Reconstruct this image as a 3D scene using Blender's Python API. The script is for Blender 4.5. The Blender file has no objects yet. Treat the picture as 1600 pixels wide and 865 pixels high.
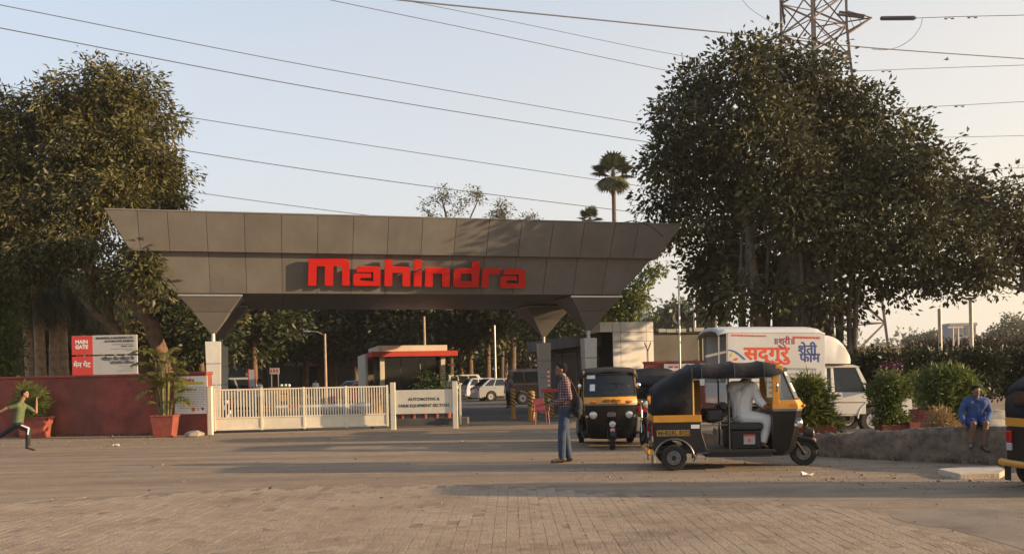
import bpy, bmesh, math, random
import numpy as np
from mathutils import Vector, Matrix, Euler

SC = bpy.context.scene
COL = SC.collection
R = math.radians
PI = math.pi

# ------------------------------------------------------------------ camera
F, H, ROLL, CX, CY = 1400.0, 1.5, 0.0215, 800.0, 590.0      # focal length in px of the 1600 px photograph, eye height, roll, horizon point
cam_d = bpy.data.cameras.new('camera')
cam = bpy.data.objects.new('camera', cam_d)
COL.objects.link(cam)
cam_d.sensor_fit = 'HORIZONTAL'
cam_d.sensor_width = 36.0
cam_d.lens = 36.0 * F / 1600.0
cam_d.shift_x = 0.0
cam_d.shift_y = (CY - 432.5) / 1600.0
cam_d.clip_start = 0.1
cam_d.clip_end = 9000.0
cam.matrix_world = Matrix.Translation((0, 0, H)) @ Matrix.Rotation(PI / 2, 4, 'X') @ Matrix.Rotation(-ROLL, 4, 'Z')
SC.camera = cam

# ------------------------------------------------------------------ light
SUN_EL, SUN_AZ = R(11.5), R(-9.0)             # azimuth counted from +X towards +Y
sunv = Vector((math.cos(SUN_EL) * math.cos(SUN_AZ), math.cos(SUN_EL) * math.sin(SUN_AZ), math.sin(SUN_EL)))
sun_d = bpy.data.lights.new('sun', 'SUN')
sun_d.energy = 5.0
sun_d.angle = R(0.55)
sun_d.color = (1.0, 0.70, 0.40)
sun = bpy.data.objects.new('sun', sun_d)
sun.rotation_mode = 'QUATERNION'
sun.rotation_quaternion = sunv.to_track_quat('Z', 'Y')
sun.location = (60, -10, 40)
COL.objects.link(sun)
world = bpy.data.worlds.new('World')
SC.world = world
world.use_nodes = True
wt = world.node_tree
sky = wt.nodes.new('ShaderNodeTexSky')
sky.sky_type = 'NISHITA'
sky.sun_disc = False
sky.sun_elevation = SUN_EL
sky.sun_rotation = PI / 2 - SUN_AZ
sky.altitude = 0
sky.air_density = 1.0
sky.dust_density = 1.0
sky.ozone_density = 1.3
bg = wt.nodes['Background']
# low dusty air: the clear sky whitens towards the horizon all round, warmer on the sun's side
def wn(t, **kw):
    n = wt.nodes.new(t)
    for k, v in kw.items():
        setattr(n, k, v)
    return n
w_tc = wn('ShaderNodeTexCoord'); w_sp = wn('ShaderNodeSeparateXYZ'); wt.links.new(w_tc.outputs['Generated'], w_sp.inputs[0])
w_h = wn('ShaderNodeValToRGB'); w_h.color_ramp.interpolation = 'EASE'
for i, (p, f) in enumerate(((0.0, 0.97), (0.10, 0.92), (0.27, 0.70), (0.50, 0.42), (0.9, 0.18))):
    e = w_h.color_ramp.elements[i] if i < 2 else w_h.color_ramp.elements.new(p)
    e.position = p; e.color = (f, f, f, 1)
wt.links.new(w_sp.outputs['Z'], w_h.inputs[0])
w_d = wn('ShaderNodeVectorMath', operation='DOT_PRODUCT'); w_d.inputs[1].default_value = (math.cos(SUN_AZ), math.sin(SUN_AZ), 0.1)
wt.links.new(w_tc.outputs['Generated'], w_d.inputs[0])
w_c = wn('ShaderNodeValToRGB')
w_c.color_ramp.elements[0].position = 0.0; w_c.color_ramp.elements[0].color = (0.60, 0.62, 0.70, 1)
w_c.color_ramp.elements[1].position = 0.80; w_c.color_ramp.elements[1].color = (1.06, 0.84, 0.58, 1)
e = w_c.color_ramp.elements.new(0.48); e.color = (0.83, 0.77, 0.715, 1)
w_mr = wn('ShaderNodeMapRange'); w_mr.inputs['From Min'].default_value = -1.0; w_mr.inputs['From Max'].default_value = 1.0
wt.links.new(w_d.outputs['Value'], w_mr.inputs['Value']); wt.links.new(w_mr.outputs[0], w_c.inputs[0])
w_s = wn('ShaderNodeVectorMath', operation='SCALE'); w_s.inputs['Scale'].default_value = 4.7
wt.links.new(w_c.outputs[0], w_s.inputs[0])
w_g = wn('ShaderNodeVectorMath', operation='SCALE'); w_g.inputs['Scale'].default_value = 1.75
wt.links.new(sky.outputs[0], w_g.inputs[0])
w_m = wn('ShaderNodeMix', data_type='RGBA')
wt.links.new(w_h.outputs[0], w_m.inputs['Factor']); wt.links.new(w_g.outputs[0], w_m.inputs['A']); wt.links.new(w_s.outputs[0], w_m.inputs['B'])
wt.links.new(w_m.outputs['Result'], bg.inputs['Color'])
bg.inputs['Strength'].default_value = 0.11
SC.view_settings.view_transform = 'Standard'
SC.view_settings.look = 'None'
SC.view_settings.gamma = 1.0
SC.view_settings.use_curve_mapping = False
SC.view_settings.exposure = 0.95

# ------------------------------------------------------------------ where a pixel of the photograph lies in the place
def P(px, py, Y):
    """point at distance Y seen at pixel (px, py)"""
    dx, dy = px - CX, CY - py
    c, s = math.cos(ROLL), math.sin(ROLL)
    X, Z = dx * c + dy * s, -dx * s + dy * c
    return Vector((X * Y / F, Y, H + Z * Y / F))

def G(px, py):
    """ground point seen at pixel (px, py)"""
    dx, dy = px - CX, CY - py
    c, s = math.cos(ROLL), math.sin(ROLL)
    X, Z = dx * c + dy * s, -dx * s + dy * c
    Y = -H * F / Z
    return Vector((X * Y / F, Y, 0.0))

# ------------------------------------------------------------------ materials
MATS = {}
def nd(nt, t, **kw):
    n = nt.nodes.new(t)
    for k, v in kw.items():
        setattr(n, k, v)
    return n

def mat(name, c, rough=0.6, metal=0.0, vary=0.15, scale=6.0, bump=0.0, bscale=40.0, c2=None, coat=0.0, dust=0.0, trans=0.0, spec=0.5, obj=True, stain=0.0):
    """weathered surface: base colour broken up by two noises, fine relief, a little dust on faces that look up"""
    if name in MATS:
        return MATS[name]
    m = bpy.data.materials.new(name)
    m.use_nodes = True
    nt = m.node_tree
    b = nt.nodes['Principled BSDF']
    tc = nd(nt, 'ShaderNodeTexCoord')
    src = tc.outputs['Object'] if obj else nd(nt, 'ShaderNodeNewGeometry').outputs['Position']
    n1 = nd(nt, 'ShaderNodeTexNoise'); n1.inputs['Scale'].default_value = scale; n1.inputs['Detail'].default_value = 6; n1.inputs['Roughness'].default_value = 0.65
    nt.links.new(src, n1.inputs['Vector'])
    c2 = c2 or tuple(x * (1 - 2 * vary) for x in c)
    chi = tuple(min(1, x * (1 + vary)) for x in c)
    rp = nd(nt, 'ShaderNodeValToRGB')
    rp.color_ramp.elements[0].position = 0.3; rp.color_ramp.elements[1].position = 0.7
    rp.color_ramp.elements[0].color = (*c2, 1); rp.color_ramp.elements[1].color = (*chi, 1)
    nt.links.new(n1.outputs['Fac'], rp.inputs['Fac'])
    out = rp.outputs['Color']
    if stain:
        n3 = nd(nt, 'ShaderNodeTexNoise'); n3.inputs['Scale'].default_value = scale * 0.35; n3.inputs['Detail'].default_value = 8; n3.inputs['Roughness'].default_value = 0.75
        mp = nd(nt, 'ShaderNodeMapping'); mp.inputs['Scale'].default_value = (1, 1, 0.35); mp.inputs['Location'].default_value = (3, 7, 1)
        nt.links.new(src, mp.inputs['Vector']); nt.links.new(mp.outputs[0], n3.inputs['Vector'])
        r3 = nd(nt, 'ShaderNodeValToRGB'); r3.color_ramp.elements[0].position = 0.45; r3.color_ramp.elements[1].position = 0.75
        nt.links.new(n3.outputs['Fac'], r3.inputs['Fac'])
        mu = nd(nt, 'ShaderNodeMath', operation='MULTIPLY'); mu.inputs[1].default_value = stain
        nt.links.new(r3.outputs['Color'], mu.inputs[0])
        mx = nd(nt, 'ShaderNodeMix', data_type='RGBA'); mx.inputs['B'].default_value = (0.09, 0.07, 0.05, 1)
        nt.links.new(mu.outputs[0], mx.inputs['Factor']); nt.links.new(out, mx.inputs['A'])
        out = mx.outputs['Result']
    if dust:
        g = nd(nt, 'ShaderNodeNewGeometry'); sp = nd(nt, 'ShaderNodeSeparateXYZ')
        nt.links.new(g.outputs['Normal'], sp.inputs[0])
        mr = nd(nt, 'ShaderNodeMapRange'); mr.inputs['From Min'].default_value = 0.2; mr.inputs['To Max'].default_value = dust
        nt.links.new(sp.outputs['Z'], mr.inputs['Value'])
        mx = nd(nt, 'ShaderNodeMix', data_type='RGBA'); mx.inputs['B'].default_value = (0.33, 0.25, 0.17, 1)
        nt.links.new(mr.outputs[0], mx.inputs['Factor']); nt.links.new(out, mx.inputs['A'])
        out = mx.outputs['Result']
    nt.links.new(out, b.inputs['Base Color'])
    b.inputs['Roughness'].default_value = rough
    b.inputs['Metallic'].default_value = metal
    b.inputs['Specular IOR Level'].default_value = spec
    b.inputs['Coat Weight'].default_value = coat
    b.inputs['Transmission Weight'].default_value = trans
    if bump:
        n2 = nd(nt, 'ShaderNodeTexNoise'); n2.inputs['Scale'].default_value = bscale; n2.inputs['Detail'].default_value = 5
        nt.links.new(src, n2.inputs['Vector'])
        bp = nd(nt, 'ShaderNodeBump'); bp.inputs['Strength'].default_value = bump; bp.inputs['Distance'].default_value = 0.02
        nt.links.new(n2.outputs['Fac'], bp.inputs['Height']); nt.links.new(bp.outputs[0], b.inputs['Normal'])
    MATS[name] = m
    return m

def leaf_mat(name, lo, hi, trans=0.25, rough=0.5, dry=None, clump=0.35):
    if name in MATS:
        return MATS[name]
    m = bpy.data.materials.new(name); m.use_nodes = True
    nt = m.node_tree
    b = nt.nodes['Principled BSDF']; outn = nt.nodes['Material Output']
    at = nd(nt, 'ShaderNodeAttribute', attribute_name='tone')
    rp = nd(nt, 'ShaderNodeValToRGB')
    rp.color_ramp.elements[0].color = (*lo, 1); rp.color_ramp.elements[1].color = (*hi, 1)
    rp.color_ramp.elements[1].position = 0.85
    if dry:
        e = rp.color_ramp.elements.new(0.95); e.color = (*dry, 1)
    nt.links.new(at.outputs['Fac'], rp.inputs['Fac'])
    nt.links.new(rp.outputs[0], b.inputs['Base Color'])
    b.inputs['Roughness'].default_value = rough
    b.inputs['Specular IOR Level'].default_value = 0.35
    tr = nd(nt, 'ShaderNodeBsdfTranslucent'); nt.links.new(rp.outputs[0], tr.inputs['Color'])
    ms = nd(nt, 'ShaderNodeMixShader'); ms.inputs[0].default_value = trans
    nt.links.new(b.outputs[0], ms.inputs[1]); nt.links.new(tr.outputs[0], ms.inputs[2])
    nt.links.new(ms.outputs[0], outn.inputs['Surface'])
    MATS[name] = m
    return m

def glass_mat(name, tint=(0.02, 0.025, 0.03), alpha=0.25, rough=0.05, spec=0.45):
    """tinted pane: part dark reflective glass, part see-through"""
    if name in MATS:
        return MATS[name]
    m = bpy.data.materials.new(name); m.use_nodes = True
    nt = m.node_tree
    b = nt.nodes['Principled BSDF']; outn = nt.nodes['Material Output']
    b.inputs['Base Color'].default_value = (*tint, 1); b.inputs['Roughness'].default_value = rough; b.inputs['Specular IOR Level'].default_value = spec
    t = nd(nt, 'ShaderNodeBsdfTransparent'); t.inputs[0].default_value = (0.85, 0.9, 0.9, 1)
    ms = nd(nt, 'ShaderNodeMixShader'); ms.inputs[0].default_value = alpha
    nt.links.new(b.outputs[0], ms.inputs[1]); nt.links.new(t.outputs[0], ms.inputs[2]); nt.links.new(ms.outputs[0], outn.inputs['Surface'])
    MATS[name] = m
    return m

# ------------------------------------------------------------------ mesh builder
class MB:
    def __init__(self):
        self.v, self.f = [], []
    def add(self, vs, fs):
        o = len(self.v)
        self.v += [tuple(a) for a in vs]
        self.f += [tuple(i + o for i in q) for q in fs]
        return self
    def box(self, c, s, rz=0.0, M=None):
        x, y, z = s[0] / 2, s[1] / 2, s[2] / 2
        vs = [Vector(p) for p in ((-x, -y, -z), (x, -y, -z), (x, y, -z), (-x, y, -z), (-x, -y, z), (x, -y, z), (x, y, z), (-x, y, z))]
        T = Matrix.Translation(c) @ (M if M is not None else Matrix.Rotation(rz, 4, 'Z'))
        return self.add([T @ p for p in vs], [(0, 3, 2, 1), (4, 5, 6, 7), (0, 1, 5, 4), (1, 2, 6, 5), (2, 3, 7, 6), (3, 0, 4, 7)])
    def bb(self, a, b):
        return self.box([(a[i] + b[i]) / 2 for i in range(3)], [abs(b[i] - a[i]) for i in range(3)])
    def tube(self, pts, rad, n=8, caps=True):
        pts = [Vector(p) for p in pts]
        if not hasattr(rad, '__len__'):
            rad = [rad] * len(pts)
        vs, fs = [], []
        up = None
        for i, p in enumerate(pts):
            d = (pts[min(i + 1, len(pts) - 1)] - pts[max(i - 1, 0)])
            d = d.normalized() if d.length > 1e-9 else Vector((0, 0, 1))
            if up is None:
                a = Vector((0, 0, 1)) if abs(d.z) < 0.9 else Vector((1, 0, 0))
                up = d.cross(a).normalized()
            else:
                up = (up - d * up.dot(d)).normalized()
            w = d.cross(up)
            for k in range(n):
                t = 2 * PI * k / n
                vs.append(p + (up * math.cos(t) + w * math.sin(t)) * rad[i])
        for i in range(len(pts) - 1):
            for k in range(n):
                a, b2 = i * n + k, i * n + (k + 1) % n
                fs.append((a, b2, b2 + n, a + n))
        if caps:
            fs.append(tuple(reversed(range(n)))); fs.append(tuple(range((len(pts) - 1) * n, len(pts) * n)))
        return self.add(vs, fs)
    def cyl(self, a, b, r, r2=None, n=12):
        return self.tube([a, b], [r, r if r2 is None else r2], n)
    def sphere(self, c, r, nu=12, nv=8, M=None):
        if not hasattr(r, '__len__'):
            r = (r, r, r)
        c = Vector(c); M = M or Matrix.Identity(3)
        vs = [c + M @ Vector((0, 0, -r[2]))]
        for j in range(1, nv):
            t = -PI / 2 + PI * j / nv
            for i in range(nu):
                a = 2 * PI * i / nu
                vs.append(c + M @ Vector((r[0] * math.cos(t) * math.cos(a), r[1] * math.cos(t) * math.sin(a), r[2] * math.sin(t))))
        vs.append(c + M @ Vector((0, 0, r[2])))
        fs = []
        for i in range(nu):
            fs.append((0, 1 + (i + 1) % nu, 1 + i))
            for j in range(nv - 2):
                a, b2 = 1 + j * nu + i, 1 + j * nu + (i + 1) % nu
                fs.append((a, b2, b2 + nu, a + nu))
            fs.append((1 + (nv - 2) * nu + i, 1 + (nv - 2) * nu + (i + 1) % nu, len(vs) - 1))
        return self.add(vs, fs)
    def prism(self, poly, a, b, axis='y'):
        """polygon of (x, z) pulled from a to b along y (axis 'y'), or (y, z) along x, or (x, y) along z"""
        n = len(poly)
        mk = {'y': lambda p, t: (p[0], t, p[1]), 'x': lambda p, t: (t, p[0], p[1]), 'z': lambda p, t: (p[0], p[1], t)}[axis]
        vs = [mk(p, a) for p in poly] + [mk(p, b) for p in poly]
        fs = [tuple(range(n)), tuple(reversed(range(n, 2 * n)))] + [(i, i + n, (i + 1) % n + n, (i + 1) % n) for i in range(n)]
        return self.add(vs, fs)
    def loft(self, secs, closed=True, caps=True):
        n = len(secs[0]); vs = [p for s in secs for p in s]; fs = []
        m = n if closed else n - 1
        for i in range(len(secs) - 1):
            for k in range(m):
                a, b2 = i * n + k, i * n + (k + 1) % n
                fs.append((a, b2, b2 + n, a + n))
        if caps and closed:
            fs.append(tuple(reversed(range(n)))); fs.append(tuple(range((len(secs) - 1) * n, len(secs) * n)))
        return self.add(vs, fs)
    def torus(self, c, R0, r, axis='y', n=24, k=8, sq=1.0):
        vs, fs = [], []
        for i in range(n):
            a = 2 * PI * i / n
            for j in range(k):
                b = 2 * PI * j / k
                q = R0 + r * math.cos(b); w = r * sq * math.sin(b)
                p = {'y': (q * math.cos(a), w, q * math.sin(a)), 'x': (w, q * math.cos(a), q * math.sin(a)), 'z': (q * math.cos(a), q * math.sin(a), w)}[axis]
                vs.append((c[0] + p[0], c[1] + p[1], c[2] + p[2]))
        for i in range(n):
            for j in range(k):
                fs.append((i * k + j, ((i + 1) % n) * k + j, ((i + 1) % n) * k + (j + 1) % k, i * k + (j + 1) % k))
        return self.add(vs, fs)
    def mesh(self, name, m, smooth=None):
        me = bpy.data.meshes.new(name)
        me.from_pydata(self.v, [], self.f)
        bm = bmesh.new(); bm.from_mesh(me); bmesh.ops.recalc_face_normals(bm, faces=bm.faces); bm.to_mesh(me); bm.free()
        me.materials.append(m)
        if smooth is not None:
            me.shade_smooth()
            try:
                me.set_sharp_from_angle(angle=R(smooth))
            except Exception:
                pass
        return me
    def build(self, name, m, parent=None, smooth=None, bevel=0.0, seg=2):
        me = self.mesh(name, m, smooth)
        o = bpy.data.objects.new(name, me)
        COL.objects.link(o)
        if parent is not None:
            o.parent = parent
        if bevel:
            bv = o.modifiers.new('bevel', 'BEVEL'); bv.width = bevel; bv.segments = seg; bv.limit_method = 'ANGLE'; bv.angle_limit = R(35)
            if smooth is None:
                me.shade_smooth(); bv.harden_normals = True
        return o

def tag(o, label=None, cat=None, group=None, kind=None):
    for k, v in (('label', label), ('category', cat), ('group', group), ('kind', kind)):
        if v:
            o[k] = v
    return o

def thing(name, label, cat, loc=(0, 0, 0), rz=0.0, group=None):
    o = bpy.data.objects.new(name, None)
    o.empty_display_size = 0.2
    o.location = loc; o.rotation_euler = (0, 0, rz)
    COL.objects.link(o)
    return tag(o, label, cat, group)

KIDS = {}
def children(o):
    return [c for c in COL.objects if c.parent == o]

def copy_tree(o, parent=None):
    c = o.copy(); COL.objects.link(c)
    if parent is not None:
        c.parent = parent
    for ch in children(o):
        copy_tree(ch, c)
    return c

def np_mesh(name, V, FQ, m, tone=None, parent=None):
    """mesh from arrays: V (n,3), FQ (k,4) or (k,3)"""
    me = bpy.data.meshes.new(name)
    k, w = FQ.shape
    me.vertices.add(len(V)); me.vertices.foreach_set('co', V.astype(np.float32).ravel())
    me.loops.add(k * w); me.loops.foreach_set('vertex_index', FQ.astype(np.int32).ravel())
    me.polygons.add(k); me.polygons.foreach_set('loop_start', np.arange(0, k * w, w, dtype=np.int32))
    if tone is not None:
        at = me.attributes.new('tone', 'FLOAT', 'FACE'); at.data.foreach_set('value', tone.astype(np.float32))
    me.materials.append(m)
    me.update(calc_edges=True)
    o = bpy.data.objects.new(name, me); COL.objects.link(o)
    if parent is not None:
        o.parent = parent
    return o

def leaf_arrays(pos, axis, length, width, rng, fold=0.25):
    """one pointed leaf (quad) per point; axis: unit growth directions"""
    n = len(pos)
    rnd = rng.normal(size=(n, 3))
    side = np.cross(axis, rnd); side /= np.linalg.norm(side, axis=1, keepdims=True) + 1e-9
    nrm = np.cross(axis, side)
    k_ = rng.uniform(0.5, 1.3, n); L = (length * k_)[:, None]; W = (width * k_ * rng.uniform(0.75, 1.25, n))[:, None]
    a = pos; c = pos + axis * L
    mid = pos + axis * L * 0.45 - nrm * W * fold
    V = np.stack([a, mid + side * W * 0.5, c, mid - side * W * 0.5], 1).reshape(-1, 3)
    return V, np.arange(4 * n).reshape(-1, 4)

def crown_points(lobes, n_clump, per, rng, spread=0.5, shell=0.55, flat=0.7):
    """leaf bases in clumps through the volume of lobes (centre, radius), thicker towards the outside; returns points, directions, tone"""
    C = np.array([list(l[0]) for l in lobes]); Rr = np.array([l[1] for l in lobes])
    if Rr.ndim == 1:
        Rr = np.repeat(Rr[:, None], 3, 1)
    w = (Rr.prod(1)) ** (2 / 3.0); w /= w.sum()
    idx = rng.choice(len(lobes), n_clump, p=w)
    d = rng.normal(size=(n_clump, 3)); d /= np.linalg.norm(d, axis=1, keepdims=True)
    rad = shell + (1 - shell) * rng.uniform(0, 1, n_clump) ** 0.6
    inner = rng.uniform(0, 1, n_clump) < 0.25
    rad[inner] = rng.uniform(0.1, shell, inner.sum())
    cc = C[idx] + d * Rr[idx] * rad[:, None]
    k = rng.integers(int(per * 0.5), int(per * 1.5) + 1, n_clump)
    ci = np.repeat(np.arange(n_clump), k)
    off = np.clip(rng.normal(size=(len(ci), 3)), -1.7, 1.7) * spread * np.array([1, 1, flat])
    pos = cc[ci] + off
    ax = off / (np.linalg.norm(off, axis=1, keepdims=True) + 1e-9) + d[ci] * 0.5 + rng.normal(size=(len(ci), 3)) * 0.6
    lt = rng.uniform(0, 1, len(lobes))
    tone = np.clip(lt[idx][ci] * 0.35 + rng.uniform(0, 1, n_clump)[ci] * 0.35 + rng.uniform(0, 0.32, len(ci)), 0, 1)
    return pos, ax, tone, cc

def foliage(name, lobes, n_clump, per, leaf, m, parent, seed, spread=0.5, droop=0.3, shell=0.55, flat=0.7, fold=0.25):
    rng = np.random.default_rng(seed)
    pos, ax, tone, cc = crown_points(lobes, n_clump, per, rng, spread, shell, flat)
    ax[:, 2] -= droop
    ax /= np.linalg.norm(ax, axis=1, keepdims=True) + 1e-9
    V, Q = leaf_arrays(pos, ax, leaf[0], leaf[1], rng, fold)
    o = np_mesh(name, V, Q, m, tone, parent)
    return o, cc

def limbs(name, root, targets, m, parent, seed, r0, thin=0.03, k=6, sway=0.25):
    """twigs from points on a limb to clump centres"""
    rnd = random.Random(seed)
    mb = MB()
    for t in targets:
        t = Vector(t); a = Vector(min(root, key=lambda q: (Vector(q) - t).length + 0.4 * max(0, Vector(q).z - t.z)))
        mid = a.lerp(t, 0.5) + Vector((rnd.uniform(-sway, sway), rnd.uniform(-sway, sway), rnd.uniform(0, sway)))
        mb.tube([a, mid, t], [r0, r0 * 0.65, thin], k, False)
    return mb.build(name, m, parent, smooth=60)

def text_mesh(s, size, name, m, parent, M, depth=0.002, bold=0.0, align='LEFT', sx=1.0, fat=0.0):
    cu = bpy.data.curves.new('text_curve', 'FONT')
    cu.body = s; cu.size = size; cu.align_x = align; cu.extrude = depth; cu.offset = bold; cu.resolution_u = 3
    to = bpy.data.objects.new('text_curve', cu); COL.objects.link(to)
    dg = bpy.context.evaluated_depsgraph_get()
    me = bpy.data.meshes.new_from_object(to.evaluated_get(dg))
    bpy.data.objects.remove(to); bpy.data.curves.remove(cu)
    me.transform(Matrix.Diagonal((sx, 1, 1, 1)))
    me.name = name
    me.materials.clear(); me.materials.append(m)
    if fat:
        bm = bmesh.new(); bm.from_mesh(me); src = bm.copy() if False else None
        for k, (fx, fy) in enumerate(((fat, 0), (0, fat), (-fat, 0), (0, -fat))):
            c = me.copy(); c.transform(Matrix.Translation((fx, fy, -0.0006 * (k + 1)))); bm.from_mesh(c); bpy.data.meshes.remove(c)
        bm.to_mesh(me); bm.free()
    o = bpy.data.objects.new(name, me); COL.objects.link(o)
    o.parent = parent; o.matrix_local = M
    return o

def face_M(p, rz=0.0):
    """text stands upright facing local -Y at p, turned by rz"""
    return Matrix.Translation(p) @ Matrix.Rotation(rz, 4, 'Z') @ Matrix.Rotation(PI / 2, 4, 'X')
# ------------------------------------------------------------------ palette
M_red = mat('red_plaster', (0.255, 0.058, 0.041), 0.85, vary=0.25, scale=1.3, bump=0.45, bscale=26, stain=0.6, obj=False)
M_redcap = mat('red_coping', (0.28, 0.06, 0.04), 0.8, vary=0.2, scale=3, bump=0.2, stain=0.3)
M_cream = mat('cream_paint', (0.66, 0.60, 0.47), 0.55, vary=0.06, scale=3, bump=0.05, stain=0.22)
M_white = mat('white_paint', (0.72, 0.70, 0.65), 0.5, vary=0.06, scale=2, bump=0.05, stain=0.12)
M_offwhite = mat('white_cladding', (0.60, 0.58, 0.54), 0.5, vary=0.05, scale=1.5, stain=0.15)
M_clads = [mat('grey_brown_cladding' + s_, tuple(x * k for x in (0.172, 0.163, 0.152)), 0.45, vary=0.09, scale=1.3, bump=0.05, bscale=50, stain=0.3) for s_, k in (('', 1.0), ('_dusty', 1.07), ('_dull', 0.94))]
M_clad = M_clads[0]
M_pillar = mat('silver_cladding', (0.50, 0.49, 0.47), 0.4, vary=0.06, scale=2, stain=0.18)
M_joint = mat('dark_joint', (0.02, 0.018, 0.016), 0.9)
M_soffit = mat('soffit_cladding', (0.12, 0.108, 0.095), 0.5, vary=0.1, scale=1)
M_steel = mat('steel', (0.45, 0.45, 0.44), 0.35, 0.8, vary=0.08)
M_redsign = mat('red_sign_paint', (0.62, 0.045, 0.03), 0.4, vary=0.06, scale=2, coat=0.2)
M_redlet = mat('red_letter_acrylic', (0.56, 0.016, 0.012), 0.38, vary=0.04, scale=2, coat=0.15)
M_ink = mat('black_print', (0.04, 0.04, 0.045), 0.6, vary=0.05)
M_greyink = mat('grey_print', (0.28, 0.28, 0.29), 0.6, vary=0.05)
M_whiteink = mat('white_print', (0.8, 0.78, 0.74), 0.6, vary=0.03)
M_redink = mat('red_print', (0.55, 0.06, 0.03), 0.6, vary=0.08)
M_signw = mat('white_sign_panel', (0.50, 0.49, 0.46), 0.45, vary=0.05, scale=2, stain=0.15)
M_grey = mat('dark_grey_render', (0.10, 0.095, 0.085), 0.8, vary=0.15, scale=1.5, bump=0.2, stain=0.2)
M_dark = mat('dark_opening', (0.012, 0.012, 0.013), 0.3)
M_terra = mat('terracotta_paint', (0.26, 0.060, 0.036), 0.75, vary=0.18, scale=5, bump=0.15, stain=0.3, dust=0.3)
M_soil = mat('soil', (0.10, 0.07, 0.045), 0.95, vary=0.3, scale=12, bump=0.5)
M_slab = mat('pale_concrete', (0.52, 0.43, 0.33), 0.9, vary=0.14, scale=4, bump=0.4, bscale=30)
M_conc = mat('concrete', (0.33, 0.29, 0.23), 0.9, vary=0.16, scale=4, bump=0.35, bscale=30, stain=0.3)
M_asph = mat('asphalt', (0.085, 0.078, 0.07), 0.9, vary=0.22, scale=0.8, bump=0.3, bscale=60, obj=False)
M_rubber = mat('rubber', (0.022, 0.021, 0.02), 0.85, vary=0.2, dust=0.35)
M_black = mat('black_paint', (0.010, 0.010, 0.011), 0.32, vary=0.25, scale=4, coat=0.08, dust=0.10, bump=0.06, bscale=5, stain=0.16, spec=0.35)
M_yel = mat('taxi_yellow_paint', (0.62, 0.27, 0.018), 0.4, vary=0.07, scale=4, coat=0.3, dust=0.12)
M_plastic = mat('black_plastic', (0.015, 0.015, 0.016), 0.55, vary=0.1, dust=0.1, spec=0.35)
M_chrome = mat('chrome', (0.7, 0.7, 0.7), 0.15, 1.0, vary=0.02)
M_alu = mat('aluminium', (0.4, 0.4, 0.41), 0.45, 0.7, vary=0.1)
M_glassd = glass_mat('dark_glass', (0.015, 0.018, 0.022), 0.12)
M_glass = glass_mat('pale_glass', (0.05, 0.06, 0.065), 0.55)
M_lamp = mat('lamp_glass', (0.55, 0.55, 0.53), 0.12, 0.3, vary=0.05, coat=0.6)
M_orange = mat('amber_lens', (0.7, 0.16, 0.02), 0.2, vary=0.05, coat=0.5)
M_redlens = mat('red_lens', (0.40, 0.012, 0.012), 0.2, vary=0.05, coat=0.5)

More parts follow.
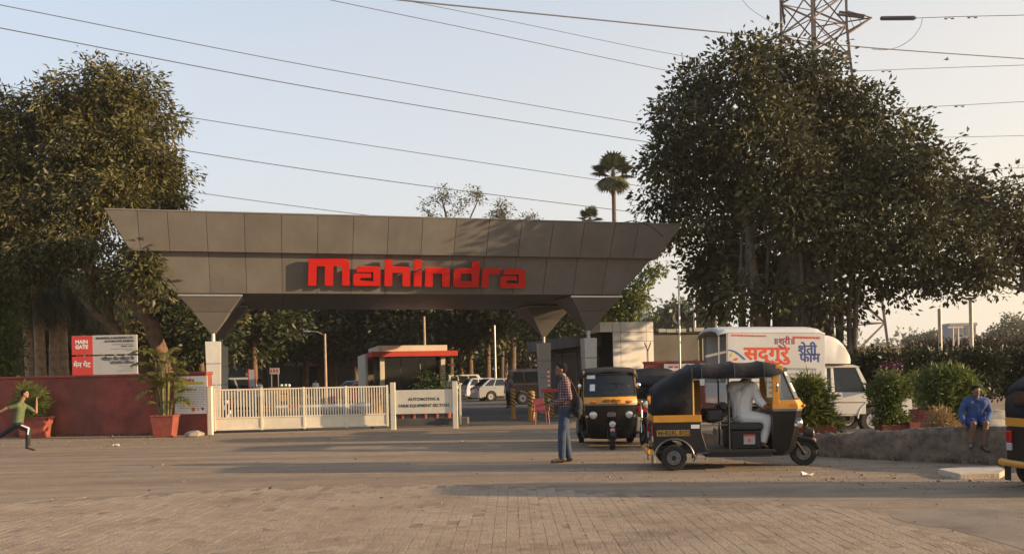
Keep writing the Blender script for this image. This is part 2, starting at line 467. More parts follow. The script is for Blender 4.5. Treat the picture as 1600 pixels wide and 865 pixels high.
# ------------------------------------------------------------------ ground
def ground_material():
    m = bpy.data.materials.new('dusty_ground'); m.use_nodes = True
    nt = m.node_tree; b = nt.nodes['Principled BSDF']
    g = nd(nt, 'ShaderNodeNewGeometry')
    def noise(sc, det, rough=0.6, st=(1, 1, 1)):
        mp = nd(nt, 'ShaderNodeMapping'); mp.inputs['Scale'].default_value = st
        n = nd(nt, 'ShaderNodeTexNoise'); n.inputs['Scale'].default_value = sc; n.inputs['Detail'].default_value = det; n.inputs['Roughness'].default_value = rough
        nt.links.new(g.outputs['Position'], mp.inputs[0]); nt.links.new(mp.outputs[0], n.inputs['Vector'])
        return n.outputs['Fac']
    def ramp(f, p0, c0, p1, c1):
        r = nd(nt, 'ShaderNodeValToRGB'); r.color_ramp.elements[0].position = p0; r.color_ramp.elements[1].position = p1
        r.color_ramp.elements[0].color = (*c0, 1); r.color_ramp.elements[1].color = (*c1, 1); nt.links.new(f, r.inputs[0]); return r.outputs[0]
    def mixc(f, a, c):
        x = nd(nt, 'ShaderNodeMix', data_type='RGBA'); nt.links.new(f, x.inputs['Factor']); nt.links.new(a, x.inputs['A']); nt.links.new(c, x.inputs['B']); return x.outputs['Result']
    big = ramp(noise(0.22, 6, 0.65, (0.6, 1.3, 1)), 0.36, (0, 0, 0), 0.62, (1, 1, 1))
    sand = ramp(noise(2.2, 8, 0.7), 0.3, (0.25, 0.187, 0.125), 0.75, (0.365, 0.28, 0.195))
    tar = ramp(noise(3.0, 8, 0.7), 0.3, (0.22, 0.166, 0.115), 0.75, (0.335, 0.255, 0.178))
    c = mixc(big, sand, tar)
    speck = ramp(noise(55, 3, 0.7), 0.62, (0, 0, 0), 0.72, (1, 1, 1))
    dk = nd(nt, 'ShaderNodeRGB'); dk.outputs[0].default_value = (0.10, 0.075, 0.055, 1)
    mu = nd(nt, 'ShaderNodeMath', operation='MULTIPLY'); mu.inputs[1].default_value = 0.45; nt.links.new(speck, mu.inputs[0])
    c = mixc(mu.outputs[0], c, dk.outputs[0])
    # rubbed tracks along the way the traffic runs, and a few dark drips
    trk = ramp(noise(1.0, 5, 0.6, (0.12, 1.7, 1)), 0.42, (0.80, 0.79, 0.78), 0.62, (1.04, 1.04, 1.04))
    oil = ramp(noise(0.9, 3, 0.5, (0.8, 1.4, 1)), 0.66, (1, 1, 1), 0.76, (0.72, 0.71, 0.70))
    for k_ in (trk, oil):
        x = nd(nt, 'ShaderNodeMix', data_type='RGBA', blend_type='MULTIPLY'); x.inputs['Factor'].default_value = 1.0
        nt.links.new(c, x.inputs['A']); nt.links.new(k_, x.inputs['B']); c = x.outputs['Result']
    nt.links.new(c, b.inputs['Base Color'])
    b.inputs['Roughness'].default_value = 0.95; b.inputs['Specular IOR Level'].default_value = 0.2
    ad = nd(nt, 'ShaderNodeMath', operation='ADD'); nt.links.new(noise(28, 6, 0.7), ad.inputs[0]); nt.links.new(noise(3.5, 4, 0.6), ad.inputs[1])
    bp = nd(nt, 'ShaderNodeBump'); bp.inputs['Strength'].default_value = 0.35; bp.inputs['Distance'].default_value = 0.03
    nt.links.new(ad.outputs[0], bp.inputs['Height']); nt.links.new(bp.outputs[0], b.inputs['Normal'])
    return m
M_ground = ground_material()
mb = MB(); mb.add([(-4000, -400, 0), (4000, -400, 0), (4000, 7000, 0), (-4000, 7000, 0)], [(0, 1, 2, 3)])
tag(mb.build('ground', M_ground), kind='structure')

def sheet(name, pts, z, m):
    b = MB(); b.add([(p[0], p[1], z) for p in pts], [tuple(range(len(pts)))])
    return tag(b.build(name, m), kind='structure')
# tarred drive through the gate, and the yard beyond
sheet('driveway', [(-9.6, 27.9), (-2.4, 28.3), (-0.8, 28.4), (1.9, 28.6), (1.9, 31), (5.0, 47), (20, 72), (-2, 78), (-5, 140), (-14, 140), (-11.5, 78), (-30, 70), (-11.5, 40)], 0.004, M_asph)
# tarred patch at the right foreground with a ragged lip
M_patch = mat('worn_tar', (0.235, 0.183, 0.134), 0.92, vary=0.22, scale=1.0, bump=0.35, bscale=70, obj=False)
patch_px = [(1388, 802), (1405, 797), (1440, 794), (1500, 793), (1580, 788), (1680, 786), (1760, 880), (1640, 872), (1600, 858), (1560, 846), (1515, 834), (1480, 824), (1450, 822), (1420, 816), (1396, 809)]
sheet('tar_patch', [G(*p) for p in patch_px], 0.002, M_patch)

# block paving
M_bed = mat('paving_sand', (0.225, 0.163, 0.107), 0.95, vary=0.2, scale=8, bump=0.3, obj=False)
M_paver = mat('paver_stone', (0.31, 0.243, 0.177), 0.95, vary=0.2, scale=0.7, bump=0.6, bscale=38, obj=False, c2=(0.25, 0.18, 0.122), spec=0.15)
M_paver2 = mat('paver_stone_pale', (0.30, 0.232, 0.168), 0.95, vary=0.24, scale=1.5, bump=0.6, bscale=38, obj=False, c2=(0.24, 0.172, 0.115), spec=0.15)
pave_px = [(-90, 790), (0, 785), (140, 777), (280, 768), (420, 762), (560, 757), (700, 757), (820, 760), (1000, 772), (1180, 785), (1300, 790), (1372, 798), (1380, 812), (1440, 830), (1500, 844), (1600, 872), (1700, 900)]
poly = [(G(*p).x, G(*p).y) for p in pave_px] + [(7.5, 6.3), (-7.5, 6.3)]
def inside(x, y, pl):
    c = False
    for i in range(len(pl)):
        (x0, y0), (x1, y1) = pl[i - 1], pl[i]
        if (y0 > y) != (y1 > y) and x < (x1 - x0) * (y - y0) / (y1 - y0) + x0:
            c = not c
    return c
pavement = sheet('pavement', poly, 0.003, M_bed)
rnd = random.Random(4)
PW, PL, PG = 0.125, 0.25, 0.006
def paver_mb(w, l, b):
    h = 0.0045
    lo = [(-w, -l), (w, -l), (w, l), (-w, l)]
    k = 0.0015
    m = MB()
    m.add([(x, y, -0.03) for x, y in lo] + [(x, y, h - k * 0.5) for x, y in lo] + [(x - math.copysign(k, x), y - math.copysign(k, y), h) for x, y in lo],
          [(0, 1, 5, 4), (1, 2, 6, 5), (2, 3, 7, 6), (3, 0, 4, 7), (4, 5, 9, 8), (5, 6, 10, 9), (6, 7, 11, 10), (7, 4, 8, 11), (8, 9, 10, 11)])
    return m
spots = []
ix = 0
x = -7.4
while x < 7.4:
    y = 6.35 + (PL / 2 if ix % 2 else 0)
    while y < 14.5:
        if inside(x, y, poly) and abs(x) < 0.62 * y + 0.6 and (inside(x, y + 0.35, poly) or rnd.random() < 0.55) and rnd.random() > 0.006:
            spots.append((x, y))
        y += PL
    x += PW; ix += 1
def seen_px(x, y):
    return abs(x) / y < 0.575 and y > 7.55
spots.sort(key=lambda s: (not seen_px(*s), s[1]))
def paver_tone(m, w, l):
    # each block its own shade: a random value per cell of the laying grid
    nt = m.node_tree; b = nt.nodes['Principled BSDF']; src = b.inputs['Base Color'].links[0].from_socket
    g = nd(nt, 'ShaderNodeNewGeometry'); mp = nd(nt, 'ShaderNodeVectorMath', operation='MULTIPLY'); mp.inputs[1].default_value = (1 / w, 2 / l, 0)
    fl = nd(nt, 'ShaderNodeVectorMath', operation='FLOOR'); wn_ = nd(nt, 'ShaderNodeTexWhiteNoise')
    nt.links.new(g.outputs['Position'], mp.inputs[0]); nt.links.new(mp.outputs[0], fl.inputs[0]); nt.links.new(fl.outputs[0], wn_.inputs['Vector'])
    mr = nd(nt, 'ShaderNodeMapRange'); mr.inputs['To Min'].default_value = 0.88; mr.inputs['To Max'].default_value = 1.09; nt.links.new(wn_.outputs['Value'], mr.inputs['Value'])
    vs = nd(nt, 'ShaderNodeVectorMath', operation='SCALE'); nt.links.new(src, vs.inputs[0]); nt.links.new(mr.outputs[0], vs.inputs['Scale']); 
    # drifted dust lying over the blocks in patches, and dark worn spots
    n = nd(nt, 'ShaderNodeTexNoise'); n.inputs['Scale'].default_value = 0.55; n.inputs['Detail'].default_value = 9; n.inputs['Roughness'].default_value = 0.7; nt.links.new(g.outputs['Position'], n.inputs['Vector'])
    r_ = nd(nt, 'ShaderNodeValToRGB'); r_.color_ramp.elements[0].position = 0.46; r_.color_ramp.elements[1].position = 0.66; r_.color_ramp.elements[1].color = (0.75, 0.75, 0.75, 1); nt.links.new(n.outputs['Fac'], r_.inputs[0])
    x = nd(nt, 'ShaderNodeMix', data_type='RGBA'); x.inputs['B'].default_value = (0.36, 0.28, 0.195, 1); nt.links.new(r_.outputs[0], x.inputs['Factor']); nt.links.new(vs.outputs[0], x.inputs['A'])
    n2 = nd(nt, 'ShaderNodeTexNoise'); n2.inputs['Scale'].default_value = 0.8; n2.inputs['Detail'].default_value = 4; mp2 = nd(nt, 'ShaderNodeMapping'); mp2.inputs['Location'].default_value = (9, 4, 2); nt.links.new(g.outputs['Position'], mp2.inputs[0]); nt.links.new(mp2.outputs[0], n2.inputs['Vector'])
    r2_ = nd(nt, 'ShaderNodeValToRGB'); r2_.color_ramp.elements[0].position = 0.6; r2_.color_ramp.elements[1].position = 0.75; r2_.color_ramp.elements[0].color = (1, 1, 1, 1); r2_.color_ramp.elements[1].color = (0.68, 0.67, 0.66, 1); nt.links.new(n2.outputs['Fac'], r2_.inputs[0])
    y_ = nd(nt, 'ShaderNodeMix', data_type='RGBA', blend_type='MULTIPLY'); y_.inputs['Factor'].default_value = 1.0; nt.links.new(x.outputs['Result'], y_.inputs['A']); nt.links.new(r2_.outputs[0], y_.inputs['B'])
    nt.links.new(y_.outputs['Result'], b.inputs['Base Color'])
paver_tone(M_paver, PW, PL); paver_tone(M_paver2, PW, PL)
one = paver_mb(PW / 2 - PG / 2, PL / 2 - PG / 2, 0)
me_a, me_b = one.mesh('paver', M_paver), one.mesh('paver', M_paver2)
field = MB()
for i, (x, y) in enumerate(spots):
    rz, tx, ty, dz = rnd.gauss(0, 0.008), rnd.gauss(0, 0.003), rnd.gauss(0, 0.003), rnd.gauss(0, 0.0007)
    if i < 300:
        o = bpy.data.objects.new('paver', me_a if rnd.random() < 0.6 else me_b)
        COL.objects.link(o); o.parent = pavement
        o.location = (x, y, dz); o.rotation_euler = (tx, ty, rz)
    else:
        T = Matrix.Translation((x, y, dz)) @ Euler((tx, ty, rz)).to_matrix().to_4x4()
        field.add([T @ Vector(v) for v in one.v], one.f)
tag(field.build('paver_field', M_paver, pavement), kind='stuff')

# loose grit, stones and leaf litter
rng = np.random.default_rng(3)
b = MB(); r2 = random.Random(9)
for i in range(1500):
    t = r2.random()
    if t < 0.45: p = G(r2.uniform(-20, 330), r2.uniform(680, 700))
    elif t < 0.75: p = G(r2.uniform(880, 1330), r2.uniform(700, 752))
    elif t < 0.9: p = G(r2.uniform(1290, 1600), r2.uniform(728, 765))
    else: p = G(r2.uniform(0, 1600), r2.uniform(685, 850))
    s = r2.uniform(0.004, 0.016) * (2 if r2.random() < 0.06 else 1)
    b.sphere((p.x, p.y, s * 0.3), (s, s * r2.uniform(0.6, 1), s * r2.uniform(0.4, 0.8)), 5, 4)
tag(b.build('gravel', mat('grit', (0.26, 0.2, 0.14), 0.95, vary=0.3, scale=20, obj=False)), 'loose grit and small stones scattered over the dusty forecourt', 'gravel', kind='stuff')
n = 260
pts = []
for i in range(n):
    p = G(r2.uniform(-20, 330), r2.uniform(679, 692)) if r2.random() < 0.6 else G(r2.uniform(200, 1400), r2.uniform(690, 800))
    pts.append((p.x, p.y, 0.012))
pts = np.array(pts); ax = rng.normal(size=(n, 3)); ax[:, 2] *= 0.25; ax /= np.linalg.norm(ax, axis=1, keepdims=True)
V, Q = leaf_arrays(pts, ax, 0.06, 0.028, rng); V[:, 2] = np.maximum(V[:, 2], 0.006)
tag(np_mesh('leaf_litter', V, Q, leaf_mat('dry_leaf', (0.10, 0.06, 0.03), (0.28, 0.18, 0.08)), rng.uniform(0, 1, n)), 'dry leaves strewn on the dusty ground by the red wall', 'leaf litter', kind='stuff')
for i, (px, py, s, lab) in enumerate([(182, 697, 0.09, 'crumpled white paper scrap on the dust before the red wall'), (722, 690, 0.07, 'small white paper scrap in the shade before the sign board'), (1262, 744, 0.08, 'pale paper scrap beside the front wheel of the moving auto rickshaw')]):
    b = MB(); q = G(px, py)
    vs = [(r2.uniform(-1, 1) * s * 0.2 + s * (u - 1), r2.uniform(-1, 1) * s * 0.2 + s * 0.7 * (v - 1), abs(r2.gauss(0.03, 0.03))) for u in range(3) for v in range(3)]
    b.add(vs, [(a, a + 1, a + 4, a + 3) for a in (0, 1, 3, 4)])
    o = tag(b.build('paper_scrap', M_white), lab, 'litter'); o.location = q

# ------------------------------------------------------------------ red boundary wall on the left
A, B_ = G(-160, 684), G(325, 678.5)
ang = math.atan2(B_.y - A.y, B_.x - A.x); Lw = (B_ - A).length
wall = thing('boundary_wall', 'long red plastered boundary wall left of the sliding gate', 'wall', A, ang)
pp = 1.19
b = MB(); b.bb((0, 0, 0), (Lw - pp, 0.25, 1.80)); b.build('wall_body', M_red, wall, bevel=0.012)
b = MB(); b.bb((-0.02, -0.03, 1.80), (Lw - pp, 0.28, 1.87)); b.build('coping', M_redcap, wall, bevel=0.012)
b = MB(); b.bb((Lw - pp + 0.003, -0.06, 0), (Lw, 0.32, 1.80)); b.build('end_pier', M_red, wall, bevel=0.012)
b = MB(); b.bb((Lw - pp - 0.03, -0.09, 1.80), (Lw + 0.03, 0.35, 1.89)); b.build('pier_cap', M_redcap, wall, bevel=0.012)
def on_wall(px, py, off=-0.07):
    """local wall coordinates of a pixel on the wall face"""
    d = P(px, py, 1.0) - Vector((0, 0, H)); c0 = Vector((0, 0, H))
    nrm = Vector((-math.sin(ang), math.cos(ang), 0)); t = ((A + nrm * off - c0).dot(nrm)) / d.dot(nrm)
    p = c0 + d * t; q = p - A
    return Vector((q.x * math.cos(ang) + q.y * math.sin(ang), off, p.z))
# notice on the pier
a, c = on_wall(273, 647), on_wall(323.5, 586)
pb = thing('notice_board', 'white notice with a yellow heading fixed to the end pier of the red wall', 'notice', A + Matrix.Rotation(ang, 3, 'Z') @ Vector((a.x, -0.062, a.z)), ang)
w, h = c.x - a.x, c.z - a.z
b = MB(); b.bb((0, -0.02, 0), (w, -0.001, h)); b.build('board_panel', mat('poster_paper', (0.86, 0.82, 0.76), 0.5, vary=0.04, scale=2), pb, bevel=0.004)
b = MB()
for q in ((0, 0, 0.012, h), (w - 0.012, 0, w, h), (0.012, 0, w - 0.012, 0.012), (0.012, h - 0.012, w - 0.012, h)): b.bb((q[0], -0.024, q[1]), (q[2], -0.0205, q[3]))
b.build('frame', M_redink, pb)
M_ygrn = mat('yellow_print', (0.62, 0.52, 0.03), 0.6, vary=0.05)
b = MB(); b.bb((0.10, -0.0225, h * 0.77), (w * 0.9, -0.0205, h * 0.835)); b.build('heading_band', M_ygrn, pb)
b = MB(); b.add([(0.012, -0.0216, 0.2), (0.22, -0.0216, 0.5), (0.42, -0.0216, h * 0.75), (0.42, -0.0216, h - 0.03), (0.012, -0.0216, h - 0.03)], [(0, 1, 2, 3, 4)]); b.build('tinted_corner', mat('pale_green_print', (0.66, 0.68, 0.34), 0.6), pb)
text_mesh('mahindra', 0.15, 'heading_text', M_redink, pb, face_M((0.10, -0.0235, h * 0.85)), 0.0008, 0.006)
b = MB(); rr = random.Random(2)
for k in range(13):
    z = h * 0.70 - k * 0.052
    x = 0.1 if k % 4 else 0.16
    while x < w - 0.12:
        l = rr.uniform(0.04, 0.12); b.bb((x, -0.0235, z), (min(x + l, w - 0.08), -0.0225, z + 0.014)); x += l + 0.02
b.build('print_lines', M_greyink, pb)
b = MB(); b.tube([(w * 0.57, -0.0225, 0.14), (w * 0.57, -0.0235, 0.14)], [0.06, 0.06], 16); b.build('emblem', M_orange, pb)
b = MB(); b.torus((w * 0.72, -0.023, 0.14), 0.032, 0.008, 'y', 14, 5, 0.1); b.build('emblem', M_greyink, pb)
b = MB(); b.sphere((w * 0.85, -0.0225, 0.16), (0.05, 0.002, 0.03), 12, 6); b.bb((w * 0.85 - 0.012, -0.0235, 0.1), (w * 0.85 + 0.012, -0.0225, 0.15)); b.build('emblem', M_ink, pb)

# main gate sign above the wall
Ys = 28.9
a = P(113.5, 586, Ys)
sg = thing('gate_sign', 'two panel red and white sign in english and hindi standing above the red wall', 'sign', (a.x, Ys, 0), 0)
s = F / Ys
def sx(px): return (px - 113.5) / s
def sz(py): return P(160, py, Ys).z
for x in (0.35, sx(195)):
    b = MB(); b.bb((x, 0.03, 0), (x + 0.06, 0.09, sz(523))); b.build('post', M_steel, sg)
for (t, bo, nm) in ((523.5, 553.5, 'en'), (556, 586, 'hi')):
    b = MB(); b.bb((sx(146.2), -0.02, sz(bo)), (sx(215.5), 0.02, sz(t))); b.build('white_panel', M_signw, sg, bevel=0.004)
    b = MB(); b.bb((sx(113.5), -0.022, sz(bo)), (sx(146), 0.02, sz(t))); b.build('red_panel', M_redsign, sg, bevel=0.004)
xr = sx(211)
def rt(sxt, size, px_y, m, bold=0.004): text_mesh(sxt, size, 'lettering', m, sg, face_M((xr, -0.026, sz(px_y))), 0.001, bold, 'RIGHT', 0.95)
rt('MAHINDRA & MAHINDRA LTD.', 0.092, 529.5, M_ink); rt('AUTOMOTIVE DIVISION', 0.092, 534.6, M_ink)
rt('AKURLI ROAD, KANDIVLI (E)', 0.055, 538.8, M_greyink, 0.001); rt('MUMBAI - 400 101', 0.055, 542.0, M_ink, 0.001)
rt('मिहंद्रा अँड मिहंद्रा िल', 0.135, 562.5, M_ink, 0.004); rt('ऑटोमोिटव िडिवजन', 0.115, 568.6, M_ink, 0.002)
b = MB()
for (py, x0) in ((545.5, 175), (547.8, 197), (572.5, 187), (576.5, 192), (580, 185)):
    x = x0
    while x < 209:
        l = rr.uniform(1.5, 4); b.bb((sx(x), -0.0245, sz(py)), (sx(min(x + l, 210)), -0.0225, sz(py) + 0.022)); x += l + 1
b.build('print_lines', M_greyink, sg)
cxr = sx(129)
text_mesh('MAIN', 0.165, 'lettering', M_whiteink, sg, face_M((cxr, -0.026, sz(536))), 0.001, 0.008, 'CENTER')
text_mesh('GATE', 0.165, 'lettering', M_whiteink, sg, face_M((cxr, -0.026, sz(543.8))), 0.001, 0.008, 'CENTER')
text_mesh('मेन गेट', 0.22, 'lettering', M_whiteink, sg, face_M((cxr, -0.026, sz(572.5))), 0.001, 0.006, 'CENTER')

# rubble by the pier
for (px, py, s, lab) in ((303, 682, 0.30, 'pale broken concrete lump lying at the foot of the red pier'), (289, 677, 0.16, 'small dark stone lying between the palm pot and the concrete lump')):
    b = MB(); b.sphere((0, 0, s * 0.25), (s, s * 0.6, s * 0.42), 7, 5)
    b.v = [(x * r2.uniform(0.75, 1.15), y * r2.uniform(0.75, 1.15), max(-0.01, z * r2.uniform(0.7, 1.1))) for x, y, z in b.v]
    o = tag(b.build('rubble_stone', M_conc if s > 0.2 else M_grey), lab, 'stone'); o.location = G(px, py)

# ------------------------------------------------------------------ sliding gate
g0, g1 = G(334, 677.5), G(607.5, 669.5)
ang_g = math.atan2(g1.y - g0.y, g1.x - g0.x); Lg = (g1 - g0).length
gate = thing('sliding_gate', 'long cream steel sliding gate with upright bars across the drive', 'gate', g0, ang_g)
zt, zm, zb = 1.345, 0.45, 0.10
xs = [0.03 + (Lg - 0.06) * t for t in (0.0, 0.268, 0.512, 0.757, 1.0)]
for i, x in enumerate(xs):
    b = MB(); b.bb((x - 0.035, -0.03, zb - 0.02), (x + 0.035, 0.03, zt + 0.02)); b.build('stile', M_cream, gate, bevel=0.006)
for i in range(4):
    x0, x1 = xs[i] + 0.036, xs[i + 1] - 0.036
    b = MB(); b.bb((x0, -0.025, zt - 0.045), (x1, 0.025, zt)); b.build('top_rail', M_cream, gate, bevel=0.005)
    b = MB(); b.bb((x0, -0.025, zm), (x1, 0.025, zm + 0.04)); b.build('mid_rail', M_cream, gate, bevel=0.005)
    b = MB(); b.bb((x0, -0.025, zb), (x1, 0.025, zb + 0.05)); b.build('bottom_rail', M_cream, gate, bevel=0.005)
    b = MB(); b.bb((x0, -0.006, zb + 0.052), (x1, 0.006, zm - 0.002)); b.build('kick_panel', M_cream, gate)
    nb = 15
    for k in range(nb):
        x = x0 + (x1 - x0) * (k + 0.5) / nb
        b = MB(); b.bb((x - 0.017, -0.012, zm + 0.041), (x + 0.017, 0.012, zt - 0.046)); b.build('bar', M_cream, gate)
for x in (0.5, Lg * 0.5, Lg - 0.5):
    b = MB(); b.cyl((x, -0.02, 0.07), (x, 0.02, 0.07), 0.065, n=14); b.build('wheel', M_rubber, gate)
b = MB(); b.bb((g0.x - 0.05, g0.y + 0.0, 0), (g1.x + 0.3, g0.y + 0.1, 0.012)); o = b.build('gate_track', M_steel); tag(o, kind='structure'); o.matrix_world = Matrix.Translation(g0) @ Matrix.Rotation(ang_g, 4, 'Z') @ Matrix.Translation(-g0) @ Matrix.Translation((0, -0.05, 0))
def post(name, px, py, wpx, ztop, lab, d=0.14):
    p = G(px, py); s = F / p.y
    o = thing(name, lab, 'post', p)
    b = MB(); b.bb((-wpx / s / 2, 0, 0), (wpx / s / 2, d, ztop)); b.build('shaft', M_cream, o, bevel=0.008)
    b = MB(); b.bb((-wpx / s / 2 - 0.01, -0.01, ztop), (wpx / s / 2 + 0.01, d + 0.01, ztop + 0.025)); b.build('cap', M_cream, o, bevel=0.006)
    return o
post('gate_post', 328.2, 679, 6.5, 1.42, 'cream gate post between the red pier and the sliding gate')

# name board between two posts
b0, b1 = G(615, 671), G(712, 669)
ang_b = math.atan2(b1.y - b0.y, b1.x - b0.x); Lb = (b1 - b0).length
nb_ = thing('name_board', 'cream name board on two posts lettered automotive and farm equipment sectors', 'sign', b0, ang_b)
for x in (0, Lb):
    b = MB(); b.bb((x - 0.075, -0.06, 0), (x + 0.075, 0.06, 1.44)); b.build('post', M_cream, nb_, bevel=0.008)
zlo, zhi = 0.475, 1.20
b = MB(); b.bb((0.077, -0.025, zlo), (Lb - 0.077, 0.025, zhi)); b.build('board', M_cream, nb_, bevel=0.005)
text_mesh('AUTOMOTIVE &', 0.125, 'lettering', M_ink, nb_, face_M((Lb * 0.5, -0.028, 0.875)), 0.0015, 0.003, 'CENTER', 1.05)
text_mesh('FARM EQUIPMENT SECTORS', 0.125, 'lettering', M_ink, nb_, face_M((Lb * 0.5, -0.028, 0.68)), 0.0015, 0.003, 'CENTER', 0.98)
post('slim_post', 719.5, 663, 3.2, 1.30, 'slim pale post just right of the name board', 0.06)

# ------------------------------------------------------------------ canopy over the entrance
YAW = R(15.3)
OC = Vector((-9.91, 29.8, 0))
can = thing('entrance_canopy', 'wide grey brown clad entrance canopy with red letters on four tapered pillars', 'canopy', OC, YAW)
ub, ut1, ut2, ut3 = (-1.04, 14.07), (-2.12, 15.11), (-2.25, 15.25), (-2.84, 15.93)
vb, vt1, vt2, vt3 = (-1.0, 5.6), (-1.62, 6.25), (-1.82, 6.45), (-2.42, 7.05)
zb0, z1, z2, z3 = 4.44, 5.69, 5.66, 6.77
def ring(u, v, z, k=0.0):
    return [(u[0] + k, v[0] + k, z), (u[1] - k, v[0] + k, z), (u[1] - k, v[1] - k, z), (u[0] + k, v[1] - k, z)]
b = MB(); b.loft([ring(ub, vb, zb0 + 0.03, 0.04), ring(ut1, vt1, z1 - 0.01, 0.04)]); b.build('lower_core', M_joint, can)
b = MB(); b.loft([ring(ut2, vt2, z2 + 0.02, 0.04), ring(ut3, vt3, z3 - 0.02, 0.04)]); b.build('upper_core', M_joint, can)
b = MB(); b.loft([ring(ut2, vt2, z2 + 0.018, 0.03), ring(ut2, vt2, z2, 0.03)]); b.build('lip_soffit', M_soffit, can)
def onv(px, py, v):
    d = P(px, py, 1.0) - Vector((0, 0, H))
    U = Vector((math.cos(YAW), math.sin(YAW), 0)); W = Vector((-math.sin(YAW), math.cos(YAW), 0))
    t = (v + OC.dot(W)) / d.dot(W); p = Vector((0, 0, H)) + d * t
    return (p - OC).dot(U), p.z
uL, uR = onv(261, 332, vt3[0])[0], onv(961, 349, vt3[0])[0]
joints = [uL + (uR - uL) * k / 13 for k in range(14)]
def clad_run(lo_u, lo_v, lo_z, hi_u, hi_v, hi_z, js, name):
    """panels of one sloping front between joints js; ends follow the slanted corners"""
    gap = 0.007
    pv = Vector((0, hi_v - lo_v, hi_z - lo_z)).normalized(); nrm = Vector((0, -pv.z, pv.y)) * 0.032
    e = [None] + list(js) + [None]
    for i in range(len(e) - 1):
        a, c = e[i], e[i + 1]
        la, ha = (lo_u[0], hi_u[0]) if a is None else (a + gap, a + gap)
        lc, hc = (lo_u[1], hi_u[1]) if c is None else (c - gap, c - gap)
        if a is not None and c is None and a > lo_u[1]:            # the corner piece that only the overhang has
            continue
        q = [Vector((la, lo_v, lo_z)), Vector((lc, lo_v, lo_z)), Vector((hc, hi_v, hi_z)), Vector((ha, hi_v, hi_z))]
        cen = sum(q, Vector()) / 4
        tilt = Vector((0, rnd.gauss(0, 0.002), 0))
        m = MB(); m.add([p + tilt for p in q] + [p + nrm + tilt for p in q], [(0, 1, 2, 3), (4, 7, 6, 5), (0, 4, 5, 1), (1, 5, 6, 2), (2, 6, 7, 3), (3, 7, 4, 0)])
        m.build(name, rnd.choice(M_clads), can, bevel=0.005)
up_j = [onv(214, 331, vt3[0])[0]] + joints + [onv(998, 351, vt3[0])[0], onv(1036, 351, vt3[0])[0]]
lo_j = [j for j in joints if ub[0] + 0.15 < j < ub[1] - 0.2] 
if lo_j[0] > ub[0] + 0.7: lo_j = [lo_j[0] - 1.1] + lo_j if lo_j[0] - 1.1 > ub[0] + 0.15 else lo_j
clad_run(ut2, vt2[0], z2, ut3, vt3[0], z3, [j for j in up_j if ut2[0] + 0.1 < j < ut2[1] - 0.1], 'cladding_panel')
clad_run(ub, vb[0], zb0, ut1, vt1[0], z1, lo_j, 'cladding_panel')
def side_face(us, vs, zs, name, side):
    q = [Vector((us[0], vs[0][0], zs[0])), Vector((us[0], vs[0][1], zs[0])), Vector((us[1], vs[1][1], zs[1])), Vector((us[1], vs[1][0], zs[1]))]
    nrm = (q[1] - q[0]).cross(q[3] - q[0]).normalized() * 0.03
    if nrm.x * side < 0: nrm = -nrm
    m = MB(); m.add(q + [p + nrm for p in q], [(0, 1, 2, 3), (4, 7, 6, 5), (0, 4, 5, 1), (1, 5, 6, 2), (2, 6, 7, 3), (3, 7, 4, 0)]); m.build(name, M_clad, can)
for k, sd in ((0, -1), (1, 1)):
    side_face((ub[k], ut1[k]), (vb, vt1), (zb0, z1), 'side_cladding', sd)
    side_face((ut2[k], ut3[k]), (vt2, vt3), (z2, z3), 'side_cladding', sd)
b = MB(); b.bb((ut3[0] - 0.02, vt3[0] - 0.05, z3), (ut3[1] + 0.02, vt3[0] + 0.14, z3 + 0.035)); b.build('top_flashing', M_clad, can)
ns = 9
for i in range(ns):
    for j in range(2):
        u0, u1 = ub[0] + (ub[1] - ub[0]) * i / ns, ub[0] + (ub[1] - ub[0]) * (i + 1) / ns
        v0, v1 = vb[0] + (vb[1] - vb[0]) * j / 2, vb[0] + (vb[1] - vb[0]) * (j + 1) / 2
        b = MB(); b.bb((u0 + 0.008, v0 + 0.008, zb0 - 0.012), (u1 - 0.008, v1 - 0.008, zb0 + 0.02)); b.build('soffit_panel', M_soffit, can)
for (u, v) in ((0, 0), (13.25, 0), (0.05, 4.3), (12.85, 4.3)):
    fz = 3.2
    b = MB(); b.loft([[(u + dx * 0.10, v + dy * 0.10, fz) for dx, dy in ((-1, -1), (1, -1), (1, 1), (-1, 1))], [(u + dx * 0.56, v + dy * 0.56, 3.86) for dx, dy in ((-1, -1), (1, -1), (1, 1), (-1, 1))]])
    b.build('funnel', M_clad, can, bevel=0.006)
    b = MB(); b.loft([[(u + dx * 0.565, v + dy * 0.565, 3.872) for dx, dy in ((-1, -1), (1, -1), (1, 1), (-1, 1))], [(u + dx * 0.97, v + dy * 0.97, zb0 - 0.10) for dx, dy in ((-1, -1), (1, -1), (1, 1), (-1, 1))]])
    b.build('funnel', M_clad, can, bevel=0.006)
    b = MB(); b.bb((u - 0.99, v - 0.99, zb0 - 0.099), (u + 0.99, v + 0.99, zb0 - 0.045)); b.build('funnel_trim', M_steel, can)
    b = MB(); b.cyl((u, v, 2.88), (u, v, fz + 0.02), 0.065, n=16); b.build('pin', M_pillar, can, smooth=40)
    zz = [0.0, 0.62, 1.48, 2.18, 2.92]
    for k in range(4):
        w0, w1 = 0.18 + 0.065 * zz[k] / 2.92, 0.18 + 0.065 * zz[k + 1] / 2.92
        b = MB(); b.loft([[(u + dx * w0, v + dy * w0, zz[k] + (0.008 if k else 0)) for dx, dy in ((-1, -1), (1, -1), (1, 1), (-1, 1))], [(u + dx * w1, v + dy * w1, zz[k + 1] - 0.008) for dx, dy in ((-1, -1), (1, -1), (1, 1), (-1, 1))]])
        b.build('pillar', M_pillar, can, bevel=0.008)
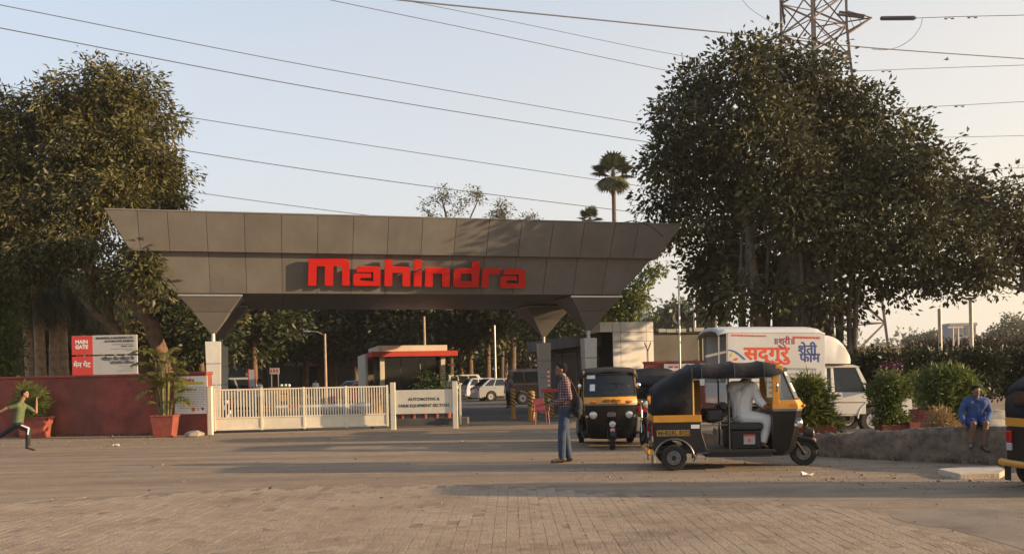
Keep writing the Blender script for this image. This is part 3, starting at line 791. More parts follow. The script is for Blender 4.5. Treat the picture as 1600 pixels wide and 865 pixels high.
# letters
def tr(pl, ox=0, oy=0, kx=1.0, x0=0):
    return [((x - x0) * kx + x0 + ox, y + oy) for x, y in pl]
let_a = [(385, 148), (392, 122), (402, 112), (533, 114), (546, 120), (551, 132), (551, 243), (377, 243), (366, 238), (362, 228), (362, 178), (367, 165), (379, 160), (486, 160), (486, 188), (411, 188), (411, 213), (501, 213), (501, 148)]
LET = [
    [[(54, 62), (300, 62), (322, 67), (335, 82), (338, 241), (286, 241), (286, 108), (226, 108), (222, 241), (165, 241), (167, 108), (111, 108), (107, 241), (50, 241)]],
    [let_a],
    [[(582, 66), (633, 66), (633, 115), (733, 117), (750, 122), (757, 134), (757, 247), (704, 247), (704, 153), (633, 153), (631, 245), (578, 245)]],
    [[(786, 66), (838, 66), (838, 111), (784, 141)], [(784, 159), (838, 129), (836, 248), (781, 248)]],
    [[(862, 120), (1010, 122), (1026, 127), (1032, 139), (1030, 250), (979, 250), (979, 158), (915, 158), (912, 249), (859, 249)]],
    [[(1184, 80), (1240, 80), (1230, 253), (1181, 253)], [(1181, 253), (1070, 253), (1058, 248), (1055, 236), (1059, 150), (1066, 133), (1080, 125), (1183.2, 125), (1182.8, 160), (1109, 160), (1106, 215), (1181.6, 215)]],
    [[(1257, 125), (1386, 128), (1374, 160), (1302, 162), (1298, 253), (1250, 253)]],
    [tr(let_a, 1018, 17, 0.92, 362)],
]
sl = Vector((0, vt1[0] - vb[0], z1 - zb0)).normalized(); ln = Vector((0, -sl.z, sl.y))
def on_fascia(zx, zy, off):
    """pixel of the enlarged lettering to the sloping front, raised by off"""
    px, py = 470 + zx / 4.444, 390 + zy / 4.444
    v = -1.4
    for _ in range(6):
        u, z = onv(px, py, v); v = vb[0] + (z - zb0) * (vt1[0] - vb[0]) / (z1 - zb0) - off / sl.z
    return Vector((u, v, z))
for polys in LET:
    m = MB()
    for pl in polys:
        back = [on_fascia(x, y, 0.15) for x, y in pl]; n = len(pl)
        front = [p + ln * 0.10 for p in back]
        m.add(back + front, [tuple(range(n)), tuple(range(n, 2 * n))] + [(i, (i + 1) % n, (i + 1) % n + n, i + n) for i in range(n)])
    o = m.build('letter', M_redlet, can)
    me = o.data
    bm = bmesh.new(); bm.from_mesh(me); bmesh.ops.triangulate(bm, faces=[f for f in bm.faces if len(f.verts) > 4]); bmesh.ops.recalc_face_normals(bm, faces=bm.faces); bm.to_mesh(me); bm.free()
b = MB()
for zx in (80, 300, 390, 530, 605, 730, 810, 885, 1005, 1085, 1215, 1275, 1400, 1530):
    p = on_fascia(zx, 230, 0.03); b.cyl(p, p + ln * 0.13, 0.02, n=6)
b.build('letter_stud', M_steel, can)
# thin cable drooping over the top edge
b = MB(); pts = [on for on in (P(968, 349, 30.8), P(985, 345, 30.6), P(1005, 348, 30.5), P(1022, 357, 30.4), P(1036, 370, 30.5))]
o = tag(b.tube(pts, 0.014, 5).build('loose_cable', M_plastic), 'thin black cable arching over the right top corner of the canopy', 'cable')
# ------------------------------------------------------------------ guard booth behind the gate (turned like the canopy)
M_redslab = mat('red_slab_paint', (0.50, 0.05, 0.035), 0.5, vary=0.06, scale=2)
M_boothglass = glass_mat('booth_glass', (0.012, 0.011, 0.010), 0.16, 0.08)
pO = P(597.5, 600, 40.0)
bo = thing('guard_booth', 'small cream guard booth with a flat red roof slab and glass front', 'booth', (pO.x, 40.0, 0), YAW)
b = MB()
for u in (0, 2.75):
    m = MB(); m.bb((u - 0.1, -0.1, 0), (u + 0.1, 0.1, 2.545)); m.build('column', M_cream, bo, bevel=0.01)
b = MB(); b.bb((-0.5, -0.5, 2.55), (3.35, 4.2, 2.79)); b.build('roof_slab', M_redslab, bo, bevel=0.012)
b = MB(); b.bb((-0.15, -0.1, 2.793), (2.95, 4.0, 3.06)); b.build('parapet', M_cream, bo, bevel=0.012)
b = MB(); b.bb((-0.62, 1.1, 0), (-0.505, 4.6, 2.72)); b.build('side_wall', M_cream, bo, bevel=0.01)
b = MB(); b.bb((-0.50, 4.3, 0), (3.0, 4.42, 2.54)); b.build('back_wall', M_grey, bo)
b = MB(); b.bb((0.0, 0.55, 0), (2.75, 0.6, 0.9)); b.build('counter_wall', M_cream, bo)
for u0, u1 in ((0.03, 0.9), (0.93, 1.8), (1.83, 2.72)):
    b = MB(); b.bb((u0, 0.56, 0.905), (u1, 0.575, 2.54)); b.build('pane', M_boothglass, bo)
for u in (2.1, 2.42):
    b = MB(); b.bb((u - 0.07, 1.9, 0), (u + 0.07, 2.04, 2.54)); b.build('inner_column', M_cream, bo)
b = MB(); b.bb((-0.3, 0.62, 0), (-0.05, 0.7, 2.54)); b.build('doorway_shade', M_dark, bo)  # solid dark slab painted in place of the shade inside the doorway
b = MB(); b.bb((0.6, 1.2, 0), (2.2, 1.8, 0.95)); b.build('desk', M_grey, bo)
b = MB(); b.bb((3.0, 0.0, 2.13), (3.28, 0.06, 2.2)); b.build('wall_lamp', M_orange, bo)

# plant pots on the dark kerb behind the name board
kr = MB(); p = G(622, 664); q = G(706, 664); kr.bb((p.x - 0.1, 29.6, 0.0), (q.x + 0.5, 30.6, 0.22)); tag(kr.build('kerb', M_grey, bevel=0.015), kind='structure')
M_leafpot = leaf_mat('pot_leaf', (0.02, 0.04, 0.012), (0.07, 0.11, 0.03), dry=(0.25, 0.03, 0.05))
pot_labs = ['leftmost small terracotta pot in the row behind the name board', 'second small terracotta pot from the left behind the name board', 'middle small terracotta pot under the tall green plant behind the name board', 'fourth small terracotta pot from the left behind the name board', 'rightmost small terracotta pot with reddish leaves behind the name board']
for i in range(5):
    px = 628 + i * 18
    c = P(px, 650, 30.0)
    t = thing('flower_pot', pot_labs[i], 'plant pot', (c.x, 30.0, 0.22), 0, 'pots behind the name board')
    b = MB(); b.tube([(0, 0, 0), (0, 0, 0.2), (0, 0, 0.2), (0, 0, 0.24)], [0.09, 0.13, 0.15, 0.15], 14); b.build('pot', M_terra, t, smooth=40)
    hgt = (0.5, 0.6, 1.35, 0.8, 1.15)[i]
    foliage('leaves', [((0, 0, 0.24 + hgt * 0.6), (0.28, 0.28, hgt * 0.5))], 24, 14, (0.16, 0.05), M_leafpot, t, 40 + i, 0.12)
    b = MB()
    for k in range(5): b.tube([(0, 0, 0.2), (rnd.uniform(-0.08, 0.08), rnd.uniform(-0.08, 0.08), 0.3 + hgt * 0.4), (rnd.uniform(-0.2, 0.2), rnd.uniform(-0.2, 0.2), 0.2 + hgt * 0.9)], 0.01, 4)
    b.build('stem', M_soil, t)

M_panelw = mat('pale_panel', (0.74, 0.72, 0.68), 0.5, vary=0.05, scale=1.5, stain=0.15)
# ------------------------------------------------------------------ gatehouse on the right of the drive
gO = P(958, 560, 35.0)
gh = thing('gatehouse', 'gatehouse with a pale panel clad front and a dark grey side wall', 'building', (gO.x, 35.0, 0), YAW)
b = MB(); b.bb((0.02, 0.035, 0), (1.71, 1.6, 3.58)); b.bb((-0.5, 0.035, 3.22), (0.02, 1.6, 3.58)); b.build('front_core', M_joint, gh)
for (u0, u1, zs) in ((-0.53, 0.0, [(3.2, 3.6)]), (0.0, 0.33, [(0, 1.4), (1.4, 2.84), (2.84, 3.2), (3.2, 3.6)]), (0.33, 1.42, [(0, 1.4), (1.4, 2.84), (2.84, 3.2), (3.2, 3.6)]), (1.42, 1.73, [(0, 1.4), (1.4, 2.84), (2.84, 3.2), (3.2, 3.6)])):
    for za, zb_ in zs:
        m = MB(); m.bb((u0 + 0.007, 0, za + 0.007), (u1 - 0.007, 0.03, zb_ - 0.007)); m.build('cladding_panel', M_panelw, gh, bevel=0.004)
b = MB(); b.bb((-0.53, 0.033, 3.205), (-0.503, 1.62, 3.595)); b.build('cladding_return', M_panelw, gh)
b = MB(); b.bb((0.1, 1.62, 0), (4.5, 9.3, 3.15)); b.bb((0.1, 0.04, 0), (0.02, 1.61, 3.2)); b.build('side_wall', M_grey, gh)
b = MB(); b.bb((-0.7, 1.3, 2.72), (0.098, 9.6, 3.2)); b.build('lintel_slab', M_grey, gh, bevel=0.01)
U2 = Vector((math.cos(YAW), math.sin(YAW))); V2 = Vector((-math.sin(YAW), math.cos(YAW)))
def side_v(px, u=0.1):
    d = P(px, 570, 1.0); r = d.x
    o = Vector((gO.x, 35.0)) + U2 * u
    return (r * o.y - o.x) / (V2.x - r * V2.y)
for (a_, c_, zt_, zl_) in ((870, 878, 2.5, 0.0), (883, 902, 2.5, 0.0), (934, 945, 2.2, 0.9)):
    v0, v1 = sorted((side_v(a_), side_v(c_)))
    o = None
    m = MB(); m.bb((0.06, v0, zl_), (0.097, v1, zt_)); o = m.build('door' if zl_ == 0 else 'window', M_dark, gh)
    m = MB(); m.bb((0.04, v0 - 0.07, zl_), (0.096, v0 - 0.003, zt_ + 0.06)); m.bb((0.04, v1 + 0.003, zl_), (0.096, v1 + 0.07, zt_ + 0.06)); m.bb((0.04, v0, zt_ + 0.003), (0.096, v1, zt_ + 0.06)); m.build('frame', M_clad, o)
# low shed to its right
sh0, sh1 = P(1028, 560, 38.6), P(1124, 560, 38.6)
shed = thing('low_shed', 'low shed of grey green corrugated sheet with a flat roof beside the gatehouse', 'shed', (sh0.x, 38.6, 0))
M_corr = mat('corrugated_sheet', (0.17, 0.18, 0.155), 0.6, vary=0.15, scale=2, stain=0.3)
ws = sh1.x - sh0.x
nw = int(ws / 0.09); pts = [(ws * i / nw, 0.02 * math.cos(PI * i)) for i in range(nw + 1)]
b = MB(); b.prism(pts + [(ws, 3.0), (0, 3.0)], 0.0, 3.22, 'z'); b.build('sheet_wall', M_corr, shed)
b = MB(); b.bb((-0.05, -0.35, 3.225), (ws + 0.3, 3.2, 3.36)); b.build('roof', M_grey, shed, bevel=0.01)
b = MB(); x = 0.0
while x < ws:
    l = r2.uniform(0.1, 0.5); b.bb((x, -0.37, 3.30 + r2.uniform(-0.03, 0.02)), (x + l, -0.352, 3.42 + r2.uniform(0, 0.05))); x += l + r2.uniform(0.02, 0.4)
tag(b.build('flaking_edge', M_panelw, shed), kind='stuff')
# satellite dish on the shed
d = P(1061, 496, 39.5)
ds = thing('satellite_dish', 'dark round satellite dish on the shed roof against the far trees', 'dish', (d.x, 39.5, 3.36))
b = MB(); rad = 0.33; hz = d.z - 3.36
secs = []
for k in range(6):
    t = k / 5; rr_ = max(0.01, rad * t); secs.append([(rr_ * math.cos(a * PI / 10), 0.10 - 0.10 * t * t, hz + rr_ * math.sin(a * PI / 10)) for a in range(20)])
b.loft(secs, True, False); o = b.build('dish', M_grey, ds, smooth=60); sm = o.modifiers.new('thick', 'SOLIDIFY'); sm.thickness = 0.012
b = MB(); b.cyl((0, 0.16, 0), (0, 0.16, hz), 0.03); b.cyl((0, 0.1, hz), (0, -0.25, hz - 0.05), 0.01, n=6); b.build('mast', M_grey, ds)
# red wall behind the parked auto rickshaws
q0, q1 = P(1007, 560, 30.6), P(1132, 560, 30.6)
w2 = thing('boundary_wall', 'short red boundary wall behind the parked auto rickshaws', 'wall', (q0.x, 30.6, 0))
wl = q1.x - q0.x
b = MB(); b.bb((0, 0, 0), (wl, 0.25, 1.88)); b.build('wall_body', M_red, w2, bevel=0.01)
b = MB(); b.bb((-0.03, -0.03, 1.88), (wl + 0.03, 0.28, 1.96)); b.build('coping', M_redcap, w2, bevel=0.01)
nO = P(1038, 590, 30.5)
nb2 = thing('notice_board', 'white board with pink lettering on the short red wall behind the auto rickshaws', 'notice', (nO.x, 30.5, 1.1))
wn_ = P(1102, 590, 30.5).x - nO.x
b = MB(); b.bb((0, 0, 0), (wn_, 0.04, 0.76)); b.build('board', M_white, nb2, bevel=0.005)
b = MB()
for k, z in enumerate((0.62, 0.5, 0.4)):
    x = 0.15
    while x < wn_ * 0.62: l = rr.uniform(0.08, 0.2); b.bb((x, -0.004, z), (x + l, -0.001, z + (0.06 if k == 0 else 0.035))); x += l + 0.05
b.build('print_lines', M_redink, nb2)
# Y shaped fence post, slender pole
f0 = P(1012.5, 565, 30.7)
yp = thing('fence_post', 'Y shaped steel fence post standing on the short red wall', 'post', (f0.x, 30.7, 1.96))
b = MB(); b.cyl((0, 0, 0), (0, 0, 0.36), 0.02, n=6); b.build('shaft', M_grey, yp)
for sgn in (-1, 1):
    b = MB(); b.cyl((0, 0, 0.36), (0.11 * sgn, 0, 0.66), 0.02, n=6); b.build('arm', M_grey, yp)
s0, s1_ = P(1062.5, 600, 29.5), P(1060.5, 432, 29.5)
sp_ = thing('slender_pole', 'slender bare pole rising above the shed beside the truck', 'pole', (s0.x, 29.5, 0))
b = MB(); b.tube([(0, 0, 0), (s1_.x - s0.x, 0, s1_.z)], [0.04, 0.028], 10); b.build('shaft', M_steel, sp_, smooth=50)
b = MB(); b.sphere((s1_.x - s0.x, 0, s1_.z), 0.04, 8, 6); b.build('finial', M_steel, sp_)

# ------------------------------------------------------------------ striped bollards and boom barriers
def stripe_mat():
    m = bpy.data.materials.new('yellow_black_stripes'); m.use_nodes = True
    nt = m.node_tree; b = nt.nodes['Principled BSDF']
    tc = nd(nt, 'ShaderNodeTexCoord'); w = nd(nt, 'ShaderNodeTexWave'); w.wave_type = 'BANDS'; w.bands_direction = 'DIAGONAL'
    w.inputs['Scale'].default_value = 2.6; w.inputs['Distortion'].default_value = 0.1
    mp = nd(nt, 'ShaderNodeMapping'); mp.inputs['Scale'].default_value = (1.0, 0.0, 1.9)
    nt.links.new(tc.outputs['Object'], mp.inputs[0]); nt.links.new(mp.outputs[0], w.inputs['Vector'])
    r = nd(nt, 'ShaderNodeValToRGB'); r.color_ramp.interpolation = 'CONSTANT'
    r.color_ramp.elements[0].color = (0.02, 0.02, 0.02, 1); r.color_ramp.elements[1].color = (0.36, 0.18, 0.02, 1); r.color_ramp.elements[1].position = 0.45
    nt.links.new(w.outputs['Fac'], r.inputs[0]); nt.links.new(r.outputs[0], b.inputs['Base Color']); b.inputs['Roughness'].default_value = 0.6
    return m
M_stripe = stripe_mat()
M_boll = mat('bollard_yellow', (0.34, 0.175, 0.025), 0.6, vary=0.1, scale=4, stain=0.2)
for (px, by, wpx, zt_, lab) in ((802, 654, 8, 1.05, 'slim yellow and black striped bollard left of the other one by the drive'), (831, 657, 12, 0.98, 'stout yellow and black striped bollard beside the red plastic chair')):
    p = G(px, by); s = F / p.y; r_ = wpx / s / 2
    t = thing('bollard', lab, 'bollard', p, 0, 'striped bollards')
    b = MB(); b.cyl((0, 0, 0.45), (0, 0, zt_), r_, n=18); b.build('striped_sleeve', M_stripe, t, smooth=40)
    b = MB(); b.tube([(0, 0, 0), (0, 0, 0.06), (0, 0, 0.061), (0, 0, 0.449)], [r_ * 1.35, r_ * 1.35, r_ * 0.97, r_ * 0.97], 18); b.build('base', M_boll, t, smooth=40)
    b = MB(); b.sphere((0, 0, zt_), (r_, r_, r_ * 0.5), 14, 6); b.build('cap', M_boll, t, smooth=60)
def boom(px, py, Y, lab, raised, length, hz, left=True):
    c = P(px, py, Y)
    t = thing('boom_barrier', lab, 'barrier', (c.x, Y, 0))
    b = MB(); b.bb((-0.17, -0.15, 0.0), (0.17, 0.15, hz)); b.build('housing', M_boll if not raised else M_stripe, t, bevel=0.02)
    b = MB(); b.bb((-0.28, -0.2, hz + 0.002), (0.40, 0.2, hz + 0.13)); b.build('lid', M_redslab, t, bevel=0.015)
    zp = hz - 0.28
    n = 9
    for k in range(n):
        x0, x1 = 0.18 + length * k / n, 0.18 + length * (k + 1) / n
        b = MB()
        if raised: b.bb((-0.035, -0.22, hz + 0.15 + length * k / n), (0.035, -0.17, hz + 0.15 + length * (k + 1) / n))
        else: b.bb((-x1, -0.22, zp - 0.02), (-x0, -0.17, zp + 0.07))
        b.build('arm_section', M_whiteink if k % 2 else (M_whiteink if not raised and k < 6 else M_redink), t)
    b = MB(); b.cyl((0, -0.155, zp), (0, -0.24, zp), 0.06); b.build('pivot', M_steel, t)
boom(588, 640, 31.5, 'yellow boom barrier housing with a red lid behind the sliding gate', False, 3.7, 0.93)
boom(858, 640, 34.2, 'boom barrier with its short arm raised beside the rear right pillar', True, 0.75, 0.92)

# ------------------------------------------------------------------ yard: signs, lamps, poles
def yard_sign(px, pt, pb_, wpx, Y, lab, red):
    a = P(px, pb_, Y); s = F / Y
    t = thing('yard_sign', lab, 'sign', (a.x, Y, 0))
    zt_ = P(px, pt, Y).z; w = wpx / s / 2
    b = MB(); b.bb((-w, -0.02, a.z), (w, 0.02, zt_)); b.build('panel', M_signw, t)
    b = MB()
    if red == 'frame':
        b.bb((-w - 0.05, -0.022, a.z - 0.04), (-w - 0.002, 0.022, zt_ + 0.04)); b.bb((w + 0.002, -0.022, a.z - 0.04), (w + 0.05, 0.022, zt_ + 0.04)); b.build('frame', M_redsign, t)
    else:
        for k in range(3): b.bb((-w * 0.8 + k * w * 0.6, -0.026, a.z + 0.1), (-w * 0.8 + k * w * 0.6 + w * 0.32, -0.022, zt_ - 0.08))
        b.build('red_marks', M_redsign, t)
    for sx_ in (-0.7, 0.7):
        b = MB(); b.cyl((w * sx_, 0.05, 0), (w * sx_, 0.05, zt_), 0.03, n=8); b.build('leg', M_steel, t)
yard_sign(394, 577, 604, 9, 45, 'upright white sign with red edges by the silver van in the yard', 'frame')
yard_sign(429, 574.5, 584, 15, 58, 'small white sign with red marks near the dark building entrance', 'marks')
c = P(437, 600, 47)
t = thing('road_barricade', 'yellow road barricade with white lamps in the yard behind the gate', 'barricade', (c.x, 47, 0))
for z in (0.55, 0.95):
    b = MB(); b.bb((-0.55, -0.02, z), (0.55, 0.02, z + 0.33)); b.build('board', M_boll, t, bevel=0.01)
for x in (-0.45, 0.45):
    b = MB(); b.bb((x - 0.03, 0.025, 0), (x + 0.03, 0.08, 1.3)); b.build('leg', M_boll, t)
for x in (0.1, 0.32, 0.5):
    b = MB(); b.sphere((x, 0, 1.36), 0.075, 10, 8); b.build('lamp', M_white, t)
def lamp(px, pt, Y, lab, arm=0.0, r=0.07, m=M_steel, name='street_lamp'):
    a = P(px, pt, Y)
    t = thing(name, lab, 'street lamp' if arm else 'pole', (a.x, Y, 0))
    b = MB(); b.tube([(0, 0, 0), (0, 0, a.z)], [r, r * 0.7], 10); b.build('shaft', m, t, smooth=50)
    if arm:
        b = MB(); b.tube([(0, 0, a.z - 0.1), (-arm * 0.5, 0, a.z + 0.12), (-arm, 0, a.z + 0.16)], 0.03, 6); b.build('arm', m, t)
        b = MB(); b.sphere((-arm - 0.15, 0, a.z + 0.14), (0.24, 0.1, 0.06), 10, 6); b.build('lamp_head', M_alu, t)
M_pole = mat('pale_pole', (0.36, 0.27, 0.18), 0.7, vary=0.15, scale=4)
lamp(507.5, 521, 52, 'tall street lamp with an arm reaching left inside the yard', 0.9, 0.09, M_pole)
lamp(662.5, 494, 55, 'brown wooden pole standing behind the guard booth roof', 0, 0.1, M_pole, 'utility_pole')
lamp(772.5, 508, 60, 'grey pole in the car park between silver car and dark utility vehicle', 0, 0.09, M_steel, 'utility_pole')
lamp(564.5, 547, 70, 'short thin lamp pole far behind the blue parked car', 0.8, 0.05, M_steel)

# office building far inside, seen between the trees
Yo = 100
o0 = P(300, 560, Yo); o1 = P(585, 560, Yo)
ob = thing('office_building', 'dim office building with blue glazing behind the yard trees', 'building', (o0.x, Yo, 0))
wd = o1.x - o0.x
M_conc2 = mat('office_wall', (0.12, 0.115, 0.105), 0.8, vary=0.15, scale=0.4)
M_blueglass = mat('blue_glazing', (0.03, 0.05, 0.085), 0.15, vary=0.2, scale=0.5, spec=0.8)
b = MB(); b.bb((0, 0.3, 0), (wd, 12, 11)); b.build('wall', M_conc2, ob)
nc = 12
for i in range(nc):
    for j in range(3):
        x = wd * (i + 0.5) / nc; z = 3.9 + j * 2.3
        b = MB(); b.bb((x - wd / nc * 0.42, 0.22, z), (x + wd / nc * 0.42, 0.295, z + 1.7)); fr = b.build('window', M_blueglass, ob)
        b = MB(); b.bb((x - 0.04, 0.17, z), (x + 0.04, 0.215, z + 1.7)); b.build('mullion', M_conc2, fr)
e0, e1 = P(444, 566, 94), P(477, 566, 94)
b = MB(); b.bb((e0.x - o0.x, -6, 3.25), (e1.x - o0.x, 0.29, 3.6)); b.build('porch_slab', M_conc, ob)
b = MB(); b.bb((e0.x - o0.x + 0.2, 0.2, 0), (e1.x - o0.x - 0.2, 0.29, 3.24)); b.build('entrance', M_dark, ob)

# far buildings
def block(px0, px1, pt, Y, lab, m, rows, cols, mw):
    a, c = P(px0, 560, Y), P(px1, 560, Y); z = P((px0 + px1) / 2, pt, Y).z; w = c.x - a.x
    t = thing('apartment_building', lab, 'building', (a.x, Y, 0))
    b = MB(); b.bb((0, 0, 0), (w, w * 0.8, z)); b.build('wall', m, t)
    b = MB(); b.bb((-0.15, -0.15, z + 0.002), (w + 0.15, w * 0.8, z + 0.5)); b.build('parapet', m, t)
    for j in range(rows):
        for i in range(cols):
            x = w * (i + 0.5) / cols; zz = z * (j + 0.45) / rows
            bb_ = MB(); bb_.bb((x - w / cols * 0.28, -0.05, zz), (x + w / cols * 0.28, -0.003, zz + z / rows * 0.5)); bb_.build('window', mw, t)
            bb_ = MB(); bb_.bb((w + 0.003, w * 0.8 * (i + 0.2) / cols, zz), (w + 0.05, w * 0.8 * (i + 0.8) / cols, zz + z / rows * 0.5)); bb_.build('window', mw, t)
M_far = mat('far_wall_pale', (0.42, 0.40, 0.38), 0.9, vary=0.08, scale=0.1)
M_farg = mat('far_wall_grey', (0.26, 0.27, 0.29), 0.9, vary=0.08, scale=0.1)
M_farw = mat('far_window', (0.12, 0.13, 0.15), 0.4, vary=0.1)
block(996, 1012, 466, 330, 'grey distant tower block above the gatehouse roof', M_farg, 8, 3, M_farw)
block(1009, 1019, 475, 300, 'cream distant apartment tower with lit balconies above the gatehouse', M_far, 8, 2, M_farw)
block(1486, 1526, 509, 150, 'grey low block far behind the two white poles', M_farg, 3, 4, M_farw)

# two white poles and the frames beyond
M_pw = mat('white_pole_paint', (0.62, 0.58, 0.5), 0.6, vary=0.08, scale=3)
for (px, pt, Y, lab) in ((1468, 482, 36, 'left of the two tall white poles under the banyan branches'), (1516.5, 466, 36, 'right and taller of the two white poles under the banyan branches')):
    a = P(px, pt, Y); t = thing('white_pole', lab, 'pole', (a.x, Y, 0), 0, 'tall white poles')
    b = MB(); b.cyl((0, 0, 0), (0, 0, a.z), 0.075, n=12); b.build('shaft', M_pw, t, smooth=50)
    b = MB(); b.cyl((0, 0, 0), (0, 0, 0.3), 0.12, n=12); b.build('footing', M_conc, t)
def frame(pxa, pxb, pt, Y, lab, th=0.07):
    a, c = P(pxa, pt, Y), P(pxb, pt, Y)
    t = thing('pipe_frame', lab, 'frame', (a.x, Y, 0))
    for x in (0, c.x - a.x):
        b = MB(); b.cyl((x, 0, 0), (x, 0, a.z - th - 0.002), th, n=8); b.build('upright', M_pw, t)
    b = MB(); b.bb((-0.25, -th, a.z - th), (c.x - a.x + 0.25, th, a.z + th)); b.build('crossbar', M_pw, t)
frame(1085, 1119, 483, 50, 'pale pipe frame standing beyond the low shed')
frame(1489, 1497, 511, 42, 'thin pipe frame between the two white poles', 0.035)

# ------------------------------------------------------------------ rough plastered parapet on the right
base_px = [(1120, 697, 0.36), (1200, 704, 0.37), (1290, 713, 0.39), (1345, 716, 0.43), (1400, 719, 0.48), (1450, 721, 0.52), (1500, 723, 0.56), (1560, 726, 0.57), (1640, 731, 0.62), (1760, 738, 0.62)]
fine = []
for i in range(len(base_px) - 1):
    for k in range(12):
        t = k / 12; a, c = base_px[i], base_px[i + 1]
        fine.append((G(a[0] + (c[0] - a[0]) * t, a[1] + (c[1] - a[1]) * t), a[2] + (c[2] - a[2]) * t))
secs = []
r3 = random.Random(17); wob = 0
for i, (p, hh) in enumerate(fine):
    wob = wob * 0.6 + r3.gauss(0, 0.009)
    hh += wob
    prof = [(-0.02, -0.05), (-0.01, hh * 0.3), (0.0, hh * 0.65), (0.015, hh * 0.88), (0.07, hh), (0.20, hh + 0.015), (0.32, hh), (0.37, hh * 0.85), (0.38, 0)]
    secs.append([(p.x + r3.gauss(0, 0.006), p.y + d_ + r3.gauss(0, 0.013), max(z + (r3.gauss(0, 0.010) if z > 0 else 0), -0.05)) for d_, z in prof])
b = MB(); b.loft(secs, False, False)
M_par = mat('rough_plaster', (0.20, 0.152, 0.11), 0.95, vary=0.32, scale=5.5, bump=1.0, bscale=24, stain=0.35, obj=False)
tag(b.build('parapet_wall', M_par, smooth=60), 'low rough plastered parapet wall curving along the right side', 'wall')
M_bed2 = mat('bed_soil', (0.20, 0.15, 0.10), 0.95, vary=0.3, scale=4, bump=0.6, obj=False)
bed = [(p.x, p.y + 0.34) for p, _ in fine[::6]]
b = MB(); b.prism(bed + [(bed[-1][0], 19.3), (bed[0][0] - 0.2, 20.0)], -0.02, 0.24, 'z'); tag(b.build('raised_bed', M_bed2, bevel=0.03), kind='structure')
# concrete slab on the ground
pl = [G(1466, 740), G(1500, 748.5), G(1562, 747), G(1572, 741), G(1560, 735.5), G(1500, 736.5)]
b = MB(); b.prism([(p.x, p.y) for p in pl], -0.02, 0.075, 'z'); tag(b.build('concrete_slab', M_slab, bevel=0.012), 'broken concrete slab lying in front of the parapet wall', 'slab')
# rocks on the far side near the seated boy
for i, (px, py, s, lab) in enumerate(((1548, 640, 0.34, 'pale rock on the bed just right of the seated boy'), (1556, 622, 0.5, 'flat brown rock pile behind the seated boy and the right auto rickshaw'))):
    c = P(px, py, 17.2 + i); b = MB(); b.sphere((0, 0, 0), (s * 1.3, s * 0.7, s * 0.5), 9, 6)
    b.v = [(x * r2.uniform(0.8, 1.15), y * r2.uniform(0.8, 1.1), z * r2.uniform(0.75, 1.2)) for x, y, z in b.v]
    b.bb((-s * 0.6, -s * 0.3, -c.z), (s * 0.6, s * 0.3, -0.02)) if False else None
    o = tag(b.build('rock', M_conc, bevel=0.02), lab, 'rock'); o.location = (c.x, 17.2 + i, 0.24 + s * 0.3)
# ------------------------------------------------------------------ vehicles
M_canvas = mat('navy_canvas', (0.010, 0.012, 0.017), 0.7, vary=0.3, scale=4, bump=0.6, bscale=11, dust=0.08, spec=0.25)
M_seam = mat('hood_piping', (0.045, 0.05, 0.06), 0.7, vary=0.1)
M_seat = mat('black_vinyl', (0.018, 0.018, 0.019), 0.5, vary=0.15, scale=8)
M_boxgrey = mat('grey_white_plastic', (0.36, 0.35, 0.34), 0.6, vary=0.08)
M_rim = mat('wheel_rim', (0.16, 0.155, 0.15), 0.5, 0.5, vary=0.15, dust=0.2)
M_trim = mat('grey_trim', (0.17, 0.17, 0.17), 0.4, 0.6, vary=0.1)
M_plate = mat('yellow_plate', (0.50, 0.26, 0.02), 0.6, vary=0.1, scale=20)
M_qglass = glass_mat('quarter_glass', (0.34, 0.37, 0.38), 0.45, 0.12)  # sky reflection painted in as a pale grey base colour
M_tan = mat('tan_liner', (0.42, 0.24, 0.05), 0.7, vary=0.12, scale=6)

def wheel(parent, c, r, w, rim_m, axis_y=True, hub=0.55):
    b = MB()
    secs = [(-w / 2, r * 0.62), (-w / 2, r * 0.93), (-w * 0.36, r), (w * 0.36, r), (w / 2, r * 0.93), (w / 2, r * 0.62)]
    n = 28
    b.loft([[(rr_ * math.cos(2 * PI * k / n), t, rr_ * math.sin(2 * PI * k / n)) for k in range(n)] for t, rr_ in secs], True, False)
    o = b.build('wheel', M_rubber, parent, smooth=40); o.location = c
    b = MB(); b.tube([(0, -w * 0.40, 0), (0, -w * 0.28, 0), (0, w * 0.28, 0), (0, w * 0.40, 0)], [r * hub, r * 0.63, r * 0.63, r * hub], 24); b.build('rim', rim_m, o, smooth=30)
    b = MB()
    b.tube([(0, -w * 0.5, 0), (0, -w * 0.41, 0), (0, w * 0.41, 0), (0, w * 0.5, 0)], [r * 0.14, r * 0.2, r * 0.2, r * 0.14], 12)
    b.build('hub', M_plastic, o)
    b = MB()
    for sg in (-1, 1):
        for k in range(5):
            a = 2 * PI * k / 5; b.cyl((r * 0.38 * math.cos(a), sg * w * 0.401, r * 0.38 * math.sin(a)), (r * 0.38 * math.cos(a), sg * w * 0.43, r * 0.38 * math.sin(a)), r * 0.05, n=6)
    tag(b.build('wheel_nuts', M_plastic, o), kind='stuff')
    return o

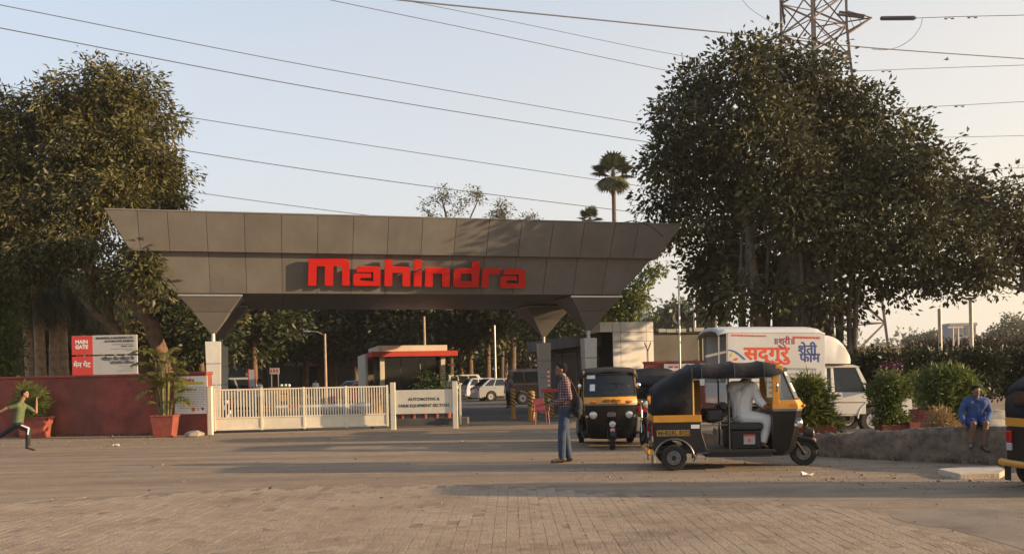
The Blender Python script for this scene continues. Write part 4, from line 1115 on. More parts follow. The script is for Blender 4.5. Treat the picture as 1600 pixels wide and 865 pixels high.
def make_auto(label, plate):
    t = thing('auto_rickshaw', label, 'auto rickshaw', group='auto rickshaws')
    W = 0.61
    arc = [(0.275 * math.cos(a), 0.2 + 0.275 * math.sin(a)) for a in [R(d) for d in range(-5, 186, 14)]]
    side = [(-0.30, 0.30), (-0.30, 0.752), (0.42, 0.752), (0.43, 0.6), (0.50, 0.34), (0.56, 0.27), (0.34, 0.26)] + arc + [(-0.29, 0.27)]
    for sg in (-1, 1):
        b = MB(); b.prism(side, sg * (W - 0.03), sg * W); b.build('side_panel', M_black, t, bevel=0.006)
        b = MB(); b.bb((-0.306, sg * W - 0.012, 0.755), (0.43, sg * W + 0.008, 0.865)); b.build('yellow_band', M_yel, t, bevel=0.006)
        n = 13; pr = []
        for k in range(n + 1):
            a = R(-12 + 204 * k / n); pr.append((0.31 * math.cos(a), sg * (W + 0.014), 0.2 + 0.30 * math.sin(a)))
        pr = [(0.52, sg * (W + 0.014), 0.275), (0.36, sg * (W + 0.014), 0.27)] + pr
        b = MB(); b.tube(pr, 0.014, 6); b.build('arch_trim', M_trim, t, smooth=60)
        b = MB(); b.bb((0.27, sg * (W + 0.001), 0.655), (0.40, sg * (W + 0.006), 0.715)); b.build('sticker', M_whiteink, t)
        b = MB(); b.bb((-0.26, sg * (W + 0.001), 0.545), (0.25, sg * (W + 0.007), 0.635)); pl = b.build('number_panel', M_plate, t)
        Mx = face_M((-0.005 * sg, sg * (W + 0.0085), 0.558), 0 if sg < 0 else PI)
        text_mesh(plate, 0.098, 'lettering', M_ink, pl, Mx, 0.0008, 0.0035, 'CENTER', 0.86)
        b = MB(); b.tube([(0.31, sg * (W - 0.02), 0.86), (0.31, sg * (W - 0.03), 1.42)], 0.018, 8); b.build('hood_rod', M_tan, t)
        b = MB(); b.tube([(0.86, sg * (W - 0.06), 0.3), (0.86, sg * (W - 0.06), 1.44)], 0.014, 8); b.build('partition_rod', M_plastic, t)
        b = MB(); b.tube([(0.42, sg * (W - 0.05), 0.70), (0.84, sg * (W - 0.08), 0.70)], 0.012, 6); b.tube([(0.6, sg * (W - 0.1), 0.71), (1.02, sg * (W - 0.16), 0.82)], 0.012, 6); b.build('rail', M_trim, t)
    b = MB(); b.bb((-0.302, -W + 0.032, 0.30), (-0.272, W - 0.032, 0.752)); b.build('rear_panel', M_black, t, bevel=0.006)
    b = MB(); b.bb((-0.312, -W - 0.004, 0.757), (-0.28, W + 0.004, 0.863)); b.build('yellow_band', M_yel, t, bevel=0.006)
    for k in range(4):
        b = MB(); b.bb((-0.316, -0.30, 0.44 + k * 0.06), (-0.3035, 0.30, 0.465 + k * 0.06)); b.build('louvre', M_plastic, t)
    b = MB(); b.bb((-0.325, -0.2, 0.345), (-0.304, 0.2, 0.415)); pl = b.build('number_plate', M_plate, t)
    text_mesh(plate, 0.055, 'lettering', M_ink, pl, face_M((-0.327, 0, 0.362), -PI / 2), 0.0008, 0.001, 'CENTER', 0.9)
    b = MB(); b.tube([(-0.36, -W - 0.02, 0.30), (-0.40, -W * 0.7, 0.30), (-0.40, W * 0.7, 0.30), (-0.36, W + 0.02, 0.30)], 0.045, 8); b.build('bumper', M_yel, t, smooth=50)
    for sg in (-1, 1):
        b = MB(); b.bb((-0.335, sg * 0.47, 0.55), (-0.304, sg * 0.57, 0.70)); lt = b.build('tail_light', M_redlens, t, bevel=0.01)
        b = MB(); b.bb((-0.335, sg * 0.47, 0.45), (-0.304, sg * 0.57, 0.545)); b.build('indicator', M_lamp, lt, bevel=0.01)
    b = MB(); b.bb((-0.27, -W + 0.033, 0.27), (1.56, W - 0.033, 0.31)); b.build('floor', M_plastic, t)
    b = MB(); b.bb((0.50, -W + 0.06, 0.20), (1.50, W - 0.06, 0.268)); b.build('chassis', M_plastic, t)
    b = MB(); b.bb((-0.265, -W + 0.05, 0.55), (0.30, W - 0.05, 0.68)); b.build('bench_seat', M_seat, t, bevel=0.04, seg=3)
    b = MB(); b.bb((-0.265, -W + 0.05, 0.69), (-0.14, W - 0.05, 1.12)); b.build('bench_backrest', M_seat, t, bevel=0.04, seg=3)
    b = MB(); b.bb((0.52, -0.40, 0.72), (0.80, 0.30, 0.95)); b.build('luggage_cushion', M_seat, t, bevel=0.07, seg=3)
    b = MB(); b.bb((0.9, -0.45, 0.312), (1.36, 0.45, 0.60)); b.build('driver_seat_base', M_plastic, t, bevel=0.02)
    b = MB(); b.bb((0.88, -0.46, 0.605), (1.40, 0.46, 0.72)); b.build('driver_seat', M_seat, t, bevel=0.035, seg=3)
    b = MB(); b.tube([(0.84, -0.2, 0.98), (0.84, 0.2, 0.98)], 0.06, 10); b.bb((0.82, -0.03, 0.6), (0.85, 0.03, 0.95)); b.build('driver_backrest', M_seat, t, bevel=0.01)
    b = MB(); b.bb((1.09, -0.468, 0.385), (1.27, -0.452, 0.54)); bx = b.build('first_aid_box', M_boxgrey, t, bevel=0.008)
    b = MB(); b.bb((1.09, -0.472, 0.515), (1.27, -0.4685, 0.542)); b.bb((1.165, -0.472, 0.42), (1.195, -0.4685, 0.475)); b.build('red_mark', M_redink, bx)
    # far side liner with diamonds
    b = MB(); b.bb((0.30, W - 0.055, 0.87), (0.56, W - 0.03, 1.40)); ln_ = b.build('side_liner', M_tan, t)
    for k in range(3):
        z = 0.98 + k * 0.165
        b = MB(); b.prism([(0.43, z - 0.06), (0.475, z), (0.43, z + 0.06), (0.385, z)], W - 0.057, W - 0.0565); b.build('diamond', M_ink, ln_)
    # canvas hood
    secs = []
    for (x, zt_, zb_, w) in ((-0.315, 1.19, 0.868, W - 0.01), (-0.295, 1.285, 0.868, W), (-0.20, 1.365, 0.868, W), (0.02, 1.50, 0.868, W), (0.28, 1.625, 0.868, W), (0.30, 1.64, 1.42, W), (0.38, 1.642, 1.415, W - 0.008), (0.45, 1.66, 1.42, W), (0.58, 1.645, 1.412, W - 0.012), (0.70, 1.64, 1.41, W - 0.015), (0.82, 1.65, 1.414, W - 0.008), (0.95, 1.672, 1.418, W), (1.08, 1.655, 1.41, W - 0.012), (1.2, 1.65, 1.408, W - 0.014), (1.3, 1.656, 1.412, W - 0.008), (1.4, 1.672, 1.42, W - 0.004), (1.5, 1.665, 1.42, W - 0.01), (1.66, 1.63, 1.47, W - 0.06), (1.78, 1.575, 1.53, W - 0.12)):
        h_ = min(0.14, (zt_ - zb_) * 0.55)
        secs.append([(x, -w, zb_), (x, -w - 0.004, (zb_ + zt_ - h_) / 2), (x, -w, zt_ - h_), (x, -w + 0.045, zt_ - h_ * 0.4), (x, -w + 0.15, zt_ - 0.015), (x, 0, zt_ + 0.012), (x, w - 0.15, zt_ - 0.015), (x, w - 0.045, zt_ - h_ * 0.4), (x, w, zt_ - h_), (x, w + 0.004, (zb_ + zt_ - h_) / 2), (x, w, zb_)])
    b = MB(); b.loft(secs, False, False); b.add(secs[0], [tuple(range(11))])
    o = b.build('canvas_hood', M_canvas, t, smooth=45); sm = o.modifiers.new('thick', 'SOLIDIFY'); sm.thickness = 0.012; sm.offset = -1
    b = MB(); b.bb((-0.3275, -0.40, 1.0), (-0.319, 0.40, 1.2)); b.build('rear_window', M_glassd, o)
    for k in (5, 7, 11, 15):
        b = MB(); b.tube([Vector(q) + Vector((0, (-0.004 if q[1] < 0 else 0.004), 0.005)) for q in secs[k]], 0.006, 5); b.build('seam', M_seam, o)
    for sg in (0, -1):
        b = MB(); b.tube([Vector(s_[sg]) + Vector((0, -0.006 if sg == 0 else 0.006, 0.006)) for s_ in secs[5:]], 0.007, 5); b.build('hem', M_seam, o)
    for x in (0.45, 0.95, 1.4):
        b = MB(); b.tube([(x, -W + 0.03, 1.44), (x, -W + 0.08, 1.59), (x, 0, 1.635), (x, W - 0.08, 1.59), (x, W - 0.03, 1.44)], 0.012, 6); b.build('hood_bow', M_steel, t)
    # front cowl
    def nose(xb, xf, w, z, k=0.17, n=9):
        ps = [(xb, -w, z)]
        for i in range(n):
            y = -w + 2 * w * i / (n - 1); ps.append((xf - k * abs(y / w) ** 2.6, y, z))
        ps.append((xb, w, z)); return ps
    b = MB(); b.loft([nose(1.55, 1.86, 0.42, 0.20), nose(1.53, 1.96, 0.47, 0.32), nose(1.53, 2.02, 0.51, 0.60), nose(1.53, 2.06, 0.535, 0.895)]); b.build('front_cowl', M_black, t, smooth=45)
    b = MB(); b.loft([nose(1.53, 2.066, 0.542, 0.897), nose(1.53, 2.066, 0.542, 0.93)]); b.build('cowl_strip', M_trim, t, smooth=45)
    b = MB(); b.loft([nose(1.53, 2.085, 0.545, 0.932), nose(1.53, 2.08, 0.545, 1.0), nose(1.55, 2.03, 0.535, 1.075)]); b.build('yellow_nose', M_yel, t, smooth=45)
    # windscreen: five columns, bottom and top edges
    ys = [-1, -0.6, -0.2, 0.2, 0.6, 1]
    bot = [Vector((2.02 - 0.15 * abs(q) ** 2.6, 0.525 * q, 1.078)) for q in ys]; top = [Vector((1.80 - 0.10 * abs(q) ** 2.6, 0.485 * q, 1.535)) for q in ys]
    b = MB(); b.loft([bot, top], False, False); ws_ = b.build('windscreen', M_glassd, t, smooth=60)
    b = MB(); b.tube([p + Vector((0.012, 0, 0.005)) for p in bot], 0.012, 6); b.tube([p + Vector((0.012, 0, 0)) for p in top], 0.016, 6); b.build('windscreen_seal', M_plastic, t)
    b = MB(); b.tube([Vector((1.96, 0.05, 1.10)), Vector((1.90, 0.18, 1.36))], 0.007, 5); b.tube([Vector((1.90, 0.0, 1.36)), Vector((1.915, 0.3, 1.34))], 0.006, 5); b.build('wiper', M_plastic, t)
    pm = lambda i, j, f, g: bot[i].lerp(bot[j], f).lerp(top[i].lerp(top[j], f), g) + Vector((0.006, 0, 0.003))
    for (i, f0_, f1_, g0_, g1_) in ((0, 0.1, 0.95, 0.80, 0.97), (0, 0.45, 0.95, 0.25, 0.55)):
        b = MB(); b.add([pm(i, i + 1, f0_, g0_), pm(i, i + 1, f1_, g0_), pm(i, i + 1, f1_, g1_), pm(i, i + 1, f0_, g1_)], [(0, 1, 2, 3)]); b.build('sticker', M_white, ws_)
    b = MB(); b.bb((1.86, -0.16, 1.125), (1.90, 0.18, 1.165)); b.build('dash_paper', M_white, t, bevel=0.01)
    for sg in (-1, 1):
        i = 0 if sg < 0 else 5
        pb_, pt_ = bot[i], top[i]
        outer = [(1.535, 1.0), (1.635, 1.0), (1.625, 1.50), (1.70, 1.535), (1.70, 1.60), (1.60, 1.615), (1.535, 1.50)]
        b = MB(); b.prism(outer, sg * 0.545, sg * 0.515); b.build('side_pillar', M_yel, t, bevel=0.006)
        b = MB(); b.tube([pb_, pt_], 0.016, 6); b.build('screen_pillar', M_plastic, t)
        b = MB(); q = [Vector((1.64, sg * 0.53, 1.075)), pb_ + Vector((-0.012, 0, 0)), pt_ + Vector((-0.012, 0, -0.01)), Vector((1.64, sg * 0.515, 1.50))]
        b.add(q, [(0, 1, 2, 3)]); b.build('quarter_glass', M_qglass, t)
        b = MB(); b.tube(q + [q[0]], 0.008, 5); b.build('glass_seal', M_plastic, t)
        b = MB(); b.bb((1.80, sg * 0.515, 0.955), (1.90, sg * 0.548, 1.01)); b.build('indicator', M_orange, t, bevel=0.008)
        b = MB(); b.sphere((2.035, sg * 0.36, 0.97), (0.025, 0.085, 0.028), 12, 8); b.build('indicator', M_orange, t, smooth=60)
        b = MB(); b.tube([(1.86, sg * 0.36, 0.70), (1.985, sg * 0.36, 0.70), (2.0, sg * 0.36, 0.70)], [0.06, 0.085, 0.075], 16); h_ = b.build('headlight', M_chrome, t, smooth=40)
        b = MB(); b.sphere((1.995, sg * 0.36, 0.70), (0.022, 0.072, 0.072), 16, 8); b.build('lens', M_lamp, h_, smooth=60)
        b = MB(); b.tube([(1.60, sg * 0.54, 1.2), (1.60, sg * 0.60, 1.27)], 0.007, 5); m_ = b.build('mirror', M_plastic, t)
        b = MB(); b.sphere((1.59, sg * 0.61, 1.29), (0.018, 0.045, 0.06), 12, 8); b.build('mirror_glass', M_chrome, m_, smooth=60)
        b = MB(); b.tube([(1.75, sg * 0.50, 0.71), (1.90, sg * 0.49, 0.67)], [0.008, 0.03], 8); b.build('side_lamp', M_chrome, t, smooth=50)
    b = MB(); b.prism([(0.94 + 0.0, 0)] * 0 or [(-0.08, 0.66), (0.08, 0.66), (0.095, 0.70), (0.07, 0.755), (-0.07, 0.755), (-0.095, 0.70)], 2.022, 2.05, 'x'); b.build('emblem', M_trim, t, bevel=0.006)
    for k in range(3):
        b = MB(); b.bb((2.0, -0.2, 0.40 + k * 0.05), (2.012, 0.2, 0.42 + k * 0.05)); b.build('grille_slot', M_plastic, t)
    text_mesh('ऑटो रिक्शा', 0.085, 'lettering', M_ink, t, face_M((2.088, 0.0, 0.955), PI / 2), 0.003, 0.002, 'CENTER', 1.0)
    # steering column, handlebar
    b = MB(); b.tube([(1.72, 0, 0.35), (1.55, 0, 0.98)], 0.035, 8); b.tube([(1.42, -0.33, 0.98), (1.54, -0.15, 1.0), (1.54, 0.15, 1.0), (1.42, 0.33, 0.98)], 0.014, 8); b.build('handlebar', M_plastic, t)
    b = MB(); b.bb((1.62, -0.48, 0.86), (1.80, 0.48, 1.05)); b.build('dashboard', M_plastic, t, bevel=0.03)
    # front wheel, mudguard
    fc = (2.10, 0, 0.205)
    wheel(t, fc, 0.205, 0.10, M_rim)
    secs = []
    for k in range(13):
        a = R(8 + 150 * k / 12); rr_ = 0.245
        c = (fc[0] + rr_ * math.cos(a), fc[2] + rr_ * math.sin(a) + 0.02)
        ci = (fc[0] + (rr_ - 0.06) * math.cos(a), fc[2] + (rr_ - 0.06) * math.sin(a) + 0.02)
        wv = 0.085 - 0.03 * abs(k - 6) / 6
        secs.append([(ci[0], -wv, ci[1]), (c[0], -wv * 0.8, c[1]), (c[0] + 0.012 * math.cos(a), 0, c[1] + 0.012 * math.sin(a)), (c[0], wv * 0.8, c[1]), (ci[0], wv, ci[1])])
    b = MB(); b.loft(secs, False, False); mg = b.build('mudguard', M_black, t, smooth=60); sm = mg.modifiers.new('thick', 'SOLIDIFY'); sm.thickness = 0.008
    b = MB(); b.tube([(2.12, 0, 0.50), (2.24, 0, 0.52), (2.26, 0, 0.52)], [0.05, 0.078, 0.07], 16); h_ = b.build('headlight', M_plastic, t, smooth=40)
    b = MB(); b.sphere((2.255, 0, 0.52), (0.025, 0.066, 0.066), 16, 8); b.build('lens', M_lamp, h_, smooth=60)
    b = MB(); b.prism([(2.22, 0.36), (2.29, 0.345), (2.30, 0.43), (2.25, 0.44)], -0.045, 0.045); b.build('mudguard_badge', mat('pink_paint', (0.62, 0.33, 0.28), 0.5), t, bevel=0.006)
    for sg in (-1, 1):
        b = MB(); b.tube([(1.90, sg * 0.075, 0.52), (2.10, sg * 0.075, 0.205)], 0.02, 8); b.build('fork', M_plastic, t)
        wheel(t, (0, sg * 0.54, 0.2), 0.2, 0.11, M_rim)
        b = MB(); b.bb((-0.34, sg * 0.54 - 0.06, 0.07), (-0.33, sg * 0.54 + 0.06, 0.27)); b.build('mud_flap', M_rubber, t)
    return t

auto = make_auto('black and yellow auto rickshaw driven by a man in white, moving right', 'MH02RL 8122')
def set_auto(o, p, rz): o.location = p; o.rotation_euler = (0, 0, rz)
wr, wf = G(1045, 734), G(1257, 735.5)
AUTO_RZ = R(-5.0)
s_ = 99.0
Ynear = 14.3
base = P(1045, 734, 14.0); base = Vector((base.x + 0.13, 14.25, 0))
set_auto(auto, base + Vector((0, 0.30, 0)), AUTO_RZ)
a2 = copy_tree(auto); a2['label'] = 'parked auto rickshaw facing the camera beside the standing man'
q = G(948, 702); set_auto(a2, (q.x + 0.19, q.y + 2.12, 0), R(-92))
a3 = copy_tree(auto); a3['label'] = 'auto rickshaw with dark rear window half hidden behind the front facing one'
q = P(1018, 640, 23.5); set_auto(a3, (q.x, 23.5, 0), R(82))
a4 = copy_tree(auto); a4['label'] = 'auto rickshaw seen from behind, cut off by the right picture edge'
q = G(1587, 751); set_auto(a4, (6.30 + 0.34, 10.86, 0), R(4))

# ------------------------------------------------------------------ white pickup with a lettered box
M_trk = mat('white_vehicle_paint', (0.55, 0.54, 0.505), 0.35, vary=0.05, scale=2, coat=0.4, dust=0.2, stain=0.1)
M_box = mat('white_box_sheet', (0.53, 0.53, 0.515), 0.5, vary=0.05, scale=1.5, stain=0.12)
M_saf = mat('orange_red_lettering', (0.62, 0.075, 0.02), 0.55, vary=0.06)
M_blu = mat('blue_lettering', (0.03, 0.06, 0.24), 0.55, vary=0.06)
M_maroon = mat('maroon_lettering', (0.30, 0.02, 0.03), 0.55, vary=0.06)
Yt = 21.0
to = P(1132, 640, Yt)
tk = thing('pickup_truck', 'white pickup truck with a tall box lettered in red and blue hindi', 'truck', (to.x, Yt + 0.85, 0), R(5.0))
tk.rotation_euler = (0, R(1.0), R(5.0)); tk.location.z = 0.02
w = 0.85
st = F / Yt
def tx(px): return (px - 1132) / st
def tz(px, py): return P(px, py, Yt).z + tx(px) * math.sin(R(1.0)) * 0 
b = MB(); b.bb((0, -w, 1.27), (2.36, -w + 0.035, 2.42)); nside = b.build('box_side', M_box, tk, bevel=0.006)
b = MB(); b.bb((0, w - 0.035, 1.27), (2.36, w, 2.42)); b.build('box_side', M_box, tk, bevel=0.006)
b = MB(); b.bb((2.32, -w + 0.036, 1.0), (2.36, w - 0.036, 2.42)); b.build('box_front', M_box, tk)
prof = [(-w - 0.01, 2.425), (-w + 0.02, 2.47), (-w + 0.16, 2.545), (-0.3, 2.60), (0.3, 2.60), (w - 0.16, 2.545), (w - 0.02, 2.47), (w + 0.01, 2.425)]
secs = []
for x, k in ((-0.24, -0.10), (-0.19, -0.02), (-0.02, 0.0), (2.1, 0.0), (2.26, -0.02), (2.36, -0.10)):
    secs.append([(x, y, max(z + k * (1 if z > 2.43 else 0.0), 2.425) if x > -0.1 else z + k) for y, z in prof])
b = MB(); b.loft(secs, False, False); o = b.build('box_roof', M_box, tk, smooth=40); sm = o.modifiers.new('thick', 'SOLIDIFY'); sm.thickness = 0.02; sm.offset = -1
b = MB()
for y in (-w + 0.02, w - 0.02): b.bb((-0.035, y - 0.02, 1.0), (-0.003, y + 0.02, 2.42))
b.bb((-0.23, -w + 0.0, 1.3), (-0.20, -w + 0.035, 2.34)); b.build('rear_frame', M_alu, tk)
b = MB(); b.bb((-0.03, -w + 0.045, 0.75), (0.0, w - 0.045, 1.26)); b.build('tailgate', M_trk, tk, bevel=0.01)
for k in range(4):
    for sg in (-1, 1):
        b = MB(); b.bb((0.0, sg * w, 0.78 + k * 0.122), (2.34, sg * (w - 0.04), 0.885 + k * 0.122)); b.build('side_slat', M_trk, tk, bevel=0.008)
for x in (0.3, 0.95, 1.6, 2.2):
    b = MB(); b.bb((x - 0.03, -w - 0.012, 0.76), (x + 0.03, -w - 0.001, 1.265)); b.build('slat_post', M_trk, tk)
b = MB(); b.bb((0.0, -w + 0.05, 0.70), (2.34, w - 0.05, 0.775)); b.build('load_floor', M_grey, tk)
b = MB(); b.bb((0.1, -0.45, 0.5), (4.3, -0.3, 0.69)); b.bb((0.1, 0.3, 0.5), (4.3, 0.45, 0.69)); b.build('chassis_rail', M_plastic, tk)
# wind dome over the cab
secs = []
for k in range(9):
    a = R(90 * k / 8); x = 2.37 + 0.68 * math.sin(a); zt_ = 1.70 + 0.68 * math.cos(a)
    ww = w - 0.02 - 0.12 * (k / 8) ** 2
    zt_ = max(zt_, 1.715)
    secs.append([(x, -ww, 1.70), (x, -ww, 1.70 + (zt_ - 1.70) * 0.8), (x, -ww + 0.10, zt_), (x, ww - 0.10, zt_), (x, ww, 1.70 + (zt_ - 1.70) * 0.8), (x, ww, 1.70)])
b = MB(); b.loft(secs); b.build('wind_dome', M_box, tk, smooth=40)
# cab
cw = 0.80
cab = [(2.38, 0.46), (2.38, 1.02), (3.52, 1.02), (4.40, 0.96), (4.52, 0.86), (4.54, 0.62), (4.50, 0.46), (3.98, 0.46)] + [(3.60 + 0.40 * math.cos(R(d)), 0.40 + 0.40 * math.sin(R(d))) for d in range(10, 171, 16)] + [(3.2, 0.46)]
b = MB(); b.prism(cab, -cw, cw); b.build('cab_body', M_trk, tk, bevel=0.035, seg=3)
def cabp(x, y, z): return Vector((x, y * (cw - (z - 1.02) * 0.16), z))
for sg in (-1, 1):
    for (pts_, nm) in (([(2.38, 1.02), (2.44, 1.02), (2.46, 1.60), (2.40, 1.60)], 'rear_pillar'), ([(2.54, 1.02), (2.62, 1.02), (2.62, 1.60), (2.56, 1.60)], 'middle_pillar'), ([(3.40, 1.02), (3.52, 1.02), (3.26, 1.60), (3.18, 1.60)], 'front_pillar')):
        q = [cabp(x, sg, z) for x, z in pts_]
        m = MB(); m.add(q + [p - Vector((0, sg * 0.05, 0)) for p in q], [(0, 1, 2, 3), (4, 7, 6, 5), (0, 4, 5, 1), (1, 5, 6, 2), (2, 6, 7, 3), (3, 7, 4, 0)]); m.build(nm, M_trk, tk, bevel=0.008)
    for q in ([(2.445, 1.025), (2.535, 1.025), (2.555, 1.595), (2.465, 1.595)], [(2.625, 1.025), (3.395, 1.025), (3.175, 1.595), (2.625, 1.595)]):
        m = MB(); m.add([cabp(x, sg, z) - Vector((0, sg * 0.015, 0)) for x, z in q], [(0, 1, 2, 3)]); m.build('side_window', M_glassd, tk)
    m = MB(); m.bb((2.58, sg * (cw + 0.001), 0.50), (3.38, sg * (cw + 0.014), 1.015)); d_ = m.build('door', M_trk, tk, bevel=0.012)
    m = MB(); m.bb((2.64, sg * (cw + 0.0145), 0.925), (2.76, sg * (cw + 0.03), 0.96)); m.build('handle', M_plastic, d_)
    m = MB(); m.bb((2.60, sg * (cw + 0.0145), 0.77), (3.36, sg * (cw + 0.020), 0.79)); m.build('crease', M_trim, d_)
    m = MB(); m.bb((3.36, sg * (cw + 0.02), 1.02), (3.42, sg * (cw + 0.16), 1.2)); m.build('mirror', M_plastic, tk, bevel=0.02)
    m = MB(); m.bb((4.44, sg * 0.5, 0.70), (4.555, sg * 0.74, 0.86)); m.build('headlight', M_lamp, tk, bevel=0.02)
    m = MB(); m.tube([(3.36, sg * 0.5, 0.62)] * 0 + [(3.6 + 0.42 * math.cos(R(d)), sg * (cw + 0.01), 0.40 + 0.42 * math.sin(R(d))) for d in range(0, 181, 15)], 0.02, 6); m.build('arch_trim', M_trk, tk)
    wheel(tk, (3.60, sg * 0.68, 0.335), 0.335, 0.2, M_alu); wheel(tk, (0.85, sg * 0.68, 0.335), 0.335, 0.2, M_alu)
q = [cabp(3.50, -0.96, 1.03), cabp(3.50, 0.96, 1.03), cabp(3.255, 0.96, 1.595), cabp(3.255, -0.96, 1.595)]
b = MB(); b.add(q, [(0, 1, 2, 3)]); b.build('windscreen', M_glassd, tk)
b = MB(); b.loft([[(2.38, -0.71, 1.60), (3.27, -0.71, 1.60), (3.27, 0.71, 1.60), (2.38, 0.71, 1.60)], [(2.38, -0.72, 1.64), (3.27, -0.72, 1.63), (3.27, 0.72, 1.63), (2.38, 0.72, 1.64)], [(2.40, -0.64, 1.69), (3.14, -0.64, 1.675), (3.14, 0.64, 1.675), (2.40, 0.64, 1.69)]]); b.build('cab_roof', M_trk, tk, bevel=0.02)
b = MB(); b.bb((2.7, -0.62, 0.8), (3.0, 0.62, 1.05)); b.bb((2.6, -0.62, 0.8), (2.72, 0.62, 1.42)); b.build('cab_seat', M_seat, tk, bevel=0.04)
b = MB(); b.bb((3.15, -0.7, 0.9), (3.42, 0.7, 1.07)); b.torus((3.08, -0.36, 1.1), 0.17, 0.015, 'x'); b.build('dashboard', M_plastic, tk)
b = MB(); b.bb((2.88, -0.62, 1.02), (2.93, -0.5, 1.42)); b.build('seat_cover', M_tan, tk, bevel=0.02)
b = MB(); b.bb((4.545, -0.8, 0.44), (4.68, 0.8, 0.60)); b.build('bumper', M_trk, tk, bevel=0.03)
b = MB(); b.bb((4.542, -0.48, 0.63), (4.556, 0.48, 0.84)); gr = b.build('grille', M_plastic, tk)
for k in range(5):
    b = MB(); b.bb((4.557, -0.46, 0.645 + k * 0.04), (4.566, 0.46, 0.665 + k * 0.04)); b.build('grille_bar', M_chrome, gr)
# lettering on the side of the box
yb = -w - 0.003
def ttext(s, size, px, py, m, fat=0.0, sx_=1.0, al='LEFT'):
    return text_mesh(s, size, 'lettering', m, nside, face_M((tx(px) + 0.02, yb, P(px, py, Yt).z - 0.01), 0), 0.0012, 0.0, al, sx_, fat)
ttext('सद्गुरु', 0.43, 1157, 561.5, M_saf, 0.016, 1.17)
ttext('शेती', 0.30, 1244, 550.5, M_blu, 0.010, 1.0); ttext('फाम', 0.30, 1247, 563.5, M_blu, 0.010, 1.0)
b = MB(); pts = [(tx(1268) + 0.02, yb, P(1268, 553.5, Yt).z), (tx(1270) + 0.02, yb, P(1270, 551.3, Yt).z), (tx(1273) + 0.02, yb, P(1273, 550.8, Yt).z), (tx(1275) + 0.02, yb, P(1275, 552.5, Yt).z)]
b.tube(pts, 0.012, 5); b.build('lettering', M_blu, nside)
ttext('॥श्‍री॥', 0.21, 1204, 536.5, M_maroon, 0.004, 1.0)
b = MB(); b.tube([(tx(1215), yb, P(1215, 538.5, Yt).z), (tx(1220), yb, P(1220, 542.5, Yt).z), (tx(1226), yb, P(1226, 541, Yt).z)], 0.012, 5); b.build('lettering', M_maroon, nside)
def dashes(px0, px1, py, m, h_, lo=2, hi=6):
    b = MB(); x = px0
    while x < px1:
        l = rr.uniform(lo, hi); b.bb((tx(x), yb - 0.001, P(x, py, Yt).z + rr.uniform(-0.004, 0.004)), (tx(min(x + l, px1)), yb + 0.001, P(x, py, Yt).z + h_)); x += l + 1
    b.build('small_print', m, nside)
dashes(1138, 1194, 526, M_redink, 0.035); dashes(1237, 1281, 527.5, M_redink, 0.05); dashes(1230, 1275, 577, M_greyink, 0.05); dashes(1230, 1279, 585, M_greyink, 0.035); dashes(1262, 1279, 590, M_greyink, 0.03)
b = MB(); b.tube([(tx(1134), yb, P(1134, 547.5, Yt).z), (tx(1143), yb, P(1143, 549.5, Yt).z), (tx(1152), yb, P(1152, 555, Yt).z), (tx(1160), yb, P(1160, 562, Yt).z)], 0.012, 5); b.build('arc', M_blu, nside)
for (px, py, m, r_, tl) in ((1139, 555, M_ygrn, 0.07, 0.9), (1145, 562, M_saf, 0.06, 0.3), (1137, 566, M_saf, 0.05, -0.3)):
    b = MB(); b.sphere((tx(px), yb, P(px, py, Yt).z), (r_, 0.003, r_ * 0.45), 10, 6, Matrix.Rotation(-tl, 3, 'Y')); b.build('emblem', m, nside)

